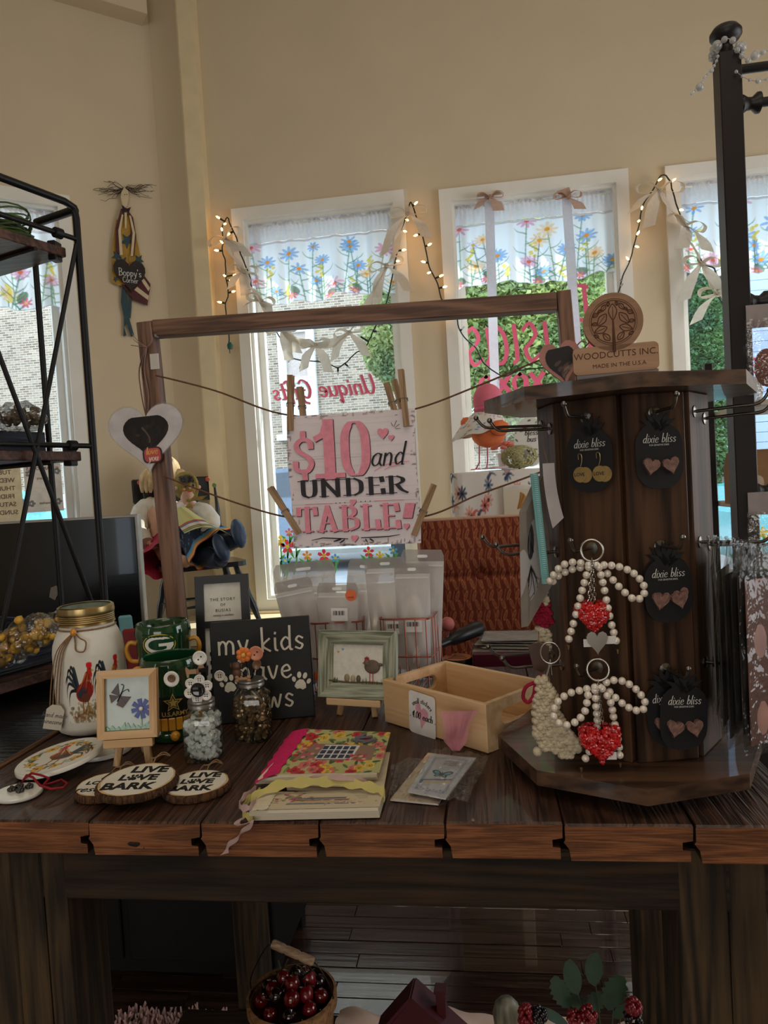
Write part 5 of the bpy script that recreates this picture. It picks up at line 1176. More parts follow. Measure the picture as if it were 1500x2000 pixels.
for k in range(4): A.line([(.5, 1.68-.07*k), (.62, 1.70-.07*k), (.72, 1.67-.07*k), (.84, 1.69-.07*k)], .022, (50, 50, 56))
for s_ in (-1, 1):
    A.ell(.62+s_*.15, 1.06, .15, .09, (30, 40, 50), 1, s_*35); A.ell(.62+s_*.15, 1.06, .11, .06, (110, 180, 196), 1, s_*35); A.ell(.62+s_*.10, .93, .09, .06, (30, 40, 50), 1, s_*-35); A.ell(.62+s_*.10, .93, .06, .035, (110, 180, 196), 1, s_*-35)
A.line([(.62, .88), (.62, 1.1)], .03, (20, 20, 24)); A.poly([(.2, .45), (1.0, .62), (1.0, .82), (.2, .66)], (214, 206, 176)); A.poly([(.2, .6), (1.0, .78), (1.0, .84), (.2, .66)], (110, 124, 170)); A.ell(.2, .56, .05, .11, (100, 114, 160))
for k in range(9): A.daisy(.2+k*.1, .22+.05*(k % 2), .05, (130, 146, 186), (90, 100, 140), 5)
bp_ = pack('white butterfly card pack in cellophane with pink tulle tie in front of the pine box', [(797, 1545), (870, 1559), (930, 1480), (842, 1473)], [(792, 1550), (911, 1568), (955, 1480), (850, 1462)], TZ+.0085, A)
q = MB(); c = PZ(890, 1466, TZ+.012)
for k in range(7):
    a = -.5+k*.16; q.ribbon(smooth_path([c, c+V((.004*(k-3), .004, .014)), c+V((sin(a)*.03+.004, .003*k-.012, .036)), c+V((sin(a)*.05+.010, .002, .060))], 4), (1, .3*(k % 3-1), 0), .012, .0003)
q.build('tulle_tie', sheer('pink_tulle', (244, 180, 196), .4, .62), bp_)
# ================================================================ CLOTHES-LINE FRAME
M_FRM = wood('brown_stained_wood', (82, 56, 42), (134, 98, 78), 'Z', 20, .5, .2); M_FRMX = wood('brown_stained_wood_x', (82, 56, 42), (134, 98, 78), 'X', 20, .5, .2)
M_DKT = mat('brown_twine', (104, 72, 52), .9, var=.3, scale=300)
def beam(a, b, w_, d_, name, m, parent, up=(0, 1, 0)):
    a, b = V(a), V(b); mm = frame((a+b)/2, b-a, up); mm = mm @ I4
    return MB().bbox((0, 0, 0), ((b-a).length, w_, d_), mm, b=.0015).build(name, m, parent)
fr_ = thing('line_frame', 'tall brown wooden frame strung with twine standing at the back of the table', 'frame')
YF = 1.54; cw = .036
lt, lb = PY(289, 645, YF), PY(349, 1230, YF); d_ = (lb-lt).normalized(); lb = lt+d_*((TZ-lt.z)/d_.z)
rt = PY(1100, 590, YF); rb = V((rt.x+.03, YF, TZ))
beam(lt-d_*.016, lb, cw, cw, 'post', M_FRM, fr_); beam(rt+V((0, 0, .02)), rb, cw*.8, cw, 'post', M_FRM, fr_)
beam(lt+V((cw/2, 0, 0)), rt-V((cw*.4, 0, .0)), cw, cw, 'top_rail', M_FRMX, fr_)
for q in (lt, rt): MB().bbox((q.x+(-.0 if q is lt else 0), YF, TZ+.006), (.05, .14, .012), b=.002).build('foot', M_FRMX, fr_) if False else None
for q in (lb, rb): MB().bbox((q.x, YF-.003, TZ+.009), (.045, .11, .017), b=.002).build('foot', M_FRMX, fr_)
MB().cyl(PY(303, 655, YF-.02), PY(303, 655, YF-.02)+V((0, .012, 0)), .003).build('screw', M_TIN, fr_)
tpw = PY(302, 706, YF-.019); MB().box(tuple(tpw), (.020, .002, .034)).build('tape', mat('white_tape', (206, 200, 194), .6), fr_)
def line_(pts, label):
    q = MB(); pp = smooth_path(pts, 8); q.tube(pp, .0019, 6); o = q.build('twine_line', M_DKT); return tag(o, label, 'twine')
YS = 1.505
line_([PY(304, 733, YF-.022), PY(420, 763, YS+.01), PY(548, 808, YS+.008), PY(680, 815, YS+.008), PY(806, 800, YS+.008), PY(930, 755, YS+.01), PY(1050, 705, YF-.022), PY(1094, 690, YF-.02)], 'upper twine line holding the ten dollar sign between the frame posts')
line_([PY(320, 930, YF-.022), PY(440, 975, YS+.01), PY(560, 1010, YS+.012), PY(700, 1025, YS+.012), PY(836, 1007, YS+.012), PY(930, 968, YS+.014), PY(1030, 932, YF-.02), PY(1098, 905, YF-.02)], 'lower twine line behind the ten dollar sign')
# strings tied on the left post
M_MAU = mat('mauve_ribbon', (150, 124, 116), .7)
hs_ = MB(); a = PY(287, 678, YF-.024)
hs_.tube(smooth_path([PY(293, 630, YF-.024), PY(297, 665, YF-.025), a], 4), .003, 6, flat=.3)
for dx, dz in ((-.03, .03), (-.034, .006), (-.028, .018)): hs_.tube(smooth_path([a, a+V((dx*.5, -.006, dz*.4)), a+V((dx, -.004, dz))], 4), .0028, 6, flat=.3)
for k in range(3): hs_.tube(smooth_path([a, PY(272+k*5, 720, YF-.022), PY(276+k*7, 770, YF-.024), PY(285+k*2, 812, YF-.026)], 5), .0026, 6, flat=.3)
o = hs_.build('mauve_ribbon', M_MAU); tag(o, 'thin mauve ribbon knotted round the left post of the brown frame', 'ribbon')
# heart ornament
hc = PY(287, 858, YF-.03); ht = thing('heart_photo', 'white paper heart with dark photo and love you badge hanging on the left frame post', 'ornament', m=T(*hc) @ FR @ R(2)); hw = px(150, 287, hc.y); hh = px(130, 287, hc.y)
H_ = lambda k: [(a*hw*k, b*hh*k) for a, b in heart(40)]
MB().prism(H_(1.05), -.0012, -.0006).build('laminate', clear('laminate_film', (250, 250, 250), .2, .1, haze=.12), ht); fixn(MB().prism(H_(1.0), -.0006, .0006).build('paper_heart', mat('grey_white_paper', (206, 200, 202), .8), ht))
A = Art(2, 2, 110, 90, (30, 26, 26)); rd = random.Random(3)
for k in range(60): A.ell(rd.gauss(1, .5), rd.gauss(1.1, .35), .2, .1, rd.choice([(44, 36, 34), (24, 22, 24), (60, 48, 42), (34, 30, 30)]), .5, rd.random()*180)
A.line([(.85, 1.5), (1.0, 1.3), (1.15, 1.05), (1.2, .85)], .08, (150, 130, 110), .5); A.ell(.6, 1.2, .1, .06, (84, 74, 66), .5)
hp = [V((a*hw*.62, b*hh*.58+.006, 0)) for a, b in heart(60)]
def hmap(u, v_):
    # fill the heart row by row
    y = -.60+v_*1.12; xs = [p for p in heart(120) if abs(p[1]-y) < .03] or [(0, y)]; m = max(abs(p[0]) for p in xs)
    return V(((2*u-1)*m*hw*.60, y*hh*.60+.004, .0012))
fixn(MB().prism([(a*hw*.62, b*hh*.62+.004) for a, b in heart(40)], .0006, .0010).build('photo_border', M_INK, ht)); A.sheet(hmap, 'photo_print', M_PR, ht)
fixn(MB().prism([(x+.010, y-hh*.24) for x, y in rrect(.046, .036, .012)], .0011, .0014).build('badge_border', mat('plum_ink', (60, 34, 40), .6), ht))
fixn(MB().prism([(x+.010, y-hh*.24) for x, y in rrect(.038, .030, .009)], .0013, .0018).build('badge', mat('coral_ink', (196, 86, 90), .6), ht))
pen('love', .015, mat('orange_ink', (232, 170, 80), .6), ht, T(.009, -hh*.24+.008, .0019), .13, .4, .2); pen('you', .014, mat('cream_ink', (232, 206, 190), .6), ht, T(.011, -hh*.24-.007, .0019), .13, .4, .2)
# ---- the sign
SG = {
 '1': (.52, [[(.3, 1), (.3, 0)], [(.05, .72), (.2, .80), (.3, .97)], [(.04, .02), (.56, .02)], [(.04, .0), (.56, .0)]]),
 '0': (.62, [[(.31, .98), (.22, .95), (.12, .78), (.10, .5), (.12, .22), (.22, .05), (.31, .02)], [(.31, .98), (.40, .95), (.50, .78), (.52, .5), (.50, .22), (.40, .05), (.31, .02)]]),
 '$': (.6, [[(.5, .68), (.48, .8), (.3, .87), (.13, .75), (.18, .6), (.42, .44), (.50, .3), (.42, .15), (.28, .10), (.10, .18), (.08, .32)], [(.31, 1.02), (.31, .86)], [(.31, .12), (.31, -.04)]]),
 'U': (.86, [[(.22, 1), (.22, .35), (.26, .12), (.42, .0)], [(.70, 1), (.70, .35), (.62, .08), (.42, .0)], [(.05, .98), (.40, .98)], [(.55, .98), (.85, .98)]]),
 'N': (.92, [[(.16, 1), (.16, 0)], [(.14, 1), (.74, 0)], [(.74, 1), (.74, .0)], [(.02, .98), (.3, .98)], [(.58, .98), (.9, .98)], [(.02, .02), (.32, .02)]]),
 'D': (.88, [[(.22, 1), (.22, 0)], [(.1, .98), (.5, .98)], [(.48, .98), (.7, .8), (.74, .5), (.7, .2), (.48, .02)], [(.05, .02), (.5, .02)], [(.05, .98), (.3, .98)]]),
 'E': (.78, [[(.22, 1), (.22, 0)], [(.05, .98), (.66, .98)], [(.05, .02), (.70, .02)], [(.25, .52), (.52, .52)], [(.65, .98), (.68, .74)], [(.69, .28), (.71, .02)]]),
 'R': (.88, [[(.22, 1), (.22, 0)], [(.05, .98), (.5, .98)], [(.48, .98), (.66, .86), (.67, .68), (.48, .52)], [(.25, .52), (.5, .52)], [(.45, .52), (.62, .2), (.84, .02)], [(.05, .02), (.4, .02)]]),
 'T': (.78, [[(.40, 1), (.40, 0)], [(.06, .98), (.74, .98)], [(.07, .98), (.06, .72)], [(.73, .98), (.74, .72)], [(.22, .02), (.58, .02)]]),
 'A': (.86, [[(.42, 1), (.70, 0)], [(.42, 1), (.14, 0)], [(.2, .34), (.62, .34)], [(.0, .02), (.3, .02)], [(.52, .02), (.88, .02)]]),
 'B': (.82, [[(.22, 1), (.22, 0)], [(.05, .98), (.5, .98)], [(.46, .98), (.60, .86), (.60, .68), (.42, .54)], [(.25, .53), (.5, .53)], [(.45, .53), (.68, .42), (.68, .14), (.45, .02)], [(.05, .02), (.5, .02)]]),
 'L': (.76, [[(.22, 1), (.22, 0)], [(.05, .98), (.4, .98)], [(.05, .02), (.68, .02)], [(.68, .34), (.70, .02)]]),
 '!': (.3, [[(.22, 1), (.14, .3)]]), ' ': (.3, []), 'G': (.85, [[(.7, .8), (.5, .99), (.22, .85), (.13, .5), (.22, .15), (.5, .01), (.7, .18), (.71, .42)]]),
}
tl, tr, br, bl_ = (PY(x, y, YS) for x, y in ((556, 812), (812, 800), (820, 1058), (577, 1073)))
sc_ = (tl+tr+br+bl_)/4; sxv = ((tr-tl)+(br-bl_))/2; syv = ((tl-bl_)+(tr-br))/2; SW, SHH = sxv.length, syv.length
xh = sxv.normalized(); zh = (syv-xh*syv.dot(xh)).normalized(); nh = xh.cross(zh)
smx = Matrix(((xh.x, zh.x, nh.x, sc_.x), (xh.y, zh.y, nh.y, sc_.y), (xh.z, zh.z, nh.z, sc_.z), (0, 0, 0, 1)))
sgn = thing('price_sign', 'whitewashed sign reading ten dollars and under table hung by clothespins', 'sign', m=smx)
A = Art(2, 2, 150, 150, (238, 228, 234)); rd = random.Random(6)
for k in range(90): y = rd.random()*2; A.line([(rd.random()*2, y), (rd.random()*2, y+rd.gauss(0, .01))], .008, rd.choice([(222, 208, 216), (246, 240, 244), (210, 194, 204)]), .5, False)
for k in range(160):
    e_ = rd.choice((0, 1, 2, 3)); q = rd.random()*2; t_ = abs(rd.gauss(0, .03)); p = [(q, t_), (q, 2-t_), (t_, q), (2-t_, q)][e_]; A.ell(p[0], p[1], rd.uniform(.01, .05), .008, (96, 78, 78), .7, rd.choice((0, 90)))
for y in (.66, 1.33): A.line([(0, y), (2, y)], .006, (178, 160, 168), .8, False)
A.sheet(lambda u, v_: V(((u-.5)*SW+.002*sin(v_*7), (v_-.5)*SHH, .0015+.0012*sin(u*3.1)*sin(v_*3.1))), 'board_print', M_PR, sgn)
MB().box((0, 0, -.0005), (SW*.994, SHH*.994, .0015)).build('board', mat('grey_lilac_board', (190, 176, 182), .7), sgn)
M_PKI = mat('rose_pink_paint', (240, 152, 172), .7, var=.1, scale=90); M_SHD = mat('charcoal_paint', (46, 44, 50), .7, var=.2, scale=90)
def SP(x, y, z=.004):  # crop units of the sign to sign plane
    lx = 168+(y-330)*.062; return V((((x-lx)/(758-(y-330)*.016)-.5)*SW, (.5-(y-318+((x-168)*.03))/(792))*SHH, z))
def srow(s_, x0, x1, y0, y1, m, wt, con=.35, shadow=True, sh=0):
    a, b, c = SP(x0, y1), SP(x1, y1), SP(x0, y0); h = c.y-a.y; wd = sum(SG[k][0]+.03 for k in s_)-.03; sx = (b.x-a.x)/(wd*h)
    mt_ = lambda dx, dz: T((a.x+b.x)/2+dx, a.y+h*.4-dx, dz)
    if shadow: pen(s_, h, M_SHD, sgn, mt_(.0014, .0036), wt, con, sh, sx=sx, space=.03, G=SG, sym=True)
    return pen(s_, h, m, sgn, mt_(0, .0042), wt, con, sh, sx=sx, space=.03, G=SG, sym=True)
srow('$', 215, 350, 425, 680, M_PKI, .115, .3); srow('1', 352, 497, 362, 682, M_PKI, .15, .55); srow('0', 500, 680, 360, 684, M_PKI, .10, .75)
srow('UNDER', 245, 890, 706, 806, M_SHD, .12, .6, False); srow('TABLE', 245, 845, 868, 1012, M_PKI, .13, .55); srow('!', 855, 920, 858, 960, M_PKI, .2, .3)
p = SP(776, 575, .0042); pen('and', .047, M_INK, sgn, T(p.x-.004, p.y+.002, p.z), .075, .45, .25, sx=.9)
def shh(x, y, r, m=M_PKI, shd=True):
    p = SP(x, y); w_ = r*SW/760*2
    if shd: fixn(MB().prism([(p.x+a*w_+.0008, p.y+b*w_-.0008) for a, b in heart(20)], .0034, .0038).build('heart_print', M_SHD, sgn))
    fixn(MB().prism([(p.x+a*w_, p.y+b*w_) for a, b in heart(20)], .0038, .0043).build('heart_print', m, sgn))
shh(743, 438, 33); shh(791, 464, 18); shh(568, 840, 20); shh(878, 988, 19); shh(578, 1056, 22)
def sstroke(pts, w_, m, name='stroke_print'):
    q = MB(); q.ribbon([SP(x, y, .004) for x, y in pts], (0, 1, 0), [w_*(.3+.7*sin(pi*(i+.3)/(len(pts)))) for i in range(len(pts))], .0005)
    return q.build(name, m, sgn)
sstroke([(692, 655), (740, 625), (800, 608), (895, 602)], .0022, M_PKI); sstroke([(750, 648), (780, 632), (855, 620)], .002, M_PKI)
for a, b in (((790, 375), (802, 396)), ((822, 362), (806, 400)), ((838, 385), (812, 405)), ((845, 410), (815, 412))): MB().tube([SP(*a, .004), SP(*b, .004)], .0005, 4).build('ray_print', M_SHD, sgn)
MB().tube([SP(285, 846, .004), SP(452, 841, .004)], .0006, 4).build('rule_print', M_PKI, sgn); MB().tube([SP(690, 832, .004), SP(865, 828, .004)], .0006, 4).build('rule_print', M_PKI, sgn)
for x in (468, 492, 520, 614, 640, 668): MB().sph(tuple(SP(x, 841-(x-468)*.04)), .0013, 8, 5, (1, 1, .3)).build('dot_print', M_SHD, sgn)
sstroke([(325, 1062), (390, 1048), (470, 1052), (540, 1055)], .0026, M_SHD); sstroke([(840, 1034), (780, 1044), (700, 1048), (615, 1050)], .0026, M_SHD)
for a, b in (((455, 1070), (500, 1056)), ((490, 1080), (520, 1060)), ((655, 1078), (640, 1058)), ((690, 1072), (665, 1056))): sstroke([a, ((a[0]+b[0])/2, (a[1]+b[1])/2), b], .004, M_SHD, 'leaf_print')
# ---- clothespins
M_PIN = wood('clothespin_wood', (138, 108, 78), (178, 146, 112), 'Z', 30, .6, .15); M_STL = mat('spring_steel', (120, 118, 114), .35, metal=.9)
def pin(top, bot, Y, label, dp=0):
    a, b = PY(*top, Y), PY(*bot, Y); L_ = (a-b).length; mm = frame(b, V((1, 0, 0)), a-b)
    z = (a-b).normalized(); y = V((0, 1, 0)); x = y.cross(z).normalized(); y = z.cross(x); mm = Matrix(((x.x, y.x, z.x, b.x), (x.y, y.y, z.y, b.y), (x.z, y.z, z.z, b.z), (0, 0, 0, 1)))
    t = thing('clothespin', label, 'clothespin', m=mm, group='wooden clothespins on the twine lines'); w_ = .0125
    for s_ in (-1, 1):
        pr2 = [(s_*.001, 0), (s_*.0045, 0), (s_*.0055, L_*.4), (s_*.0060, L_*.55), (s_*.0085, L_), (s_*.0055, L_), (s_*.0012, L_*.55)]
        fixn(MB().prism(pr2, -w_/2, w_/2, Matrix(((0, 0, 1, 0), (1, 0, 0, 0), (0, 1, 0, 0), (0, 0, 0, 1)))).build('prong', M_PIN, t))
    sp_ = MB()
    for k in range(5): sp_.tube([(-.008+k*.004, .004*cos(j*pi/4), L_*.47+.004*sin(j*pi/4)) for j in range(8)], .0007, 5, closed=True)
    for s_ in (-1, 1): sp_.tube([(s_*w_*.55, .0, L_*.47), (s_*w_*.52, -.007, L_*.50), (0, -.0078, L_*.50)], .0007, 5)
    sp_.build('spring', M_STL, t, kind='stuff'); return t
pin((568, 733), (567, 841), YS-.006, 'tall front clothespin on the top left corner of the pink and white sign')
pin((586, 756), (594, 830), YS+.012, 'clothespin behind the sign at its top left, tilted')
pin((755, 748), (776, 822), YS+.014, 'clothespin behind the sign at its top right, leaning left')
pin((783, 722), (794, 833), YS-.006, 'tall front clothespin on the top right corner of the pink and white sign')
pin((770, 742), (790, 818), YS+.026, 'rearmost clothespin at the top right of the sign, between the two others')
pin((528, 952), (584, 1042), YS-.006, 'clothespin slanting down to the right at the lower left of the sign')
pin((848, 946), (808, 1046), YS-.006, 'clothespin slanting down to the left at the lower right of the sign')

# ================================================================ SPINNER RACK
CX, CY_ = .203, 1.068; ZB, ZT = .918, 1.398
M_WAL = wood('walnut_stain', (40, 26, 18), (86, 60, 42), 'Z', 12, .5, .12, coat=.0, spec=.25); M_WALX = wood('walnut_stain_x', (44, 30, 21), (92, 66, 48), 'X', 12, .4, .12, coat=.3)
M_HK = mat('steel_peg', (126, 122, 116), .28, metal=1)
sp = thing('spinner_rack', 'dark walnut octagonal spinner rack with steel pegs on the right of the table', 'display rack', (CX, CY_, 0))
def octo(r, a0): return [(r*cos(a0+k*pi/4), r*sin(a0+k*pi/4)) for k in range(8)]
A0 = radians(-100.8)
MB().lathe([(0, TZ+.0008), (.07, TZ+.0008), (.07, TZ+.018), (0, TZ+.018)], n=32).build('turntable', M_TIN, sp)
MB().prism(octo(.182, radians(-93)), ZB-.020, ZB, T(-.015, -.012, 0)).build('base_board', M_WALX, sp)
MB().prism(octo(.190, radians(-92)), ZT, ZT+.018, T(-.001, .012, 0)).build('top_board', M_WALX, sp)
MB().bbox((0, 0, (ZB+ZT)/2), (.03, .03, ZT-ZB), b=.002).build('core_post', M_WAL, sp) if False else None
ap = .118*cos(pi/8); faces = {}
for k in range(8):
    a = A0+pi/8+k*pi/4; mm = R(math.degrees(a)+90) @ T(0, -ap, 0); faces[k] = mm
    MB().bbox((0, .006, (ZB+ZT)/2), (.0815, .012, ZT-ZB), mm, b=.0015).build('panel', M_WAL, sp)
def hook(k, x, z, L_=.062, up=.016):
    mm = faces[k]; q = MB(); q.lathe([(.008, 0), (.008, .0015), (.004, .0025), (0, .0025)][:3], mm @ T(x, 0, z) @ R(90, 'X'), 12)
    q.tube([mm @ V(p) for p in smooth_path([(x, 0, z), (x, -L_*.55, z+.001), (x, -L_*.86, z+.002), (x, -L_, z+up)], 4)], .0021, 8)
    t = q.build('peg', M_HK, sp); MB().sph(tuple(mm @ V((x, -L_, z+up))), .0038, 10, 8).build('peg_tip', M_HK, t)
    return V((CX, CY_, 0))+mm @ V((x, -L_*.5, z))
ZL = (1.372, 1.200, 1.040)
for z in ZL:
    hook(7, 0, z); hook(0, 0.0, z); hook(6, -.02, z, .095); hook(6, .022, z-.008, .085); hook(1, -.02, z, .09); hook(1, .02, z-.008, .085)
SPM = Matrix.Translation((CX, CY_, 0))
# ---- earring cards
M_CARD = mat('black_matt_card', (18, 18, 22), .6, var=.1); M_WHT = mat('white_print', (220, 220, 216), .7); M_STN = mat('rose_stone', (128, 96, 88), .45, var=.35, scale=120, bump=.3)
def ecard(k, x, z, kind, label, tiltz=0, d=.008, fan=0):
    mm = SPM @ faces[k] @ T(x, -d, z) @ R(fan) @ R(90, 'X') @ R(tiltz) @ S(.84, .9, .9)
    t = thing('earring_card', label, 'earrings', m=mm, group='black earring cards on the spinner rack'); q = MB()
    pl = rrect(.074, .092, .030, 5); q.prism(pl, 0, .0008, T(0, -.060, 0)); body = q.build('card', M_CARD, t); 
    lv_ = MB()
    for a in (-62, -38, -14, 14, 38, 62): lv_.prism([(-.0055, 0), (-.004, .018), (0, .032), (.004, .018), (.0055, 0)][::-1], 0, .0008, T(0, -.022, .0001*(a > 0)) @ R(a))
    lv_.build('card_crown', M_CARD, t, kind='stuff')
    pen('dixie bliss', .0125, M_WHT, t, T(0, -.036, .0011), .07, .4, .25, th=.0002, space=.03, sx=.95); text('FOR SENSITIVE EARS', .0034, M_WHT, t, T(0, -.0445, .001), .0001)
    if kind == 'stone':
        for s_ in (-1, 1): MB().prism([(a*.026, b*.024) for a, b in heart(18)], 0, .006, T(s_*.0155, -.075, .001) @ R(s_*12)).build('stone_heart', M_STN, t)
    else:
        for s_ in (-1, 1):
            w0 = MB().tube(smooth_path([(s_*.015-.003, -.058, .002), (s_*.015-.002, -.050, .004), (s_*.015+.003, -.051, .004), (s_*.015+.003, -.060, .003), (s_*.015, -.068, .002)], 4), .0006, 6).build('ear_wire', M_GOLD, t)
            for dx in (0, .008): MB().lathe([(0, 0), (.0115, 0), (.0115, .001), (0, .001)], T(s_*.016+dx, -.080-.001*dx*100, .002-dx*.1), 24).build('gold_disc', M_GOLD, t)
            text('LOVE', .0072, M_INK, t, T(s_*.016-.001, -.080, .0032), .0001, .01)
    return t
ecard(7, .006, ZL[0]-.002, 'hoop', 'black earring card with gold love disc earrings below the rack top')
ecard(0, .0, ZL[0]-.002, 'stone', 'black earring card with heart stones on the right face, topmost', d=.010)
ecard(0, .004, ZL[1]-.002, 'stone', 'black pineapple shaped card with two heart stones, halfway up the rack', d=.010)
ecard(0, -.006, ZL[2]-.002, 'stone', 'lowest rear earring card partly hidden by another card', d=.009, tiltz=6)
ecard(0, .014, ZL[2]-.004, 'stone', 'lowest front earring card with two stones near the rack base', d=.022, tiltz=-3)
ecard(0, .0, ZL[1]-.0, 'stone', 'plain dark card hidden behind the halfway heart stone card', d=.005, tiltz=7)
# ---- pearl key chains
M_PEARL = mat('pearl', (236, 226, 214), .2, metal=.1, var=.04, coat=.8); M_SIL = mat('silver_link', (176, 172, 166), .2, metal=1)
pme = MB().sph((0, 0, 0), 1, 12, 8).mesh('pearl', M_PEARL)
M_CRY = mat('red_crystal', (190, 12, 22), .08, var=.35, scale=150, coat=1)
def spaced(pts, st):
    pp = smooth_path(pts, 16); out = [pp[0]]; acc = 0
    for a, b in zip(pp, pp[1:]):
        acc += (b-a).length
        if acc >= st: out.append(b); acc = 0
    return out
def keychain(label, Y, ring, loops, tails, chain, heart_, extra, rp=.0050):
    c0 = PY(*ring, Y); t = thing('pearl_keychain', label, 'keychain', c0); L = lambda x, y, d=0: PY(x, y, Y+d)-c0
    MB().tube([(cos(k*pi/12)*.0135, .002*sin(k*pi/12), sin(k*pi/12)*.0135) for k in range(24)], .0016, 8, closed=True).build('split_ring', M_SIL, t)
    for lp in loops+tails:
        for p in spaced([L(*q) for q in lp], rp*1.92):
            o = bpy.data.objects.new('pearl', pme); COL.objects.link(o); o.parent = t; o.location = p; o.scale = (rp,)*3
    for tl_ in tails:
        e = L(*tl_[-1]); MB().cyl(e+V((0, 0, -rp)), e+V((0, 0, -rp-.006)), .002, .0008, 8).build('end_cap', M_GOLD, t)
    ch = MB()
    for (a, b) in chain:
        a, b = L(*a), L(*b); n = max(2, int((b-a).length/.0052))
        for k in range(n):
            c = a.lerp(b, (k+.5)/n); d = (b-a).normalized(); s_ = V((1, 0, 0)) if k % 2 else V((0, 1, 0)); ch.tube([c+d*.0036*cos(j*pi/4)+s_*.0018*sin(j*pi/4) for j in range(8)], .0005, 5, closed=True)
    ch.build('chain', M_SIL, t, kind='stuff')
    x, y, w_, h_ = heart_; c = L(x, y, .006); W_ = px(w_, x, Y); H_2 = px(h_, x, Y); rd = random.Random(x); hb = MB(); hp = [(a*W_, b*H_2) for a, b in heart(40)]
    pts_ = []
    for k in range(1500):
        p = (rd.uniform(-.5, .5)*W_, rd.uniform(-.55, .45)*H_2)
        ins = False
        for i in range(40):
            x1, y1 = hp[i]; x2, y2 = hp[(i+1) % 40]
            if (y1 > p[1]) != (y2 > p[1]) and p[0] < (x2-x1)*(p[1]-y1)/(y2-y1)+x1: ins = not ins
        if ins and all((p[0]-q[0])**2+(p[1]-q[1])**2 < 9 and (p[0]-q[0])**2+(p[1]-q[1])**2 > .0000075 for q in pts_):
            pts_.append(p); e2 = 1-min(1, (abs(p[0])/(W_*.5))**2+(abs(p[1])/(H_2*.55))**2); dz = .004+.009*sqrt(max(0, e2))
            for s_ in (-1, 1): hb.sph((c.x+p[0], c.y+s_*dz, c.z+p[1]), .0034, 6, 4, rough=.5, seed=k); hb.sm[-24:] = [False]*24
    hb.sph(tuple(c), 1, 12, 8, (W_*.33, .006, H_2*.33)); hb.build('crystal_heart', M_CRY, t, kind='stuff')
    for kind, x, y in extra:
        c = L(x, y, -.004)
        if kind == 'silver': fixn(MB().prism([(a*.026, b*.030) for a, b in heart(20)], 0, .004, T(*c) @ R(90, 'X')).build('silver_heart', M_SIL, t))
        else: MB().bbox(tuple(c), (.013, .001, .010), b=.0003).build('paper_tag', mat('white_card'), t)
    return t
KY = .925
keychain('upper pearl bow keychain with red crystal heart and silver heart charm', KY, (1156, 1075),
    [[(1150, 1103, .0), (1120, 1098, .004), (1096, 1106, .01), (1078, 1128, .016), (1072, 1140, .02)], [(1150, 1106, .006), (1118, 1112, .012), (1092, 1124, .02), (1078, 1138, .022)],
     [(1164, 1103, .0), (1205, 1106, .004), (1238, 1120, .008), (1258, 1145, .008), (1255, 1165, .006), (1238, 1170, .002), (1215, 1152, .004), (1195, 1130, .006), (1178, 1110, .008)]],
    [[(1150, 1108), (1138, 1150), (1125, 1200), (1110, 1252)], [(1170, 1108), (1180, 1150), (1192, 1210), (1206, 1260)]],
    [((1156, 1095, -.003), (1150, 1180, -.002)), ((1158, 1095, -.003), (1162, 1175, -.002)), ((1156, 1090, -.004), (1157, 1178, -.004))], (1158, 1203, 64, 62), [('silver', 1166, 1255), ('tag', 1150, 1256), ('tag', 1193, 1250)])
keychain('lower pearl bow keychain with the larger red crystal heart near the rack base', KY, (1168, 1308),
    [[(1162, 1342, 0), (1135, 1348, .002), (1108, 1356, .004), (1086, 1375, .002), (1082, 1400, -.002), (1100, 1416, -.004), (1124, 1410, -.004), (1142, 1390, -.003), (1148, 1360, -.002), (1150, 1348, 0)],
     [(1172, 1342, 0), (1190, 1330, .002), (1215, 1330, .004), (1242, 1346, .006), (1260, 1372, .006), (1252, 1388, .004), (1228, 1382, .003), (1205, 1365, .004), (1185, 1345, .006)]],
    [[(1162, 1348), (1164, 1380), (1166, 1420, .01), (1150, 1470, .004), (1135, 1492)], [(1176, 1345), (1192, 1370), (1200, 1410, .006), (1208, 1450, .01), (1211, 1482)]],
    [((1168, 1328, -.003), (1172, 1418, -.002)), ((1168, 1328, -.003), (1178, 1416, -.002))], (1172, 1450, 80, 74), [('tag', 1194, 1476)])
# ---- crochet charm, pouch, tag on the left face
M_CRO = mat('cream_cotton_yarn', (206, 194, 168), .9, var=.15, scale=150, bump=.3); M_CRR = mat('crimson_yarn', (150, 20, 50), .9, var=.2, scale=150)
def inpoly(p, P_):
    ins = False
    for i in range(len(P_)):
        x1, y1 = P_[i]; x2, y2 = P_[(i+1) % len(P_)]
        if (y1 > p[1]) != (y2 > p[1]) and p[0] < (x2-x1)*(p[1]-y1)/(y2-y1)+x1: ins = not ins
    return ins
def yarn(P_, Y, m, name, parent, st=8.5, r=.0056, seed=1):
    rd = random.Random(seed); q = MB(); xs = [p[0] for p in P_]; ys = [p[1] for p in P_]; y = min(ys); row = 0; vs0 = parent.matrix_world.translation
    while y < max(ys):
        x = min(xs)+(row % 2)*st/2
        while x < max(xs):
            if inpoly((x, y), P_):
                c = PY(x+rd.uniform(-1, 1), y+rd.uniform(-1, 1), Y+rd.uniform(-.0015, .0015))-vs0; q.sph(tuple(c), r*rd.uniform(.85, 1.15), 7, 5, (1, 1.6, .8))
            x += st
        y += st*.8; row += 1
    return q.build(name, m, parent, kind='stuff')
YC = .955; c0 = PY(1075, 1275, YC)
cr = thing('crochet_keychain', 'cream crochet keychain with red cord hanging on the left side of the rack', 'keychain', c0); bpy.context.view_layer.update()
yarn([(1050, 1318), (1070, 1322), (1082, 1350), (1092, 1385), (1112, 1425), (1134, 1452), (1122, 1474), (1098, 1476), (1062, 1462), (1043, 1440), (1042, 1400)], YC, M_CRO, 'crochet_body', cr)
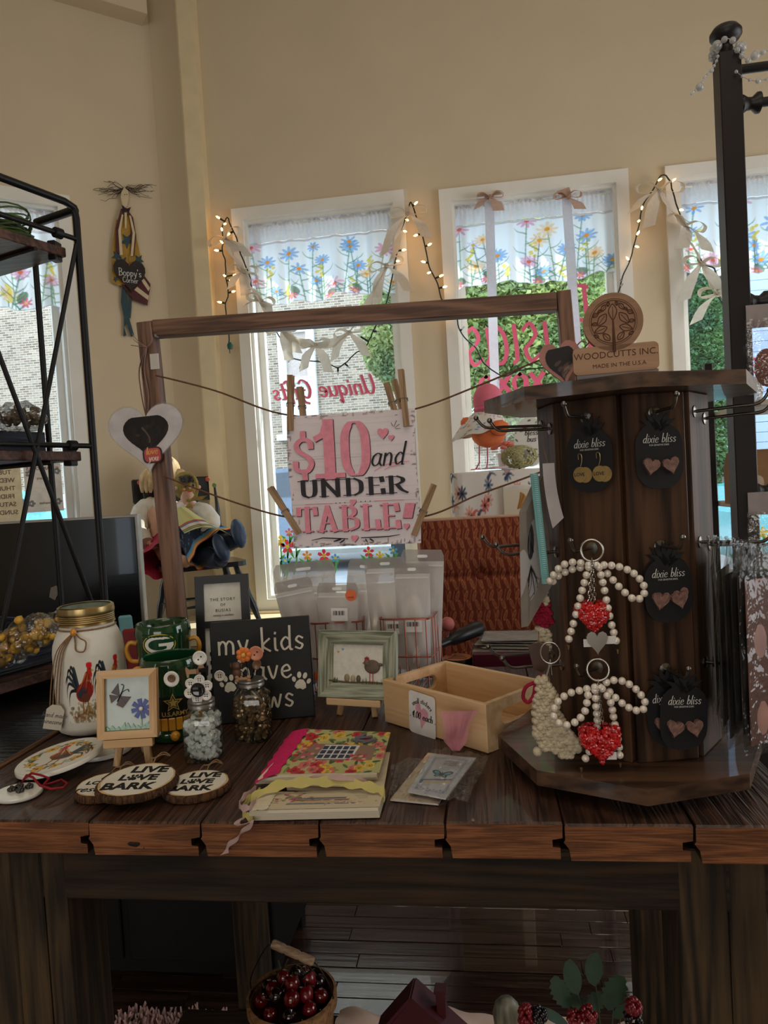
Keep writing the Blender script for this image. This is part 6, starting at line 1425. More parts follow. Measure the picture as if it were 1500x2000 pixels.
for (x, y) in ((1050, 1468), (1128, 1462)): MB().sph(tuple(PY(x, y, YC)-c0), .0065, 10, 8).build('crochet_foot', M_CRO, cr)
MB().tube([(cos(k*pi/10)*.0125, .005*sin(k*pi/10), sin(k*pi/10)*.013) for k in range(20)], .0013, 8, closed=True).build('split_ring', M_SIL, cr)
L = lambda x, y, d=0: PY(x, y, YC+d)-c0
MB().tube(smooth_path([L(1075, 1288), L(1072, 1305), L(1066, 1325)], 3), .0014).tube([L(1075, 1288), L(1078, 1318)], .0008).build('chain', M_SIL, cr)
MB().tube(smooth_path([L(1060, 1320), L(1045, 1332), L(1027, 1342), L(1022, 1362), L(1032, 1372), L(1042, 1358), L(1046, 1335), L(1052, 1325)], 5), .0026, 7).build('red_cord', M_CRR, cr)
YC2 = 1.03; c0 = PY(1058, 1150, YC2)
cr = thing('crochet_doll', 'small crochet charm of crimson and cream yarn behind the zip pouch', 'keychain', c0); bpy.context.view_layer.update()
yarn([(1046, 1178), (1072, 1176), (1078, 1215), (1066, 1228), (1046, 1215)], YC2, M_CRR, 'crochet_body', cr, 7, .0052, 3)
yarn([(1050, 1150), (1066, 1150), (1070, 1178), (1048, 1178)], YC2, M_CRO, 'crochet_head', cr, 7, .0052, 4); yarn([(1048, 1222), (1072, 1226), (1074, 1262), (1064, 1272), (1056, 1240)], YC2, M_CRO, 'crochet_legs', cr, 7, .0052, 5)
YP = 1.00; c0 = PY(1040, 930, YP)
po = thing('zip_pouch', 'white zip pouch with teal zipper and black fern print on the rack side', 'pouch')
A = Art(1, 2, 60, 120, (198, 196, 198)); 
for k in range(9):
    a = .1+k*.1; A.line([(.45, .75), (.35+.3*sin(k), .5-.04*k), (.3+.5*sin(k*1.3), .25)], .035, (30, 30, 34), .9, taper=True)
A.ell(.5, 1.15, .16, .3, (50, 48, 52), .9); A.line([(.35, 1.4), (.5, 1.1), (.6, .9)], .03, (20, 20, 22)); A.line([(.5, 1.3), (.42, 1.0)], .03, (150, 150, 150))
pc_ = [PY(x, y, Y) for x, y, Y in ((1018, 1226, .98), (1068, 1140, 1.02), (1046, 930, 1.02), (1014, 1000, .985))]
A.sheet(lambda u, v_: pc_[0].lerp(pc_[1], u).lerp(pc_[3].lerp(pc_[2], u), v_)+V((0, -.004*sin(pi*u)*sin(pi*v_), 0)), 'pouch_print', M_PR, po)
MB().add([pc_[0], pc_[1], pc_[2], pc_[3]]+[p+V((.010, .008, 0)) for p in pc_], [(0, 3, 2, 1), (4, 5, 6, 7), (0, 1, 5, 4), (1, 2, 6, 5), (2, 3, 7, 6), (3, 0, 4, 7)]).build('pouch_body', mat('grey_canvas', (150, 142, 134), .9), po)
M_TEAL = mat('teal_zipper', (120, 178, 180), .6); a, b = PY(1043, 925, .985), PY(1066, 1140, .985)
q = MB(); q.ribbon([a, a.lerp(b, .5), b], (1, .2, 0), .0105, .002); zp = q.build('zipper_tape', M_TEAL, po)
q = MB()
for k in range(56): q.box(tuple(a.lerp(b, (k+.5)/56)+V((.001, -.002, 0))), (.0045, .0016, .0016))
q.build('zipper_teeth', mat('pale_teal', (150, 204, 204), .5), zp, kind='stuff')
ft = thing('card_tag', 'white curled paper tag hanging beside the teal zipper on the rack', 'tag', PY(1070, 905, .99))
q = MB(); q.grid(lambda u, v_: V(((u-.5)*.016+v_*v_*.010, -.008+.010*v_+.006*(u-.5), -.088*v_*(1-.15*u)))*1.0, 6, 12); q.build('paper', mat('grey_white_paper'), ft)
MB().tube([(0, 0, 0), (-.004, .012, .024)], .0008, 5).build('string', M_TW, ft)
ft = thing('wooden_charm', 'small brown wood charm hanging at the left peg above the crochet keychain', 'keychain', PY(1052, 1285, 1.0))
fixn(MB().prism([(-.014, .018), (.0, .022), (.015, .016), (.012, -.012), (.004, -.020), (-.008, -.014)], 0, .003, FR).build('charm', mat('dark_resin_wood', (70, 44, 28), .4), ft)); MB().tube([(0, 0, .018), (.002, .004, .036)], .0008, 5).build('string', M_TW, ft)
# ---- hanging sleeves on the right face
M_SL = clear('dark_sleeve_film', (214, 214, 214), .10, .12, .4, 60, haze=.03)
cc = ((70, 58, 54), (38, 34, 36), (56, 48, 46), (34, 32, 34), (60, 50, 48), (150, 106, 92))
base = V((CX, CY_, 0))+faces[1] @ V((0, 0, 0)); fn = (faces[1].to_3x3() @ V((0, -1, 0))).normalized(); sd_ = (faces[1].to_3x3() @ V((1, 0, 0))).normalized()
for k in range(6):
    o_ = base+fn*(.018+k*.0125)-sd_*.030+V((0, 0, 1.206-.002*k)); mm = frame(o_, sd_*1+fn*.12*(k-2), (0, 0, 1)); h_ = .230+.012*(k % 3); w_ = .098
    t = thing('card_sleeve', 'clear sleeve with %s card, %s of the right bundle' % (('grey brown', 'near black', 'dark brown', 'charcoal', 'umber', 'pale rose')[k], ('first from the panel', 'second from the panel', 'third from the panel', 'fourth from the panel', 'fifth from the panel', 'outermost')[k]), 'card', m=mm, group='card sleeves bundled on the right peg')
    MB().box((0, 0, -h_*.55), (w_*.86, .0016, h_*.8)).build('card', mat('sleeve_card_%d' % k, cc[k], .5, var=.3, scale=20), t)
    q = MB(); q.grid(lambda u, v_: V(((u-.5)*w_*(1-.75*max(0, v_-.86)/.14), -.003+.002*sin(u*9+k)+.0015*sin(v_*17+k), -h_+v_*(h_+.004))), 14, 20); q.grid(lambda u, v_: V(((u-.5)*w_*(1-.75*max(0, v_-.86)/.14), .003+.002*sin(u*7-k)+.0015*sin(v_*13), -h_+v_*(h_+.004))), 14, 20); q.build('sleeve', M_SL, t)
# ---- on top of the rack
TT = ZT+.0183; yS = .955
M_BCH = wood('engraved_beech', (150, 112, 84), (178, 140, 110), 'X', 14, .55, .08, rings=.5); M_ENG = mat('burnt_engraving', (92, 58, 40), .8)
cS = PY(1203, 735, yS); pw = px(157, 1203, yS); ph = px(52, 1203, yS)
ws = thing('maker_sign', 'beech maker sign with engraved tree disc standing on the spinner rack', 'sign', m=T(cS.x, yS, TT) @ R(-5))
MB().bbox((0, 0, .004), (pw*.96, .030, .008), b=.001).build('foot', M_WALX, ws)
MB().prism([(x, y+ph/2+.009) for x, y in rrect(pw, ph, .006)], -.006, .006, FR).build('name_plate', M_BCH, ws)
text('WOODCUTTS INC.', .0115, M_ENG, ws, T(0, -.0062, ph*.66+.009) @ FR, .0003, -.002, sx=1.02); text('MADE IN THE U.S.A', .0072, M_ENG, ws, T(.004, -.0062, ph*.27+.009) @ FR, .0003, -.004, sx=1.05)
rD = px(55, 1203, yS); zD = ph+.009+rD*.80; ctr = T(-.001, 0, zD)
dk = MB().lathe([(0, -.006), (rD, -.006), (rD, .006), (0, .006)], ctr @ FR, 56).build('tree_disc', M_BCH, ws)
MB().lathe([(rD*.745, .006), (rD*.745, .0064), (rD*.715, .0064), (rD*.715, .006)], ctr @ FR, 48, cap=False).lathe([(rD*.80, .006), (rD*.80, .0064), (rD*.785, .0064), (rD*.785, .006)], ctr @ FR, 48, cap=False).build('engraved_ring', M_ENG, dk)
def leafout(cx_, cz, ang_, l_, w_):
    pts = [(0, -.5), (.35, -.15), (.42, .12), (.2, .38), (0, .5), (-.2, .38), (-.42, .12), (-.35, -.15)]; pp = smooth_path([(a*w_, b*l_) for a, b in pts], 3, True)
    mm = ctr @ T(cx_, 0, cz) @ R(-ang_, 'Y'); q = MB(); q.tube([(p.x, -.0062, p.y) for p in pp], .0006, 4, closed=True, m=mm); q.tube([(0, -.0062, -l_*.5), (0, -.0062, l_*.32)], .0004, 4, m=mm); q.build('engraved_leaf', M_ENG, dk)
for (a, b, c, l_, w_) in ((0, .34, 0, .55, .32), (-.37, .10, -38, .48, .30), (.37, .10, 38, .48, .30), (-.42, -.24, -72, .44, .28), (.42, -.24, 72, .44, .28), (-.24, -.50, -140, .32, .22), (.24, -.50, 140, .32, .22), (-.30, .50, -32, .26, .17), (.30, .50, 32, .26, .17),
                          (-.58, .28, -60, .22, .15), (.58, .28, 60, .22, .15), (-.62, -.02, -90, .2, .13), (.62, -.02, 90, .2, .13), (-.14, .62, -10, .16, .11), (.14, .62, 10, .16, .11), (-.58, -.44, -120, .18, .12), (.58, -.44, 120, .18, .12), (-.44, .40, -45, .16, .1), (.44, .40, 45, .16, .1)):
    leafout(a*rD, b*rD, -a*0+c if False else c, l_*rD, w_*rD)
MB().tube([(0, -.0064, -rD*1.04), (0, -.0064, -rD*.5), (0, -.0064, rD*.1)], [.0022, .0018, .0008], 6, m=ctr).build('engraved_trunk', M_ENG, dk)
for (x_, y_, s_, lb, c_, yy) in ((1096, 706, .050, 'rose wooden heart with photo inset left of the maker sign', (176, 120, 110), 1.0), (1150, 700, .05, 'pink wooden heart half hidden behind the maker sign', (206, 130, 136), 1.08)):
    c = PY(x_, y_, yy); t = thing('wooden_heart', lb, 'ornament', m=T(c.x, yy, TT+s_*.62) @ FR @ R(8 if x_ < 1100 else -4))
    fixn(MB().prism([(a*s_*1.08, b*s_*1.25) for a, b in heart(30)], -.003, .003).build('heart', mat('heart_wood_%d' % x_, c_, .5), t))
    if x_ < 1100:
        A = Art(2, 2, 50, 60, (44, 40, 40)); rd = random.Random(4)
        for k in range(30): A.ell(rd.gauss(1.3, .3), rd.gauss(.6, .2), .3, .1, rd.choice([(120, 90, 84), (150, 130, 116), (84, 66, 60)]), .6, 20)
        def h2(u, v_):
            y = -.58+v_*1.08; m = max([abs(p[0]) for p in heart(120) if abs(p[1]-y) < .03] or [.01]); return V(((2*u-1)*m*s_*.78, y*s_*.92, .0034))
        A.sheet(h2, 'photo_print', M_PR, t)
tb_ = MB(); c = PY(1126, 676, 1.0)
for d in ((-.012, .006), (-.010, -.005), (.013, .004), (.010, -.004)): tb_.tube(smooth_path([c, c+V((d[0]*.5, -.003, d[1]*1.4)), c+V((d[0], 0, d[1]))], 3), .0009, 5)
o = tb_.tube([c, c+V((-.006, .004, -.02))], .0009, 5).build('twine_bow', M_TW); tag(o, 'tiny jute bow above the rose heart on the rack top', 'twine')
# ================================================================ LEFT PIPE RACK, SCREEN
M_PIPE = mat('black_powder_tube', (20, 20, 22), .45, metal=.3, var=.2, bump=.05); M_SHB = wood('rack_shelf_wood', (62, 40, 32), (104, 72, 58), 'X', 16, .5, .2)
A_ = PY(147, 402, 1.61); A_.z = 2.0; ER = V((-cos(radians(70)), -sin(radians(70)), 0)); FRR = V((-ER.y*-1, ER.x*-1, 0)); FRR = V((-.94, .342, 0)); NE = V((ER.y, -ER.x, 0))
pr_ = thing('pipe_shelf', 'black pipe shelf rack with dark wood boards and crossed braces at the left edge', 'shelf', (A_.x, A_.y, TZ)); O_ = V((A_.x, A_.y, TZ))
E_ = lambda x, y: PP(x, y, A_, NE)-O_
def tb2(pts, r, name, par=pr_): return MB().tube(pts, r, 10).build(name, M_PIPE, par)
AT = A_-O_; tb2([AT+ER*.62, AT+ER*.03, AT+ER*.004+V((0, 0, -.006)), AT+V((0, 0, -.03)), V((AT.x, AT.y, .002))], .0085, 'post')
tb2([AT+ER*.62, V(((ER*.62).x, (ER*.62).y, .002))], .0085, 'post')
BT = AT+FRR*.155+V((0, 0, -.03)); tb2([BT+ER*.5, BT+ER*.02, BT+V((0, 0, -.025)), V((BT.x, BT.y, .002))], .007, 'post'); tb2([AT+V((0, 0, -.01)), AT+FRR*.155*.9+V((0, 0, -.01))], .010, 'end_tube')
for (a, b) in (((0, 423), (149, 467)), ((0, 884), (176, 871)), ((0, 1366), (178, 1268))):
    p0, p1 = E_(*a), E_(*b); d = (p0-p1); d.z = 0; tb2([p1, V((p0.x, p0.y, p1.z))+ER*.2], .006, 'side_rail'); MB().lathe([(.009, -.011), (.012, -.009), (.012, .009), (.009, .011)], frame(p1+ER*.05, V((0, 0, 1)), ER), 14).build('collar', M_PIPE, pr_)
tb2([E_(147, 500), E_(-60, 1500)+V((0, 0, 0))], .0055, 'brace') if False else None
p0, p1 = E_(149, 478), E_(2, 1238); tb2([p0, p0+(p1-p0)*1.0], .0052, 'brace'); p0, p1 = E_(-8, 676), E_(181, 1182); tb2([p0, p1], .0052, 'brace')
shz = [E_(133, 484).z, E_(160, 889).z, E_(120, 1318).z]
for z in shz:
    mm = frame(ER*.31+FRR*.30+V((0, 0, z)), ER, (0, 0, 1)); MB().bbox((0, 0, 0), (.60, .54, .022), mm, b=.002).build('shelf_board', M_SHB, pr_)
    tb2([FRR*.02+ER*.1+V((0, 0, z-.016)), FRR*.57+ER*.1+V((0, 0, z-.016))], .005, 'support_tube')
    MB().bbox(tuple(ER*.03+FRR*.045+V((0, 0, z))), (.02, .03, .045), b=.002).build('bracket', M_PIPE, pr_)
for q in (AT, AT+ER*.62): pass
M_NVY = wood('navy_washed_crate', (26, 30, 44), (48, 56, 74), 'X', 22, .6, .6)
def crate(label, p, w_, d_, h_, z, rot):
    t = thing('wooden_crate', label, 'crate', m=T(p.x, p.y, z) @ R(rot))
    for (c, s_) in (((0, -d_/2, h_/2), (w_, .01, h_)), ((0, d_/2, h_/2), (w_, .01, h_)), ((-w_/2+.005, 0, h_/2), (.01, d_-.01, h_)), ((w_/2-.005, 0, h_/2), (.01, d_-.01, h_))): MB().bbox(c, s_, b=.001).build('side_board', M_NVY, t)
    MB().bbox((0, 0, .006), (w_-.02, d_-.02, .01), b=.001).build('bottom_board', M_NVY, t); return t
rk = 70-90+0
p = O_+ER*.22+FRR*.27; crate('navy washed wooden crate on the middle shelf of the pipe rack', p, .36, .30, .052, TZ+shz[1]+.0115, 70)
p = O_+ER*.21+FRR*.25; crate('navy washed wooden crate on the bottom shelf of the pipe rack', p, .40, .34, .085, TZ+shz[2]+.0115, 70)
M_CEL2 = clear('bag_film', (250, 250, 250), .22, .08, .7, 40, haze=.04)
def gift(label, pts, Y, m, r, name='wrapped_candy'):
    c = PY(*pts[0], Y); t = thing(name, label, 'candy bag', c); q = [PY(x, y, Y)-c for x, y in pts]
    mb = MB(); rd = random.Random(int(pts[0][0])+3); sp_ = smooth_path(q, 6)
    for k in range(70): p = rd.choice(sp_)+V((rd.gauss(0, .5), rd.gauss(0, .5), rd.gauss(0, .45)))*r; mb.sph(tuple(p), r*rd.uniform(.22, .42), 8, 6, rough=.3, seed=k)
    mb.build('contents', m, t, kind='stuff')
    MB().tube(smooth_path([q[0]+V((-.01, 0, 0))]+q+[q[-1]+V((.02, 0, .012))], 4), [r*1.5*(.5+.5*sin(pi*(i+1)/(4*(len(q)+1)+2)))*(1+.12*sin(i*2.3)) for i in range(4*(len(q)+1)+1)], 12).build('bag', M_CEL2, t); return t
gift('clear bag of tan and yellow sweets in the lower navy crate', [(8, 1272), (40, 1250), (80, 1228)], 1.36, mat('yellow_sweets', (206, 160, 60), .5, var=.5, scale=50), .026)
gift('clear bag of brown nuts at the right end of the lower crate', [(84, 1240), (105, 1222), (122, 1212)], 1.42, mat('brown_nuts', (140, 104, 70), .5, var=.4, scale=60), .018)
gift('clear bag of dark sweets on the middle shelf crate', [(10, 818), (40, 812), (64, 816)], 1.50, mat('dark_sweets', (96, 80, 60), .5, var=.5, scale=60), .022)
gc = MB(); rd = random.Random(12); c = O_+ER*.10+FRR*.135+V((0, 0, shz[0]+.015))
for k in range(16): r_ = rd.uniform(.05, .075); gc.tube([c+V((r_*cos(j*pi/8)+rd.uniform(-.004, .004), r_*sin(j*pi/8)*.8, .004+k*.0042+.012*sin(j*pi/8+k))) for j in range(16)], .0022, 5, closed=True)
tag(gc.build('garden_wire', mat('green_coated_wire', (70, 96, 38), .5)), 'coil of green garden wire on the top shelf of the pipe rack', 'wire')
# screen on the black cabinet
tr_ = PY(272, 1004, 2.0); bl2 = PY(0, 1290, 2.0)
tv = thing('flat_screen', 'large black flat screen with thin silver edge behind the mason jar', 'screen', (tr_.x-.45, 2.0, .742)); tz_ = tr_.z-.742
MB().bbox((0, 0, tz_/2), (.90, .02, tz_), b=.002).build('housing', mat('silver_edge', (176, 172, 164), .35, metal=.6), tv); MB().bbox((-.003, -.0115, tz_/2), (.885, .004, tz_-.014), b=.001).build('panel', mat('black_screen', (10, 10, 12), .22, var=.05, coat=.2), tv)
MB().box((0, .06, .012), (.5, .16, .014)).build('stand', M_BK, tv)
nt = MB(); c = PY(104, 1158, 1.985); tag(fixn(nt.prism([(-.014, -.012), (.004, -.022), (.020, .004), (.012, .022), (-.006, .016)], 0, .001, T(*c) @ FR).build('paper_scrap', mat('torn_paper', (140, 132, 122), .8))), 'torn scrap of grey paper on the black screen', 'paper')
# ================================================================ CHAIR AND DOLLS
LT = .7085; YCc = 3.09
M_BLC = mat('black_lacquer', (18, 22, 30), .3, var=.1, coat=.4)
sz_ = PY(385, 1098, YCc).z; ch = thing('child_chair', 'small black painted wooden chair with flower panels standing on the window ledge', 'chair', (PY(392, 1100, YCc).x, YCc, LT)); Oc = ch.location.copy(); rc_ = R(35)
hs = sz_-LT; q = MB(); q.prism([(x, y) for x, y in rrect(.36, .30, .05)], hs-.022, hs, rc_); q.build('seat', M_BLC, ch)
def cl2(a, b, r0, nm):
    a, b = rc_ @ V(a), rc_ @ V(b); k = [r0*.7, r0, r0*1.25, r0, r0*1.2, r0*.8, r0*.6]; return MB().tube([a.lerp(b, i/6) for i in range(7)], k, 10).build(nm, M_BLC, ch)
L4 = [((.13, -.10, hs-.02), (.215, -.15, .003)), ((-.13, -.10, hs-.02), (-.17, -.15, .003)), ((.13, .10, hs-.02), (.20, .15, .003)), ((-.13, .10, hs-.02), (-.18, .15, .003))]
for a, b in L4: cl2(a, b, .016, 'leg')
for i, j in ((0, 2), (1, 3), (0, 1), (2, 3)): a = V(L4[i][0]).lerp(V(L4[i][1]), .6); b = V(L4[j][0]).lerp(V(L4[j][1]), .6); cl2(tuple(a), tuple(b), .007, 'stretcher')
bt_ = hs+.40
for x in (-.17, -.06, .06, .15): cl2((x*.9, .11, hs), (x*1.02-.03, .145, bt_-.06), .009, 'spindle')
q = MB(); q.bbox((-.03, .165, bt_-.045), (.42, .018, .115), rc_ @ R(-6, 'X'), b=.006); bk2 = q.build('backrest', M_BLC, ch)
for (x, z, c_) in ((-.19, .02, (180, 70, 60)), (-.10, -.02, (170, 60, 54)), (-.07, -.022, (190, 120, 60)), (-.04, -.02, (150, 50, 50)), (.12, .02, (180, 80, 60)), (.15, -.01, (110, 130, 80))):
    MB().sph(tuple(rc_ @ V((-.03+x, .138, bt_-.045+z))), 1, 10, 6, (.011, .003, .011)).build('painted_flower', mat('flower_paint_%d_%d' % c_[:2], c_, .5), bk2)
M_SKIN = mat('doll_skin', (222, 176, 150), .5, var=.03); M_BLO = mat('white_blouse', (226, 218, 204), .85, var=.06, scale=40, bump=.2); M_BLN = mat('blond_doll_hair', (206, 176, 130), .6, var=.3, scale=90, stretch=(1, 1, .1)); M_NS = mat('navy_stocking', (36, 46, 66), .7, var=.1); M_SHOE = mat('slate_blue_shoe', (58, 76, 104), .4)
def doll_body(name, nodes, edges, m, parent):
    """one continuous figure grown round a joint skeleton"""
    me = bpy.data.meshes.new(name); me.from_pydata([n[0] for n in nodes], edges, []); o = bpy.data.objects.new(name, me); COL.objects.link(o)
    sk = o.modifiers.new('skin', 'SKIN'); o.modifiers.new('sub', 'SUBSURF').levels = 1
    for i, n in enumerate(nodes): me.skin_vertices[0].data[i].radius = (n[1], n[1]*(n[2] if len(n) > 2 else 1))
    me.skin_vertices[0].data[0].use_root = True; dg = bpy.context.evaluated_depsgraph_get(); ev = bpy.data.meshes.new_from_object(o.evaluated_get(dg)); bpy.data.objects.remove(o)
    ev.name = name; ev.materials.clear(); ev.materials.append(m); ev.polygons.foreach_set('use_smooth', [True]*len(ev.polygons)); r = bpy.data.objects.new(name, ev); COL.objects.link(r); r.parent = parent; return r
def face(par, c, r, fwd, hair, m=M_SKIN, glasses=False):
    fwd = V(fwd).normalized(); sd = fwd.cross(V((0, 0, 1))).normalized()*-1; up = V((0, 0, 1)); P_ = lambda a, b, k=.95: c+(fwd*sqrt(max(.05, 1-a*a-b*b))*k+sd*a+up*b)*r
    for s_ in (-1, 1):
        MB().sph(tuple(P_(s_*.32, .05, .9)), r*.13, 10, 6).build('eye', mat('doll_eye', (40, 50, 70), .15, coat=.6), par); MB().tube([P_(s_*.2, .25), P_(s_*.32, .3), P_(s_*.46, .25)], r*.03, 4).build('eyebrow', mat('brow', (110, 80, 56), .8), par); MB().sph(tuple(P_(s_*.98, -.02, .1)), r*.17, 8, 6).build('ear', m, par)
        MB().sph(tuple(P_(s_*.45, -.25, .86)), r*.13, 8, 6).build('cheek', mat('rosy_cheek', (222, 140, 124), .5), par)
    MB().sph(tuple(P_(0, -.12, 1.02)), r*.12, 8, 6).build('nose', m, par); MB().tube([P_(-.18, -.42), P_(0, -.47), P_(.18, -.42)], r*.05, 5).build('mouth', mat('doll_lips', (190, 70, 70), .4), par)
# doll with headscarf
D2 = thing('headscarf_doll', 'doll in olive headscarf and yellow apron sitting with dark legs on the black chair', 'doll', PY(372, 1082, 3.0)); o2 = D2.location.copy(); q_ = lambda x, y, Y=3.0: PY(x, y, Y)-o2
hip = q_(375, 1068, 3.04); chest = q_(368, 1005, 3.06); neck = q_(366, 978, 3.05); hd = q_(366, 952, 3.03)
doll_body('body', [(hip, .060), (q_(370, 1040, 3.06), .055), (chest, .056), (neck, .022), (hd, .046), (q_(340, 998, 3.06), .030), (q_(326, 1030, 3.02), .022), (q_(345, 1052, 2.98), .015), (q_(395, 998, 3.04), .030), (q_(410, 1022, 2.99), .022), (q_(392, 1046, 2.96), .015),
     (q_(385, 1076, 2.98), .040), (q_(420, 1085, 2.92), .034), (q_(436, 1088, 2.88), .026), (q_(405, 1062, 3.0), .040), (q_(440, 1058, 2.93), .034), (q_(462, 1052, 2.88), .026)],
    [(0, 1), (1, 2), (2, 3), (3, 4), (2, 5), (5, 6), (6, 7), (2, 8), (8, 9), (9, 10), (0, 11), (11, 12), (12, 13), (0, 14), (14, 15), (15, 16)], M_SKIN, D2)
face(D2, hd, .052, (.55, -.8, .1), None)
for pth, nm in (([chest, q_(340, 998, 3.06), q_(324, 1026, 3.02), q_(340, 1050, 2.97)], 'sleeve'), ([chest, q_(397, 998, 3.04), q_(416, 1022, 2.98), q_(400, 1046, 2.95)], 'sleeve'), ([hip, q_(385, 1078, 2.98), q_(418, 1092, 2.9), q_(432, 1090, 2.86)], 'stocking'), ([hip, q_(405, 1062, 3.0), q_(440, 1060, 2.93), q_(462, 1052, 2.87)], 'stocking')):
    n = len(smooth_path(pth, 4)); MB().tube(smooth_path(pth, 4), [(.043 if nm == 'sleeve' else .052)*(1-.35*i/n)*(1+.05*sin(i*3)) for i in range(n)], 12).build(nm, M_BLO if nm == 'sleeve' else M_NS, D2)
MB().sph(tuple(chest+V((0, -.004, -.01))), 1, 16, 10, (.066, .056, .082)).build('blouse', M_BLO, D2)
for (x, y, Y, a) in ((432, 1070, 2.85, -25), (466, 1042, 2.85, -15)): MB().sph((0, 0, 0), 1, 14, 10, (.030, .032, .064), T(*q_(x, y, Y)) @ R(a, 'Y') @ R(-10, 'X')).build('shoe', M_SHOE, D2)
def cone_skirt(par, a, b, r0, r1, m, nm, fl=.7, art=None):
    a, b = V(a), V(b); d = (b-a).normalized(); u_ = d.orthogonal().normalized(); w__ = d.cross(u_)
    f = lambda u, v_: a.lerp(b, v_)+(u_*cos(u*2*pi)+w__*sin(u*2*pi)*fl)*(r0+(r1-r0)*v_)*(1+.07*sin(u*44)*v_)
    if art: return art.sheet(f, nm, m, par)
    return MB().grid(f, 60, 10).build(nm, m, par)
A = Art(6, 2, 120, 40, (40, 50, 66)); rd = random.Random(3); A.speckle((150, 160, 170), 260, .05, .8, rd)
for y, c_, h_ in ((1.65, (90, 150, 190), .10), (1.80, (226, 150, 60), .07), (1.92, (196, 60, 60), .05), (1.88, (230, 200, 120), .03)): A.poly([(0, y-h_), (6, y-h_), (6, y+h_), (0, y+h_)], c_)
M_CL = printed('printed_cloth', .85); cone_skirt(D2, q_(362, 1028, 3.04), q_(418, 1072, 2.93), .052, .118, M_CL, 'skirt', .62, A)
A = Art(3, 2, 70, 50, (214, 206, 140)); 
for y, c_, h_ in ((1.3, (196, 70, 60), .05), (1.42, (70, 100, 160), .04), (1.56, (220, 216, 206), .08), (1.72, (150, 90, 60), .04), (1.85, (80, 120, 100), .04)): A.poly([(0, y-h_), (3, y-h_), (3, y+h_), (0, y+h_)], c_)
fa_, fb_ = q_(362, 1010, 2.97), q_(412, 1046, 2.84)
A.sheet(lambda u, v_: fa_.lerp(fb_, v_)+V(((u-.5)*(.13+.09*v_), 0, (u-.5)*-.03))+V((0, -.01+.005*sin(u*25), .045*sin(pi*u)*(1-.2*v_))), 'apron', M_CL, D2)
M_SCF = mat('olive_scarf', (150, 128, 62), .8, var=.3, scale=40)
MB().sph(tuple(hd+V((-.020, .030, .008))), 1, 18, 12, (.058, .050, .064)).build('headscarf', M_SCF, D2); MB().tube([hd+V((.012+cos(k*pi/10)*.046, -.012-.02*cos(k*pi/10), sin(k*pi/10)*.058)) for k in range(20)], .007, 6, closed=True).build('scarf_rim', M_SCF, D2)
q = MB(); rd = random.Random(2)
for k in range(22): q.sph(tuple(hd+V((-.016+k*.0026, -.030-.012*sin(k*.3), .036+.008*sin(k*1.7)))), .0085, 7, 5, rough=.3, seed=k)
q.build('hair', mat('dark_doll_hair', (70, 66, 70), .8, var=.3), D2, kind='stuff')
kn = hd+V((.02, -.035, -.062)); q = MB(); q.add([kn, kn+V((.06, -.01, .004)), kn+V((.085, 0, .022)), kn+V((.03, .0, .018))], [(0, 1, 2, 3)]).add([kn, kn+V((.02, -.01, -.03)), kn+V((-.02, -.01, -.028))], [(0, 1, 2)]); q.build('scarf_knot', M_SCF, D2)
# blonde doll
D1 = thing('blonde_doll', 'blonde doll in loose white blouse and red skirt sitting behind the frame post', 'doll', PY(310, 1085, 3.06)); o2 = D1.location.copy(); q_ = lambda x, y, Y=3.06: PY(x, y, Y)-o2
hip = q_(318, 1070, 3.08); chest = q_(316, 1000, 3.12); neck = q_(320, 962, 3.12); hd = q_(322, 925, 3.11)
doll_body('body', [(hip, .062), (q_(316, 1035, 3.1), .056), (chest, .06), (neck, .024), (hd, .055), (q_(284, 998, 3.1), .032), (q_(274, 1045, 3.05), .024), (q_(298, 1066, 3.0), .015), (q_(345, 1000, 3.1), .03), (q_(350, 1040, 3.04), .02), (q_(335, 1085, 3.0), .04), (q_(352, 1098, 2.93), .034), (q_(370, 1096, 2.9), .026)],
    [(0, 1), (1, 2), (2, 3), (3, 4), (2, 5), (5, 6), (6, 7), (2, 8), (8, 9), (0, 10), (10, 11), (11, 12)], M_SKIN, D1)
face(D1, hd, .058, (.5, -.85, 0), None)
MB().sph(tuple(hd+V((-.008, .022, .012))), 1, 18, 12, (.070, .062, .074)).build('hair', M_BLN, D1)
for x0, x1 in ((296, 288), (302, 296), (346, 350), (290, 280)): MB().tube(smooth_path([q_(x0+8, 918, 3.08), q_(x1, 935, 3.07), q_(x1-2, 962, 3.08)], 4), [.018, .02, .022, .022, .02, .016, .014, .01, .006], 8).build('hair_lock', M_BLN, D1)
for pth in ([chest, q_(284, 992, 3.1), q_(270, 1030, 3.05), q_(284, 1062, 3.0)], [chest, q_(345, 1000, 3.1), q_(352, 1030, 3.05)]):
    n = len(smooth_path(pth, 4)); MB().tube(smooth_path(pth, 4), [.050*(1-.25*i/n)*(1+.06*sin(i*2.6)) for i in range(n)], 12).build('sleeve', M_BLO, D1)
hn = q_(298, 1062, 2.985)
for k in range(4): MB().tube(smooth_path([hn+V((-.012+k*.007, 0, .004)), hn+V((-.008+k*.008, -.006, -.012)), hn+V((-.002+k*.008, -.004, -.024+.003*abs(k-1)))], 3), .0042, 6).build('finger', M_SKIN, D1)
MB().tube([hn+V((.012, 0, .006)), hn+V((.022, -.003, -.006))], [.005, .004], 6).build('thumb', M_SKIN, D1)
MB().sph(tuple(chest+V((0, 0, -.02))), 1, 16, 10, (.074, .062, .100)).build('blouse', M_BLO, D1); M_RSK = mat('red_skirt', (170, 30, 60), .8, var=.2)
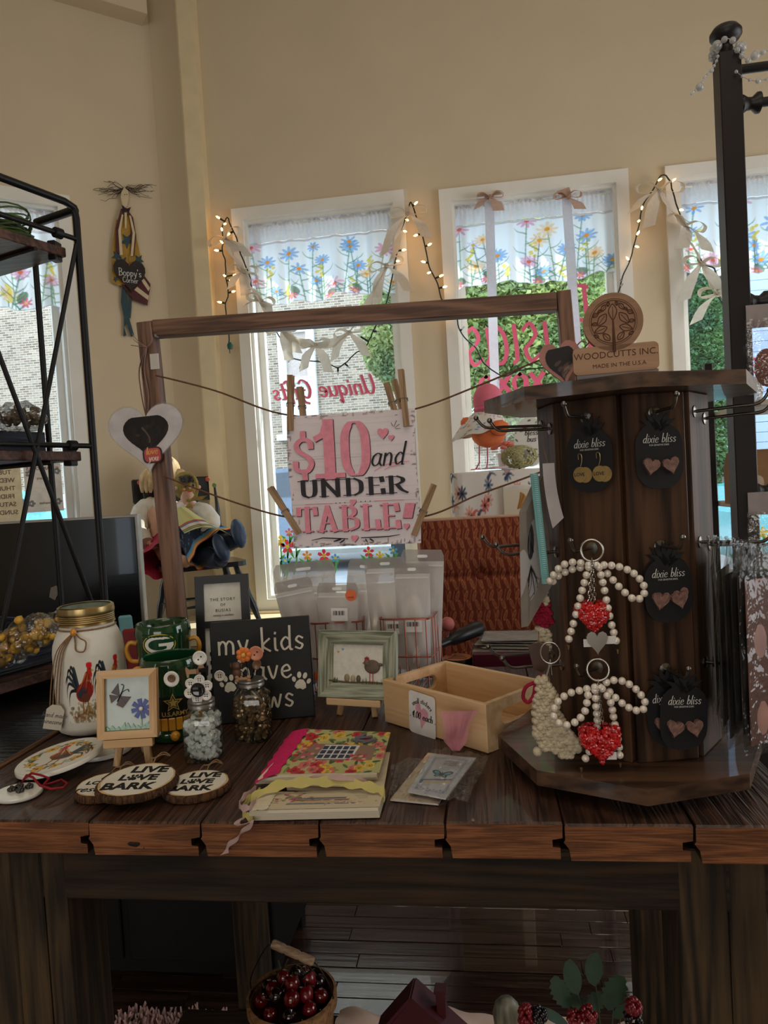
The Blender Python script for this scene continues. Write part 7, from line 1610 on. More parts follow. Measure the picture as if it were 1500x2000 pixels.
cone_skirt(D1, q_(316, 1052, 3.1), q_(318, 1096, 3.0), .06, .115, M_RSK, 'skirt', .8); MB().tube([neck+V((cos(k*pi/8)*.034, sin(k*pi/8)*.034, -.006+.01*sin(k))) for k in range(16)], .007, 6, closed=True).build('red_collar', mat('red_trim', (186, 40, 50), .8), D1)
# ================================================================ PICTURE, BASKETS, POUCHES
ft_ = PY(426, 1126, 1.40); sb_ = thing('story_frame', 'black two picture frame titled the story of busias behind the green mugs', 'picture', m=T(ft_.x, 1.40, TZ+.001) @ R(10) @ R(-7, 'X')); fw = px(106, 426, 1.40); fh = ft_.z-TZ
for k in (0,): rails(sb_, fw, fh, .017, .012, T(0, 0, fh/2), mat('black_frame_wood', (20, 21, 23), .45))
MB().box((0, .003, fh*.60), (fw-.03, .010, .014)).build('cross_rail', mat('black_frame_wood'), sb_); M_MATB = mat('cream_mat_board', (222, 218, 208), .8)
MB().box((0, .008, fh*.5), (fw-.02, .003, fh-.02)).build('mat_board', M_MATB, sb_)
for s_, z, sz in (('THE STORY', .80, .0085), ('OF', .755, .0075), ('BUSIAS', .71, .0085)): text(s_, sz, M_INK, sb_, T(0, .0062, fh*z) @ FR, .0002, space=1.25)
pen('coming & sunshine'.replace('&', 'u'), .005, mat('rose_ink', (150, 110, 110), .8), sb_, T(0, .0062, fh*.672) @ FR, .1, .3, .2)
for k in range(3): MB().box((-.012+k*.006, .006, fh*.48), (.0055, .001, .014)).build('photo_patch', mat('grey_print_%d' % k, (90+40*k,)*3, .7), sb_)
for k in range(5): MB().box((0, .006, fh*(.08+.07*k)), (fw*.55, .001, .008)).build('stripe', M_INK, sb_)
M_COP = mat('copper_wire', (190, 110, 92), .3, metal=.9)
def wbasket(label, x0, x1, ytop, Y, dep, zb, rot, hgt=None):
    a, b = PY(x0, ytop, Y), PY(x1, ytop, Y); w_ = (b-a).length; h_ = a.z-zb
    t = thing('wire_basket', label, 'basket', m=T((a.x+b.x)/2, Y, zb) @ R(rot)); 
    def ring(z, nm, r=.0016): MB().tube([(x, y+dep/2, z) for x, y in rrect(w_, dep, .012, 3)], r, 6, closed=True).build(nm, M_COP, t)
    ring(h_, 'rim_wire', .002); ring(h_*.5, 'band_wire'); ring(.003, 'base_wire', .002)
    n = 5; q = MB()
    for k in range(n):
        x = -w_/2+w_*(k+.5)/n
        for y in (0, dep): MB().tube([(x, y, .003), (x, y, h_)], .0011, 5).build('wire', M_COP, t)
        MB().tube([(x, 0, .003), (x, dep, .003)], .0011, 5).build('wire', M_COP, t)
    for k in range(4):
        y = dep*(k+.5)/4
        for x in (-w_/2, w_/2): MB().tube([(x, y, .003), (x, y, h_)], .0011, 5).build('wire', M_COP, t)
    return t
wbasket('copper wire basket of white pouches between the black sign and chicken picture', 606, 706, 1218, 1.42, .11, TZ+.001, 4)
wbasket('copper wire basket of white pouches behind the pine box', 738, 842, 1211, 1.40, .12, TZ+.001, -6)
M_FRO = clear('frosted_pouch_film', (235, 232, 230), .10, .3, .3, 30, haze=.60, hazecol=(244, 240, 238)); M_FRW = mat('pouch_contents', (236, 226, 222), .8, var=.25, scale=16); M_SLOT = mat('pouch_seal', (222, 220, 218), .5); M_OST = mat('orange_sticker', (224, 104, 52), .5)
def pouch(label, cx_, top, bot, w0, w1, Y, rot, extra=()):
    a, b = PY(cx_, top, Y), PY(cx_, bot, Y); h_ = a.z-b.z; W0, W1 = px(w0, cx_, Y), px(w1, cx_, Y)
    t = thing('zip_bag', label, 'pouch', m=T(b.x, Y, b.z) @ R(rot, 'Y')); th = .014
    def f(s_):
        def g(u, v_):
            w_ = W1+(W0-W1)*min(1, v_*1.1); x = (u-.5)*w_; edge = 1-abs(2*u-1)**4; cr = max(0, v_-.93)/.07; x *= 1-.12*cr*cr
            return V((x, s_*th*edge*max(0, sin(pi*min(1, v_*1.15)))*(1+.2*sin(u*13+v_*9+cx_)), v_*h_-.02*W0*0))
        return g
    q = MB(); q.grid(f(-1), 14, 20); q.grid(f(1), 14, 20); q.build('film', M_FRO, t)
    MB().sph((0, 0, h_*.36), 1, 14, 10, (W1*.36, th*.7, h_*.33), rough=.25, seed=cx_).build('contents', M_FRW, t)
    MB().box((0, -.0035, h_*.865), (W0*.93, .0012, .0025)).build('zip_line', M_SLOT, t); MB().prism(rrect(W0*.24, .006, .003), -.0006, .0006, T(0, -.004, h_*.945) @ FR).build('hang_slot', mat('bright_slot', (240, 242, 244), .5), t)
    for e in extra:
        p = PY(e[1], e[2], Y-th-.004)-V(t.matrix_world.translation if False else (b.x, Y, b.z))
        if e[0] == 'dot': d_ = MB().lathe([(0, 0), (e[3], 0), (e[3], .0006), (0, .0006)], T(*p) @ FR, 28).build('round_sticker', M_OST, t); pen('- 9', e[3]*.7, M_INK, d_, T(*p) @ FR @ T(0, e[3]*.3, .0008), .1) if False else None
        if e[0] == 'dot': text('small', e[3]*.55, mat('dark_orange_ink', (120, 40, 20), .7), d_, T(*p) @ FR @ T(0, -e[3]*.3, .0009), .0001)
        if e[0] == 'bar':
            lb_ = MB().box(tuple(p), (.034, .0006, .026)).build('bar_label', mat('white_card'), t); q = MB(); x = -.012; rd = random.Random(7)
            while x < .012: w_ = rd.choice((.0006, .0012, .0018)); q.box((p.x+x, p.y-.0006, p.z+.003), (w_, .0004, .009)); x += w_+.0011
            q.build('bar_lines', M_INK, lb_, kind='stuff')
    return t
pouch('broad white zip pouch at the back left of the left wire basket', 622, 1096, 1330, 124, 84, 1.47, -4)
pouch('short grey zip pouch leaning at the front left of the left basket', 614, 1128, 1335, 78, 60, 1.435, -9)
pouch('white zip pouch with orange sticker and barcode at the front of the left basket', 664, 1138, 1335, 82, 66, 1.43, 2, [('dot', 679, 1162, .0115), ('bar', 658, 1200), ('dot', 624, 1322, .011)])
pouch('narrow white zip pouch leaning right between the two wire baskets', 690, 1092, 1320, 62, 52, 1.49, 9)
pouch('rear white zip pouch, tallest in the right wire basket', 826, 1073, 1300, 84, 70, 1.475, 3)
pouch('wide white zip pouch at the left of the right wire basket', 764, 1088, 1302, 82, 66, 1.44, 0, [('bar', 770, 1226)])
pouch('front white zip pouch at the middle of the right wire basket', 812, 1100, 1302, 70, 60, 1.425, 1, [('bar', 806, 1222)])
# ================================================================ ARMCHAIR AND SIDE GOODS
A = Art(6, 4, 300, 200, (114, 50, 34)); rd = random.Random(14)
for i in range(23):
    for j in range(13):
        x, y = i*.27+(j % 2)*.135, j*.32; a = 40 if (i+j) % 2 else -40
        A.line([(x, y), (x+.05*(1 if a > 0 else -1), y+.16), (x+.01, y+.32)], .02, (176, 112, 76), .9)
        for s_ in (-1, 1): A.ell(x+s_*.095, y+.16+.07*s_, .10, .044, (192, 128, 92), .95, s_*50); A.ell(x+s_*.095, y+.16+.07*s_, .075, .026, (124, 58, 40), 1, s_*50); A.ell(x+s_*.095, y+.16+.07*s_, .045, .011, (176, 110, 76), .9, s_*50)
AY = 2.2; al, at_ = PY(822, 1100, AY), PY(930, 1010, AY); ac = thing('armchair', 'rust red leaf patterned tufted armchair behind the wire baskets', 'armchair', (al.x+.28, AY, 0)); M_UPH = printed('leaf_upholstery', .9, weave=300)
def acs(u, v_):
    x = (u-.5)*.56; z = .42+(at_.z-.42)*v_; bul = -.03*(1-abs(2*u-1)**6)*(1-abs(2*v_-1)**8); b_ = 0
    for bx in (-.10, .055, .21):
        for bz in (at_.z-.175, at_.z-.40): b_ += .022*math.exp(-((x-bx)**2+(z-bz)**2)/.0009)
    b_ += .008*math.exp(-((z-(at_.z-.175))/.010)**2); return V((x, bul-.03+b_, z))
A.sheet(acs, 'back_cushion', M_UPH, ac); M_RUST = mat('rust_fabric', (130, 58, 40), .9, var=.15, scale=40)
MB().bbox((0, .045, (at_.z+.30)/2-.003), (.56, .12, at_.z-.306), b=.02).build('back_frame', M_RUST, ac); MB().tube([(-.28, -.028, .45), (-.28, -.03, at_.z-.012), (-.265, -.03, at_.z), (.265, -.03, at_.z), (.28, -.03, at_.z-.012), (.28, -.028, .45)], .005, 8).build('piping', mat('pale_piping', (214, 170, 150), .8), ac)
for bx in (-.10, .055, .21):
    for bz in (at_.z-.175, at_.z-.40): MB().sph((bx, -.036, bz), 1, 10, 6, (.012, .005, .012)).build('tuft_button', M_RUST, ac)
MB().bbox((0, -.05, .36), (.58, .30, .13), b=.03).build('seat_cushion', M_RUST, ac)
for x in (-.24, .24):
    for y in (.0, .09): MB().cyl((x, y, .0), (x, y, .30), .014, .020).build('leg', M_FRM, ac)
STZ = .80
bn_ = thing('low_bench', 'low dark bench board behind the table carrying tools and a maroon case', 'bench', (-.13, 1.80, 0))
MB().bbox((0, 0, STZ-.012), (1.06, .20, .024), b=.003).build('top_board', M_BLK, bn_); MB().bbox((-.48, 0, .7585), (.05, .16, .034), b=.002).build('support_block', M_BLK, bn_)
for y in (-.07, .07): MB().bbox((.508, y, .388), (.03, .03, .775), b=.002).build('leg', M_BLK, bn_)
bx3 = thing('black_box', 'flat black box under the striped orange tins', 'box', (PY(885, 1285, 1.76).x, 1.77, STZ+.0005)); MB().bbox((0, 0, .011), (.10, .10, .021), b=.002).build('body', M_BK, bx3)
c0, c1 = PY(924, 1300, 1.74), PY(1045, 1270, 1.74); bxm2 = thing('maroon_case', 'dark maroon case with packets piled on it right of the zebra tins', 'case', ((c0.x+c1.x)/2+.03, 1.785, STZ+.001)); cz = c1.z-STZ
MB().bbox((0, 0, cz/2), (c1.x-c0.x+.06, .13, cz), b=.004).build('body', mat('maroon_vinyl', (78, 22, 40), .35, var=.1, coat=.3), bxm2)
rd = random.Random(31)
for k in range(5):
    x, y, z = bxm2.location.x-.005+rd.uniform(-.02, .02), 1.785+rd.uniform(-.01, .01), STZ+cz+.0025+k*.0062; o = MB().bbox((0, 0, 0), (.15, .10, .003), b=.0005).build('card', mat(('cream_card', 'white_card', 'cream_card', 'grey_white_paper', 'white_card')[k]), None)
    t = thing('paper_packet', '%s flat paper packet in the pile on the maroon case' % ('lowest', 'second lowest', 'middle', 'second highest', 'topmost')[k], 'packet', m=T(x, y, z) @ R(rd.uniform(-14, 10)), group='flat packets piled on the maroon case'); o.parent = t; MB().bbox((0, 0, .0019), (.16, .11, .0008), b=.0002).build('film', M_CEL, t)
M_ZO = mat('orange_tin', (206, 128, 84), .4)
for (x_, y_, z, n_) in ((890, 1284, 0, 'lower'), (893, 1258, .022, 'upper')):
    c = PY(x_, 1285, 1.76); t = thing('zebra_tin', '%s round orange tin with black stripes behind the pine box' % n_, 'tin', (c.x+.003*z, 1.76, STZ+.0225+z)); MB().lathe([(0, 0), (.036, 0), (.037, .002), (.037, .018), (.036, .020), (0, .020)], n=32).build('tin', M_BLK, t); MB().lathe([(0, .0202), (.035, .0202), (.035, .0212), (0, .0212)], n=32).build('lid_face', M_ZO, t)
    for k in range(5): q = MB().tube(smooth_path([(-.028+k*.006, -.022+k*.009, .0214), (-.008, -.016+k*.009, .0214), (.012, -.022+k*.010, .0214), (.026-k*.003, -.014+k*.008, .0214)], 4), [.0006]+[.0016]*11+[.0005], 4, flat=.3).build('stripe', M_INK, t)
a, b = PY(872, 1254, 1.74), PY(936, 1226, 1.82); t = thing('black_brush', 'black handled brush lying across the striped tins', 'brush'); q = (b-a).to_track_quat('Z', 'Y').to_matrix().to_4x4(); q.translation = a+V((0, 0, 0)); l_ = (b-a).length
MB().lathe([(.009, -.025), (.010, 0), (.010, .012), (.016, .020), (.018, l_*.6), (.0195, l_*.95), (.015, l_*1.05), (0, l_*1.08)], q, 20).build('handle', mat('black_rubber', (24, 26, 30), .35), t); MB().cyl(q @ V((0, 0, -.045)), q @ V((0, 0, -.025)), .007).build('ferrule', M_STL, t)
c = PY(874, 1219, 1.78); t = tag(MB().sph((0, 0, 0), .018, 20, 14).build('pink_ball', mat('dusty_pink_ball', (190, 108, 104), .6, var=.15, scale=60)), 'dusty pink ball beside the copper basket corner', 'ball'); t.location = c
MB().cyl((c.x, c.y, STZ), (c.x, c.y, c.z-.016), .006).build('peg_stand', mat('pink_peg', (190, 108, 104)), t); t.children[0].matrix_parent_inverse = T(*c).inverted()
# draped box with the bird figure
DY = 2.98; a, b = PY(880, 930, DY), PY(1075, 925, DY); dt = thing('draped_stand', 'box draped in white cloth with navy and coral flowers under the bird figure', 'stand', ((a.x+b.x)/2, DY, LT)); dz = a.z-LT+.01
MB().box((0, 0, dz*.49), (b.x-a.x-.08, .16, dz*.96)).build('box', M_CREAM, dt); A = Art(11, 4.6, 420, 170, (232, 226, 220)); rd = random.Random(77)
for k in range(330):
    x, y = rd.random()*11, rd.random()*4.6; c_ = rd.choice([(40, 56, 84), (206, 90, 84), (222, 140, 130), (90, 110, 136), (222, 160, 140)])
    if k % 3 == 0: A.daisy(x, y, .17, c_, (40, 40, 50), 8, .9)
    else: A.line([(x, y), (x+.12, y+.1), (x+.3, y+.05)], .1, c_, .8, taper=True)
wd_ = b.x-a.x; dd = .24
DP_ = rrect(wd_, dd, .05, 4); DL_ = [0]
for j in range(len(DP_)): DL_.append(DL_[-1]+math.dist(DP_[j], DP_[(j+1) % len(DP_)]))
def drape(u, v_):
    P_ = DP_; n = len(P_); s = u*DL_[-1]; k = max(j for j in range(n) if DL_[j] <= s+1e-9); f = (s-DL_[k])/(DL_[k+1]-DL_[k]); x = P_[k][0]*(1-f)+P_[(k+1) % n][0]*f; y = P_[k][1]*(1-f)+P_[(k+1) % n][1]*f
    if v_ > .62: s_ = 1-(v_-.62)/.38; return V((x*s_, y*s_, dz+.004*(1-s_)))
    z = dz*(v_/.62)**.85; g = 1+.05*sin(u*60)*(1-v_/.62); return V((x*g, y*g, max(.003, z)))
A.sheet(drape, 'drape', M_CL, dt)
ZD = LT+dz+.008
bd2 = thing('gnome_bird', 'pink capped bird figure in flowered cape with orange wings on thin pink legs', 'figurine', (PY(948, 925, DY).x, DY-.02, ZD)); ob_ = bd2.location.copy(); Q = lambda x, y, d=0: PY(x, y, DY-.02+d)-ob_
M_PNK = mat('pink_felt', (226, 116, 140), .8, var=.06); M_ORF = mat('orange_felt', (226, 120, 70), .8, var=.1); M_LEGP = mat('pink_wire_leg', (206, 90, 120), .5)
k_ = px(1, 948, DY); MB().sph(tuple(Q(954, 846)), 1, 24, 16, (33*k_, 28*k_, 28*k_)).build('body', M_ORF, bd2)
MB().sph(tuple(Q(953, 782)), 1, 24, 16, (29*k_, 27*k_, 32*k_)).build('pink_cap', M_PNK, bd2); MB().sph(tuple(Q(953, 799)), 1, 24, 10, (28*k_, 26*k_, 9*k_)).build('cap_brim', M_PNK, bd2)
A = Art(4, 2, 110, 60, (226, 222, 216)); rd = random.Random(8)
for k in range(190): A.ell(rd.random()*4, rd.random()*2, .05, .03, rd.choice([(90, 130, 190), (226, 130, 70), (120, 160, 120), (220, 110, 130)]), .85, rd.random()*180)
def cape(u, v_):
    c = Q(952, 836); ph_ = (1-v_)*radians(98); a = u*2*pi; w2 = max(0, (.5+.5*cos(a-pi)))**3*(1-v_)**1.6; return c+V((cos(a)*(10+26*sin(ph_))*k_-34*k_*w2, sin(a)*(10+22*sin(ph_))*k_, (36*cos(ph_)-2)*k_-14*k_*w2+.004*sin(u*50)*(1-v_)))
A.sheet(cape, 'cape', M_CL, bd2); MB().sph(tuple(Q(976, 836, -.07)), 1, 16, 10, (17*k_, 8*k_, 15*k_), rough=.1).build('wing', M_ORF, bd2); MB().sph(tuple(Q(912, 826, -.01)), 1, 14, 10, (12*k_, 8*k_, 11*k_), rough=.1).build('wing', M_ORF, bd2)
fixn(MB().prism([(-.012, .0), (.0, .016), (.004, -.012)], -.004, .004, T(*Q(906, 822)) @ FR).build('beak', M_ORF, bd2))
for (x0, x1) in ((936, 930), (952, 951)): MB().tube([Q(x0, 868), (Q(x0, 900).x, 0, .03), (Q(x1, 925).x, 0, .004)], .0028, 6).tube([(Q(x1, 925).x-.02, -.02, .003), (Q(x1, 925).x, 0, .004), (Q(x1, 925).x+.02, -.02, .003)], .0022, 5).build('leg', M_LEGP, bd2)
MB().lathe([(0, 0), (.055, 0), (.055, .006), (0, .006)], T(.05, -.02, .001), 24).build('pink_base', mat('pale_pink_board', (226, 190, 200), .6), bd2)
cu = thing('flower_cup', 'white cup of coral ruffled flowers beside the bird figure', 'cup', (PY(984, 905, DY+.05).x, DY+.05, ZD)); MB().lathe([(.020, 0), (.028, .06), (.030, .064), (.026, .062), (.018, .006), (0, .006)], n=20).build('cup', M_CER, cu)
q = MB(); rd = random.Random(5)
for k in range(26): d = V((rd.gauss(0, .5), rd.gauss(0, .4), rd.random())).normalized(); q.sph(tuple(V((0, 0, .085))+V((d.x*.05, d.y*.03, d.z*.024))), 1, 8, 5, (.014, .012, .007), rough=.4, seed=k)
q.build('coral_petals', mat('coral_petals', (232, 136, 110), .8, var=.1), cu, kind='stuff')
hy = thing('dried_hydrangea', 'dried pale green hydrangea head beside the spinner rack', 'flower', (PY(1020, 905, 2.72).x, 2.76, ZD-.012)); q = MB(); rd = random.Random(15)
for k in range(170):
    d = V((rd.gauss(0, 1), rd.gauss(0, 1), rd.gauss(0, 1))).normalized(); c = V((0, 0, .055))+V((d.x*.07, d.y*.05, d.z*.045)); mm = T(*c) @ d.to_track_quat('Z', 'Y').to_matrix().to_4x4()
    for a in (0, 90): q.box((0, 0, 0), (.022, .008, .001), mm @ R(a+k*13))
q.build('florets', mat('pale_green_floret', (170, 166, 120), .8, var=.25), hy, kind='stuff'); MB().cyl((0, .0, 0), (0, 0, .05), .004).build('stem', M_ST, hy)
hy.location.y = DY-.06
oz = PY(1037, 862, 2.9); os_ = thing('oval_plaque', 'white oval plaque painted with roses half hidden by the spinner rack', 'plaque', m=T(oz.x, 2.96, ZD+.001)); oh = oz.z-ZD+px(48, 1037, 2.96)
A = Art(2, 3, 60, 90, (222, 220, 214)); rd = random.Random(9); roses(A, 7, rd, [(206, 110, 120), (222, 150, 150)], .2); A.ell(1, 1.6, .6, .55, (222, 220, 214), .9); 
A.sheet(lambda u, v_: (lambda a, b: V((a*sqrt(max(0, 1-b*b/2))*.062, -.0045, oh/2+b*sqrt(max(0, 1-a*a/2))*oh/2)))(2*u-1, 2*v_-1), 'rose_print', M_PR, os_); MB().prism([(.064*cos(k*pi/20), oh/2+oh/2*sin(k*pi/20)) for k in range(40)], -.004, .004, FR).build('board', M_MATB, os_)
for z in (.68, .55): pen('bless' if z > .6 else 'bus', .024, M_INK, os_, T(.006, -.005, oh*z) @ FR, .1, .3, .2)
c0, c1 = PY(962, 1004, 2.55), PY(1045, 948, 2.55); tl_ = thing('shell_tile', 'cream tile painted with a golden fan and coloured dots behind the armchair', 'tile', m=T((c0.x+c1.x)/2+.06, 2.845, LT+.001)); a, b = PY(962, 1004, 2.845), PY(1048, 946, 2.845); w_, h_ = b.x-a.x, b.z-LT
MB().bbox((0, .006, h_/2), (w_, .012, h_), b=.002).build('board', M_MATB, tl_); A = Art(2, 2, 80, 80, (218, 208, 186)); rd = random.Random(4)
for k in range(22): a_ = -2.6+k*.105; A.line([(.62, 1.15), (.62+.28*cos(a_+1.57), 1.35+.2*sin(a_+1.57)), (.62+.42*cos(a_+1.57), 1.45+.42*sin(a_+1.57))], .06, rd.choice([(176, 124, 60), (150, 100, 50), (196, 146, 80)]), .9)
for (x, y, c_) in ((1.4, 1.5, (222, 140, 140)), (1.5, 1.2, (110, 130, 170)), (1.15, .6, (206, 70, 90)), (1.75, .9, (222, 190, 150)), (1.3, .9, (120, 140, 170)), (1.7, 1.7, (222, 200, 110)), (.9, .4, (222, 150, 150))): A.ell(x, y, .13, .11, c_)
A.sheet(lambda u, v_: V(((u-.5)*w_*.97, -.0005, h_*.97-(1-v_)*w_)), 'fan_print', M_PR, tl_)
# ================================================================ WINDOW DRESSING
def garden(w, h, nx, ny, rd, base=(246, 248, 252)):
    A = Art(w, h, nx, ny, base)
    for i in range(int(w*9)):
        x = (i+.5)/9+rd.uniform(-.1, .1); hh = (.93, .35, .66, .2, .8, .5)[i % 6]*rd.uniform(.9, 1.05)*h; l = rd.uniform(-.12, .12); g = rd.choice([(110, 150, 130), (130, 160, 120), (90, 130, 120)])
        A.line([(x, 0), (x+l*.5, hh*.5), (x+l, hh)], .014, g, .7)
        for k in range(5): y = hh*(.15+.16*k); s_ = 1 if k % 2 else -1; A.line([(x+l*y/hh, y), (x+s_*.09+l*y/hh, y+.06), (x+s_*.13+l*y/hh, y+.14)], .022, g, .65, taper=True)
        c_, md = rd.choice([((216, 200, 236), (226, 180, 80)), ((110, 160, 222), (240, 150, 60)), ((240, 160, 190), (236, 110, 90)), ((244, 200, 150), (240, 160, 60)), ((110, 160, 222), (240, 150, 60)), ((226, 140, 180), (230, 120, 90))])
        r = rd.uniform(.08, .13) if c_[2] != 232 else rd.uniform(.14, .18); A.daisy(x+l, hh, r, c_, md, rd.choice((7, 9, 11)), .6, rd.random())
        if i % 3 == 0:
            for k in range(8): A.ell(x+.13+rd.gauss(0, .025), hh*.45+k*.03, .03, .018, (232, 206, 90), .8, 40)
            A.line([(x+.13, 0), (x+.13, hh*.45)], .014, g, .8)
        if i % 4 == 1: A.ell(x-.12, hh*.35, .05, .08, (90, 120, 90), .7, 30); A.daisy(x-.15, hh*.2, .07, (236, 110, 140), (244, 190, 90), 7, .9)
    return A
M_CUR = printed('printed_voile', .9, transl=.8); M_HEM = sheer('white_voile', (246, 244, 248), .7)
def curtain(n, label, x0, x1, zt, zb, mapf, seed):
    t = thing('window_valance', label, 'curtain'); rd = random.Random(seed); w_ = x1-x0; ph = [rd.uniform(0, 6) for _ in range(4)]; hd_ = zt-.115
    def pl(u, v_, amp=1):
        y = .010*sin(u*w_*62+ph[0])+.009*sin(u*w_*27+ph[1]+.7*v_)+.006*sin(u*w_*110+ph[2]); return y*(.55+.45*(1-v_))*amp
    zbf = lambda u: zb+.012*sin(u*9+ph[3])+.008*sin(u*23)
    A = garden(w_/.42*1.05, 1.1, 230, 130, rd)
    A.poly([(0, 1.06), (9, 1.06), (9, 1.1), (0, 1.1)], (214, 206, 210)); A.poly([(0, 0), (9, 0), (9, .015), (0, .015)], (200, 202, 206))
    A.sheet(lambda u, v_: mapf(x0+u*w_, .026+pl(u, v_), zbf(u)+(hd_-zbf(u))*v_), 'flowered_cloth', M_CUR, t)
    q = MB(); q.grid(lambda u, v_: mapf(x0+u*w_, .026+pl(u, 1)*(1-.6*v_)+.006*sin(u*w_*300)*v_, hd_+.002+v_*(.085+.008*sin(u*w_*95)+.006*sin(u*w_*41))), 160, 8); q.build('gathered_heading', M_HEM, t)
    q = MB(); q.grid(lambda u, v_: mapf(x0+u*w_, .026+.014*sin(u*w_*150+v_*2)*v_+.004, hd_+.075+v_*(.028+.012*sin(u*w_*73))), 160, 4); q.build('ruffle', M_HEM, t)
    a, b = mapf(x0-.002, .030, hd_+.078), mapf(x1+.002, .030, hd_+.078); MB().cyl(a, b, .005).build('curtain_rod', M_WHITE, t); return t
BM = lambda x, d, z: V((x, BY+d, z)); lbl = ('first valance, in the back window left of the brown frame rail', 'flower printed valance in the middle back window', 'flower printed valance in the back window behind the right rack post')
for i, (yb) in enumerate(((640, 583), (1040, 552), (1360, 540))):
    a, b, z0, z1 = WIN[i]; zb = PY(yb[0], yb[1], BY+.04).z; curtain(i, 'white flower printed '+lbl[0] if i == 0 else lbl[i], a+.052, b-.052, z1-.045, zb, BM, 40+i)
LM = lambda x, d, z: K+EL*x+V((0, 0, z))-NL*d
zb = PP(60, 606, K-NL*.04, NL).z; curtain(3, 'flower printed valance in the angled left window behind the pipe rack', W4[0]+.052, W4[1]-.052, W4[3]-.045, zb, LM, 44)
# painted window lettering, seen from behind
M_PKW = mat('pink_window_paint', (250, 110, 146), .6, var=.06); M_WHW = mat('white_window_paint', (244, 240, 240), .6)
def wtext(s_, px_, py_, size, label, wt=.11, shadow=True, align=0, sh=.25, sx=1.0):
    c = PY(px_, py_, GLY); mm = T(c.x, GLY-.0012, c.z) @ FR @ S(-1, 1, 1); t = thing('window_lettering', label, 'lettering')
    if shadow: pen(s_, size, M_WHW, t, mm @ T(.003, -.003, -.0006), wt*1.4, .35, sh, align=align, th=.0003, sx=sx)
    pen(s_, size, M_PKW, t, mm @ T(0, 0, .0005), wt, .35, sh, align=align, th=.0004, sx=sx); return t
wtext('Unique Gifts', 736, 752, .090, 'pink painted words unique gifts on the first back window, read from behind')
wtext('Busias', 1163, 640, .33, 'large pink painted word busias across the middle back window, read from behind', .075, False, 0, .1, .62)
wtext('xoxo', 1064, 736, .150, 'pink painted xoxo under the large word on the middle window', .13, False, 0, 0)
wtext('er', 1492, 706, .125, 'pink painted letters er on the back window beyond the right rack post', .14, False)
def wflowers(label, pts, mapf, seed):
    t = thing('painted_flowers', label, 'painting'); rd = random.Random(seed)
    for (x, y, r, kd, l_) in pts:
        c = mapf(x, y); s_ = .0025*r; col_ = {'r': (236, 70, 90), 'y': (240, 206, 60), 'p': (240, 120, 150), 'b': (90, 170, 220), 'o': (244, 160, 90), 'c': (244, 130, 110)}[kd]
        m_ = mat('paint_'+kd, col_, .6); dn = mapf(x-4, y+l_); up = c; md_ = (dn+up)/2; sdv = (mapf(x+10, y)-c).normalized(); f = lambda a, b, p=c: p+sdv*a*s_+V((0, 0, b*s_)); nv = sdv.cross(V((0, 0, 1))).normalized()*.0005
        q = MB(); q.ribbon([dn, md_+sdv*.01, up], tuple(sdv), .008, .0006); q.build('stem', mat('paint_green', (90, 170, 90), .6), t)
        for s2 in (-1, 1): P_ = [md_, md_+sdv*s2*.016+V((0, 0, .016)), md_+sdv*s2*.034+V((0, 0, .052)), md_+sdv*s2*.012+V((0, 0, .04))]; MB().add([p+nv*.6 for p in P_]+[p-nv*.6 for p in P_], [(0, 1, 2, 3), (7, 6, 5, 4), (0, 4, 5, 1), (1, 5, 6, 2), (2, 6, 7, 3), (3, 7, 4, 0)]).build('leaf', mat('paint_green'), t)
        for k in range(5):
            a = k*2*pi/5+pi/2; P_ = [f(cos(a+d)*rr_, sin(a+d)*rr_) for d, rr_ in ((0, .15), (.5, .7), (.2, 1.1), (-.2, 1.1), (-.5, .7))]; MB().add([p+nv for p in P_]+[p-nv for p in P_], [(0, 1, 2, 3, 4), (9, 8, 7, 6, 5)]+[(i, (i+1) % 5, (i+1) % 5+5, i+5) for i in range(5)]).build('petal', m_, t)
        P_ = [f(.35*cos(k), .35*sin(k))-V((0, .0008, 0)) for k in range(6)]; MB().add(P_, [tuple(range(6))]).build('flower_centre', mat('paint_y', (240, 206, 60), .6), t)
    return t
wflowers('bright tulips and daisies painted low on the first back window glass', [(548, 1057, 11, 'y', 90), (561, 1068, 13, 'r', 80), (535, 1072, 9, 'p', 60), (531, 1108, 10, 'y', 45), (557, 1095, 8, 'b', 40), (578, 1062, 9, 'c', 60), (600, 1085, 9, 'o', 50), (633, 1085, 12, 'r', 55), (655, 1090, 8, 'b', 40), (720, 1078, 10, 'r', 50), (742, 1085, 8, 'y', 45), (768, 1075, 8, 'b', 50), (565, 1040, 8, 'p', 50)], lambda x, y: PY(x, y, GLY-.001), 1)
wflowers('yellow and red flowers painted low on the right back window glass', [(1458, 1050, 14, 'y', 60), (1474, 1084, 12, 'r', 40), (1388, 1012, 10, 'r', 60), (1378, 1035, 8, 'p', 50), (1490, 1040, 10, 'y', 50), (1442, 1080, 9, 'b', 45)], lambda x, y: PY(x, y, GLY-.001), 2)
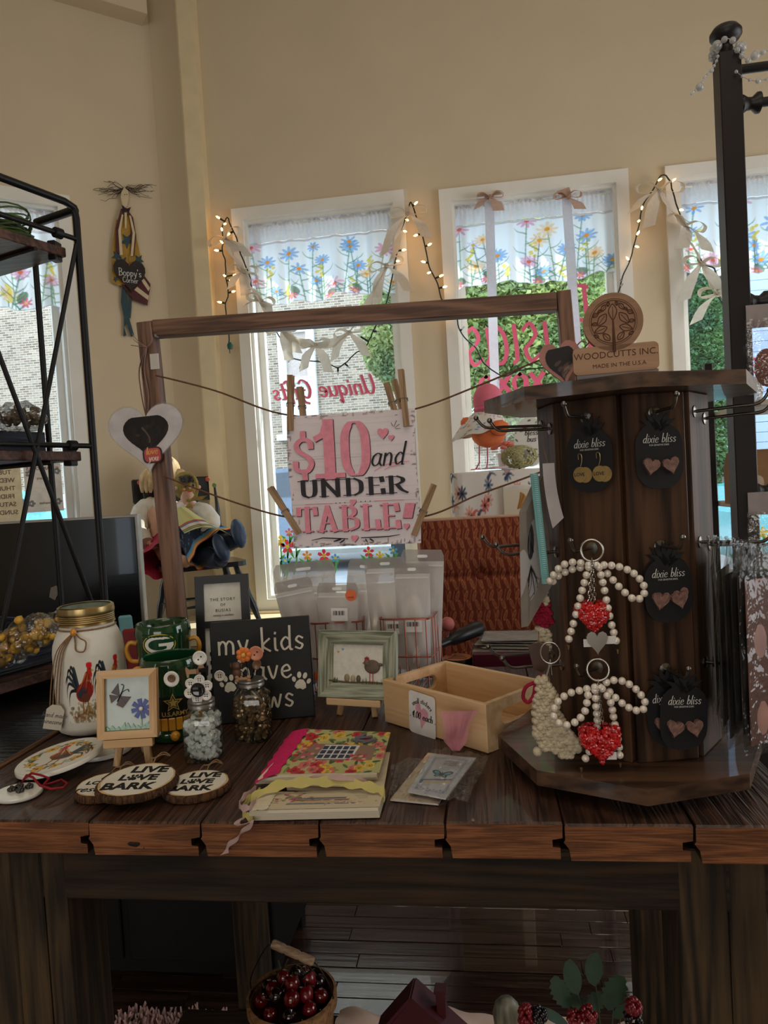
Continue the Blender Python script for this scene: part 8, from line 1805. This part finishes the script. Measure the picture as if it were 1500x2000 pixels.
# posters on the left window
PLm = lambda x, y, d=.085: PP(x, y, K-NL*d, NL)
def poster(label, c4, lines, m_, fl=False):
    a, b, c = (PLm(*p) for p in c4); t = thing('window_poster', label, 'poster'); xh_ = (b-a); w_ = xh_.length; xh_.normalize(); h_ = (a-c).length; o_ = (a+b)/2-V((0, 0, h_/2)); mm = Matrix(((xh_.x, 0, -xh_.cross(V((0, 0, 1))).x*-1, o_.x), (xh_.y, 0, -xh_.cross(V((0, 0, 1))).y*-1, o_.y), (0, 1, 0, o_.z), (0, 0, 0, 1)))
    MB().box((0, 0, 0), (w_, h_, .001), mm).build('sheet', m_, t)
    for (s_, sz, x, y) in lines: text(s_, sz, mat('brown_ink', (110, 84, 66), .7), t, mm @ T(x*w_, y*h_, .0015) @ S(-1, 1, 1), .0003, .01)
    return t, mm, w_, h_
t, mm, w_, h_ = poster('cream opening hours poster on the angled left window, read from behind', ((-62, 912), (39, 908), (39, 1018)), [(s_, .028, .16, .40-.115*k) for k, s_ in enumerate(('TUES', 'WEDN', 'THURS', 'FRIDA', 'SATUR', 'SUNDA'))]+[('CO', .03, .34, -.34)], mat('cream_poster', (226, 212, 176), .7))
t, mm, w_, h_ = poster('pale poster with sugar lettering on the angled left window', ((45, 908), (118, 904), (118, 975)), [('SUGAR BOWLS', .020, 0, .40), ('makers', .018, 0, .2), ('market', .016, 0, -.32)], mat('pale_poster', (226, 220, 210), .7))
for (x, y) in ((-.36, .3), (.38, .34), (-.36, -.32), (.36, -.3)):
    for k in range(5): a = k*1.257; MB().prism([(x*w_+cos(a)*.010+.008*cos(q*pi/4), y*h_+sin(a)*.010+.006*sin(q*pi/4)) for q in range(8)], .0006, .0010, mm).build('flower_print', mat('grey_print_1', (150, 140, 132), .7), t)
# ---- hanging ribbons of the middle window
M_SAT = sheer('ivory_satin', (252, 246, 236), .55); M_SATP = sheer('blush_satin', (246, 220, 204), .5)
def bow(par, c, s_, m, rot=0, tails=((-.5, -1.5), (.5, -1.7)), loops=True, nm='bow'):
    q = MB(); rr = Matrix.Rotation(radians(rot), 4, 'Y')
    if loops:
        for sg_ in (-1, 1): q.ribbon(smooth_path([c, c+rr @ V((sg_*.45*s_, -.010, .35*s_)), c+rr @ V((sg_*.95*s_, -.014, .22*s_)), c+rr @ V((sg_*.9*s_, -.004, -.10*s_)), c+rr @ V((sg_*.3*s_, -.002, -.04*s_)), c], 4), (0, 1, .45), .052, .0006)
    for (tx, tz) in tails:
        n = 7; pp = smooth_path([c, c+rr @ V((tx*.6*s_, -.008, tz*.35*s_)), c+rr @ V((tx*1.0*s_, -.004, tz*s_))], 3); q.ribbon(pp, [V((1, .5*sin(i*.9), -.3*tx)) for i in range(len(pp))], [.016+.040*min(1, i/3) for i in range(len(pp))], .0006)
    q.sph(tuple(c), 1, 8, 6, (.012, .010, .012)); return q.build(nm, m, par, kind='stuff' if False else None)
WR = BY-.03
for (x0, x1, yb, lb) in ((957, 968, 800, 'white satin ribbon hanging down the left half of the middle window'), (1108, 1128, 705, 'white satin ribbon hanging down the right half of the middle window')):
    t = thing('hanging_ribbon', lb, 'ribbon'); a, b = PY(x0-2, 380, WR), PY(x1, yb, WR+.0); q = MB(); n = 14; q.ribbon([a.lerp(b, i/n)+V((0, .003*sin(i), 0)) for i in range(n+1)], [V((1, .1*sin(i*.8), 0)) for i in range(n+1)], .042, .0006); q.build('ribbon_band', M_HEM, t)
    bow(t, PY(x0, 385, WR-.01), .060, M_SATP, 0, ((-.9, -.7), (.6, -1.1)) if x0 < 1000 else ((-.3, .6), (.9, -1.0))); 
# ---- string lights
M_GW = mat('dark_green_wire', (26, 46, 44), .5); M_BULB = mat('warm_lit_bulb', (255, 214, 150), .2, emit=(255, 190, 110), es=14); M_BULBC = clear('unlit_bulb', (240, 240, 236), .4, .05, haze=.3)
sl_ = thing('string_lights', 'dark green fairy light string draped across the back windows', 'string lights'); LY = BY-.055
runs = [[(447, 668), (447, 640), (440, 600), (446, 572), (441, 540), (440, 510), (434, 490), (436, 470), (434, 445), (444, 425), (450, 440), (462, 465), (468, 490), (480, 520), (488, 540), (492, 562), (503, 582), (517, 608), (538, 645), (556, 675), (570, 698), (592, 704), (620, 706), (645, 712), (660, 718), (678, 706), (694, 690), (712, 680), (722, 662), (732, 640), (752, 600), (762, 560), (770, 520), (778, 480), (788, 440), (800, 398), (806, 402), (815, 430), (824, 456), (832, 490), (838, 520), (845, 535), (855, 555), (865, 590), (890, 612), (896, 640), (910, 662), (930, 680), (942, 705), (960, 722), (985, 735), (1010, 725), (1040, 720), (1080, 715), (1130, 690), (1180, 630), (1208, 570), (1216, 540), (1230, 510), (1238, 480), (1248, 440), (1256, 400), (1276, 370), (1292, 342), (1308, 352), (1314, 375), (1328, 420), (1338, 450), (1346, 470), (1360, 490), (1375, 515), (1395, 525), (1402, 550), (1400, 575), (1420, 600), (1450, 610), (1480, 600)]]
pp = []
for r_ in runs: pp = smooth_path([PY(x, y, LY) for x, y in r_], 4); MB().tube([p+V((0, .004*sin(i*1.9), 0)) for i, p in enumerate(pp)], .0032, 6).build('wire', M_GW, sl_)
rd = random.Random(17); lit = [(425, 424), (440, 437), (433, 447), (445, 458), (432, 472), (422, 489), (438, 538), (452, 547), (457, 569), (428, 590), (460, 537), (813, 396), (796, 430), (790, 488), (778, 510), (792, 452), (811, 460), (840, 477), (826, 511), (837, 533), (863, 538), (870, 560), (869, 615), (1254, 405), (1247, 432), (1247, 454), (1245, 482), (1225, 504), (1290, 350), (1317, 351), (1332, 410), (516, 641), (477, 570)]
unlit = [(564, 706), (586, 718), (620, 700), (660, 730), (682, 718), (712, 690), (740, 648), (905, 640), (925, 672), (932, 706), (700, 655), (1215, 556), (1212, 548), (1388, 560), (1465, 585), (975, 740)]
def bulb(x, y, m, nm):
    c = PY(x, y, LY-.012); w_ = min(pp, key=lambda p: (p-c).length); d = (c-w_); d = d.normalized() if d.length > .001 else V((0, 0, 1)); b0 = c-d*.012
    s_ = MB().cyl(w_, b0, .0045, .005, 8).build('socket', M_GW, sl_); q = d.to_track_quat('Z', 'Y').to_matrix().to_4x4(); q.translation = b0
    MB().lathe([(.003, 0), (.0045, .006), (.0042, .014), (0, .022)], q, 10).build(nm, m, s_)
for x, y in lit: bulb(x, y, M_BULB, 'lit_bulb')
for x, y in unlit: bulb(x, y, M_BULBC, 'clear_bulb')
c = PY(449, 690, LY); MB().cyl(PY(447, 668, LY), c, .0018).build('tag_string', M_GW, sl_); MB().lathe([(0, -.02), (.012, -.018), (.014, 0), (.008, .012), (0, .016)], T(*PY(449, 674, LY)), 12).build('plug', mat('green_plug', (20, 90, 84), .4), sl_)
# ---- satin bow garland
gl = thing('bow_garland', 'ivory satin bow garland draped with the fairy lights over the back windows', 'garland'); GY = BY-.085
bows = [(440, 466, .07, -20, ((.3, -1.0), (.9, -1.6))), (476, 530, .06, 10, ((-.8, -1.2), (.3, -1.6))), (510, 588, .06, 20, ((-.9, -.5), (.8, -.7))), (552, 645, .065, 0, ((.3, -1.9), (.9, -1.5))), (616, 674, .06, 0, ((-.9, -1.6), (.8, -1.9))), (682, 650, .06, -10, ((-1.4, -1.5), (.8, -1.8))),
        (755, 520, .07, -10, ((-1.0, -1.9), (.9, -1.7))), (797, 418, .075, 0, ((-1.4, -2.0), (.9, -1.3))), (1288, 372, .085, 5, ((-1.1, -.9), (-.4, -1.6))), (1339, 440, .07, 25, ((1.6, -.9), (.3, -1.2))), (1370, 515, .065, 10, ((-.7, -2.2), (1.0, -1.4))), (1402, 575, .07, 0, ((-1.2, -1.4), (.8, -1.1)))]
prev = None
for (x, y, s_, r_, tl2) in bows:
    c = PY(x, y, GY); bow(gl, c, s_*1.15, M_SAT, r_, tl2)
    if prev is not None and (c-prev).length < .55: m2 = (c+prev)/2+V((0, -.005, -.02)); q = MB(); pq = smooth_path([prev, m2, c], 5); q.ribbon(pq, [V((.5*sin(i), .6, 1)) for i in range(len(pq))], [.024+.034*sin(pi*i/(len(pq)-1)) for i in range(len(pq))], .0006); q.build('ribbon_band', M_SAT, gl)
    prev = c
q = MB(); pk = PY(791, 370, GY); q.ribbon([PY(797, 418, GY), PY(794, 395, GY), pk], (1, 0, .1), .016, .0006); q.build('ribbon_end', M_SAT, gl)
# ================================================================ FOLK DOLL ON THE LEFT WALL
FP = lambda x, y, d=.012: PP(x, y, K+NL*d, NL)
hk0 = FP(245, 520, 0); fd = thing('folk_doll', 'long thin wooden folk doll with wire hair and boppys corner heart on the left wall', 'wall decoration', hk0)
M_MRN = mat('maroon_paint', (84, 38, 42), .7, var=.15); M_MUS = mat('mustard_paint', (172, 134, 54), .7, var=.15); M_SLT = mat('slate_paint', (50, 74, 84), .7, var=.15); M_CRM = mat('antique_cream_paint', (208, 192, 158), .7, var=.08); M_CHK = mat('chalk_black', (46, 42, 42), .8)
def fprism(pts, d0, d1, m, name):
    a = [FP(x, y, d0)-hk0 for x, y in pts]; b = [FP(x, y, d1)-hk0 for x, y in pts]; n = len(a); return fixn(MB().add(a+b, [tuple(range(n)), tuple(range(n, 2*n))[::-1]]+[(i, (i+1) % n, (i+1) % n+n, i+n) for i in range(n)]).build(name, m, fd))
fprism([(227, 430), (252, 412), (266, 462), (277, 512), (288, 560), (232, 558), (218, 552), (219, 480)], .004, .020, M_MUS, 'dress')
fprism([(236, 408), (247, 406), (260, 425), (266, 460), (262, 500), (255, 498), (256, 445), (252, 420), (240, 420), (232, 445), (233, 495), (226, 492), (226, 445)], .020, .028, M_MRN, 'arms')
for pl in ([(238, 418), (241, 420), (236, 450), (240, 498), (234, 498), (231, 450)], [(252, 420), (256, 422), (264, 455), (260, 500), (255, 500), (259, 455)], [(243, 415), (248, 415), (247, 446), (244, 446)]): fprism(pl, .028, .030, M_CRM, 'stripe')
for (x, y, r) in ((248, 470, 14), (228, 500, 11), (240, 512, 11), (271, 508, 11), (226, 545, 6)): fprism([(x+cos(k*pi/5+.3)*(r if k % 2 == 0 else r*.45), y+sin(k*pi/5+.3)*(r if k % 2 == 0 else r*.45)*1.15) for k in range(10)], .020, .0225, M_SLT, 'star')
fprism([(237, 375), (243, 366), (250, 372), (252, 388), (246, 406), (239, 400), (236, 386)], .006, .026, M_CRM, 'head')
for x in (243, 247): fprism([(x, 379), (x+1.5, 379), (x+1.5, 381), (x, 381)], .026, .0265, M_INK, 'eye')
fprism([(238, 400), (247, 408), (256, 404), (252, 414), (246, 410), (240, 414)], .024, .032, mat('dark_bow', (40, 36, 44), .8), 'bow_tie')
q = MB(); rd = random.Random(6)
for k in range(34):
    s_ = -1 if k % 2 else 1; x, y = 243+s_*2, 366+rd.uniform(0, 6); pts = [FP(x, y, .015)-hk0]; 
    for j in range(5): x += s_*rd.uniform(4, 14 if k % 3 else 8); y += rd.uniform(-7, 7)+(2 if k % 5 == 0 else 0); y = max(354, min(400, y)); pts.append(FP(x, y, .015+rd.uniform(-.008, .014))-hk0)
    q.tube(pts, .0009, 4)
q.build('wire_hair', mat('dark_hair_wire', (50, 40, 34), .6), fd, kind='stuff')
fprism([(238, 560), (244, 560), (251, 598), (252, 620), (262, 655), (256, 658), (246, 628), (243, 640), (247, 655), (241, 657), (242, 620), (236, 590)], .006, .016, M_SLT, 'legs'); fprism([(249, 562), (258, 566), (257, 600), (255, 622), (250, 618), (252, 590)], .004, .014, M_SLT, 'legs')
fprism([(236, 555), (262, 560), (283, 540), (294, 555), (288, 597), (262, 587)], .010, .022, M_MRN, 'bag')
for pl in ([(262, 566), (268, 560), (291, 578), (289, 586)], [(276, 548), (281, 544), (293, 562), (290, 569)]): fprism(pl, .022, .024, M_CRM, 'bag_stripe')
hc_ = FP(254, 540, .034)-hk0; rr2 = px(54, 254, FP(254, 540).y)/.92; hm = Matrix.Translation(hc_) @ Matrix(((-EL.x, 0, NL.x, 0), (-EL.y, 0, NL.y, 0), (0, 1, 0, 0), (0, 0, 0, 1)))
ho_ = fixn(MB().prism([(a*rr2, b*rr2*1.05) for a, b in heart(30)], -.003, .003, hm).build('slate_heart', M_CHK, fd))
M_CHW = mat('chalk_white', (206, 206, 200), .9); pen("Boppy's", .034, M_CHW, ho_, hm @ T(0, .014, .0034), .09, .2, 0, sx=.9); pen('Corner', .026, M_CHW, ho_, hm @ T(.0, -.020, .0034), .09, .2, 0, sx=.9)
for k in range(12): a = k*.55; MB().sph(tuple(hm @ V((cos(a)*rr2*.38, .004+sin(a)*rr2*.36, .003))), .0022, 6, 4).build('red_dot', mat('brick_red_dot', (120, 40, 40), .8), ho_)
MB().tube([FP(250, 497, .034)-hk0, FP(252, 518, .036)-hk0], .0014, 5).build('string', M_TW, fd)
# ================================================================ RIGHT RACK
RY = 1.70; p0, p1 = PY(1421, 108, RY), PY(1466, 1340, RY); rx = (p0.x+p1.x)/2; M_BRZ = mat('dark_bronze_post', (34, 30, 32), .4, metal=.2, var=.1)
rr_ = thing('metal_rack', 'tall dark metal rack with round finial and side arms at the right edge', 'shelf', (rx, RY, 0)); hz = p0.z
MB().bbox((0, 0, hz/2), (.046, .046, hz-.002), b=.002).build('post', M_BRZ, rr_); MB().bbox((.80, 0, hz/2), (.046, .046, hz-.002), b=.002).build('post', M_BRZ, rr_)
MB().lathe([(.012, 0), (.014, .014), (.012, .022), (.026, .030), (.033, .040), (.033, .048), (.026, .058), (.010, .064), (0, .065)], T(0, 0, hz), 28).build('finial', M_BRZ, rr_)
for (y, r, col_) in ((136, .010, 0), (205, .010, 1), (592, .007, 1), (962, .007, 1), (1340, .009, 1)):
    z = PY(1445, y, RY).z; MB().cyl((.02, 0, z), (.79, 0, z), r).build('cross_arm', M_BRZ, rr_)
    if col_: MB().lathe([(.018, 0), (.020, .006), (.014, .016), (.013, .026), (.022, .036), (.022, .042), (.010, .044)], T(.022, 0, z) @ R(90, 'Y'), 20).build('collar', M_BRZ, rr_)
M_SHW = mat('cream_shelf_board', (206, 196, 180), .6)
RB = RY+.28
for (y, nm) in ((796, 0), (988, 1), (1222, 2)):
    z = PY(1462, y, RB-.1).z; MB().bbox((.42, .22, z), (.72, .34, .014), b=.002).build('shelf_board', M_SHW, rr_)
for x in (.05, .79): MB().bbox((x, .38, hz*.36), (.02, .02, hz*.72-.004), b=.002).build('rear_post', M_BRZ, rr_)
rz = lambda y: PY(1462, y, RB-.1).z+.008
M_KR = mat('kraft_paper', (150, 112, 76), .8, var=.08, scale=20)
for k, (x, w_, h_, lb) in enumerate(((1450, .085, .125, 'kraft paper bag with window, left one on the right rack'), (1492, .10, .13, 'kraft paper bag with round seal, second on the right rack'))):
    c = PY(x, 960, RB-.12+.02*k); t = thing('kraft_bag', lb, 'bag', (c.x+.01, RB-.12+.02*k, rz(988))); q = MB(); q.prism([(-.028, 0), (.028, 0), (.028, h_*.7), (.004, h_), (-.004, h_), (-.028, h_*.7)], -w_/2, w_/2, R(90, 'Z') @ R(90, 'X')); fixn(q.build('bag', M_KR, t))
    MB().prism(rrect(.036, .045, .014), -.029, -.0285, T(.012, 0, .045) @ FR @ T(0, 0, .058)).build('window', mat('bag_window', (206, 190, 170), .2, coat=.5), t); MB().lathe([(0, 0), (.014, 0), (.014, .0006), (0, .0006)], T(-.012, -.0285, h_*.62) @ FR, 20).build('seal', mat('pale_seal', (190, 186, 160), .6), t)
for k, (x, y0, y1, c_, lb) in enumerate(((1488, 598, 770, (206, 196, 196), 'clear hanging packet on the upper arm of the right rack'), (1494, 965, 1200, (214, 206, 196), 'clear hanging packet on the lower arm of the right rack'))):
    a, b = PY(x, y0, RY-.03), PY(x, y1, RY-.03); t = thing('blister_packet', lb, 'packet', b); h_ = a.z-b.z; MB().box((.01, .004, h_-.02), (.07, .002, .05)).build('header_card', mat('grey_header', (150, 140, 140), .7), t); q = MB(); q.grid(lambda u, v_: V(((u-.5)*.075+.01, -.004-.012*sin(pi*u)*sin(pi*v_), v_*h_*.86)), 12, 12); q.grid(lambda u, v_: V(((u-.5)*.075+.01, .004, v_*h_*.86)), 4, 4); q.build('blister', M_CEL2, t)
    MB().sph((.012, 0, h_*.3), 1, 12, 8, (.026, .009, h_*.22)).build('contents', mat('packet_goods_%d' % k, c_ if k else (150, 84, 70), .5, var=.2), t)
c = PY(1478, 776, RB-.12); t = tag(MB().lathe([(.012, 0), (.030, .004), (.034, .03), (.026, .06), (.008, .066), (0, .066)], n=18).build('button_bag', clear('bag_film2', (240, 240, 240), .3, .1, .6, 50, haze=.35)), 'small clear bag of buttons on the cream shelf of the right rack', 'bag'); t.location = (c.x-.02, RB-.12, rz(796))
wb_ = thing('wicker_basket', 'brown wicker basket of wrapped packets on the lower right rack shelf', 'basket', (PY(1490, 1200, RB-.1).x+.02, RB-.08, rz(1222))); M_WK = wood('brown_wicker', (100, 56, 30), (150, 92, 54), 'X', 40, .6, .3)
for k in range(7): MB().tube([(x, y, .006+k*.011) for x, y in rrect(.20+.003*k, .14, .02, 4)], .006, 6, closed=True).build('wicker_row', M_WK, wb_)
MB().box((0, 0, .004), (.19, .13, .006)).build('base', M_WK, wb_)
for k in range(7):
    rd = random.Random(k); t = thing('wrapped_packet', 'crinkled clear wrapped packet, %s in the brown wicker basket' % ('leftmost', 'second', 'third', 'fourth', 'fifth', 'sixth', 'rear')[k], 'packet', (wb_.location.x-.08+k*.024, wb_.location.y+rd.uniform(-.03, .03), wb_.location.z+.075), group='wrapped packets in the wicker basket')
    MB().sph((0, 0, 0), 1, 10, 7, (.018, .022, .012), rough=.3, seed=k).build('contents', mat('packet_mix_%d' % (k % 3), ((60, 80, 160), (190, 60, 60), (214, 206, 196))[k % 3], .5), t); MB().sph((0, 0, 0), 1, 12, 9, (.027, .03, .020), rough=.4, seed=k+20).build('wrap', M_CEL2, t)
# acrylic holder at the right table end
ah = thing('acrylic_holder', 'clear acrylic card holder at the right end of the table', 'holder', m=T(PY(1500, 1440, 1.30).x+.02, 1.30, TZ+.0005) @ R(-20)); M_ACR = clear('acrylic', (244, 248, 248), .2, .02)
MB().box((0, 0, .05), (.11, .003, .10)).build('front_wall', M_ACR, ah); MB().box((0, .05, .06), (.11, .003, .12)).build('back_wall', M_ACR, ah); MB().box((-.0565, .025, .05), (.003, .053, .10)).build('side_wall', M_ACR, ah); MB().box((0, .012, .055), (.095, .002, .085)).build('card', mat('khaki_card', (190, 180, 150), .7), ah)
# bead garland
bg_ = thing('bead_garland', 'clear crystal bead garland wound round the rack finial', 'garland', (rx, RY, hz)); M_CRB = clear('crystal_bead', (250, 250, 250), .35, .03, haze=.5, hazecol=(244, 244, 244)); bme = MB().sph((0, 0, 0), 1, 12, 8).mesh('bead', M_CRB); rd = random.Random(19); O3 = V((rx, RY, hz))
paths = [[(cos(k*.9)*.030, sin(k*.9)*.030, .004+.008*(k % 3)) for k in range(12)], [tuple(PY(x, y, RY-.03)-O3) for x, y in ((1402, 110), (1398, 122), (1388, 140), (1375, 152), (1366, 170), (1352, 182), (1345, 187))], [tuple(PY(x, y, RY-.03)-O3) for x, y in ((1440, 98), (1450, 110), (1462, 118), (1480, 105), (1502, 98), (1530, 92))], [tuple(PY(x, y, RY-.03)-O3) for x, y in ((1438, 140), (1455, 152), (1475, 158), (1500, 154), (1530, 150))]]
sz3 = {0: .0085, 1: .004, 2: .0075, 3: .0045}
for i, pth in enumerate(paths):
    pts = spaced(pth, .016 if i != 1 else .010); MB().tube(smooth_path(pth, 4), .0008, 4).build('thread', M_CRB, bg_)
    for k, p in enumerate(pts):
        o = bpy.data.objects.new('bead', bme); COL.objects.link(o); o.parent = bg_; o.location = p; s_ = sz3[i]*(1.3 if (k % 4 == 3) else .8); o.scale = (s_,)*3
o = bpy.data.objects.new('bead', bme); COL.objects.link(o); o.parent = bg_; o.location = PY(1367, 170, RY-.03)-O3; o.scale = (.009,)*3
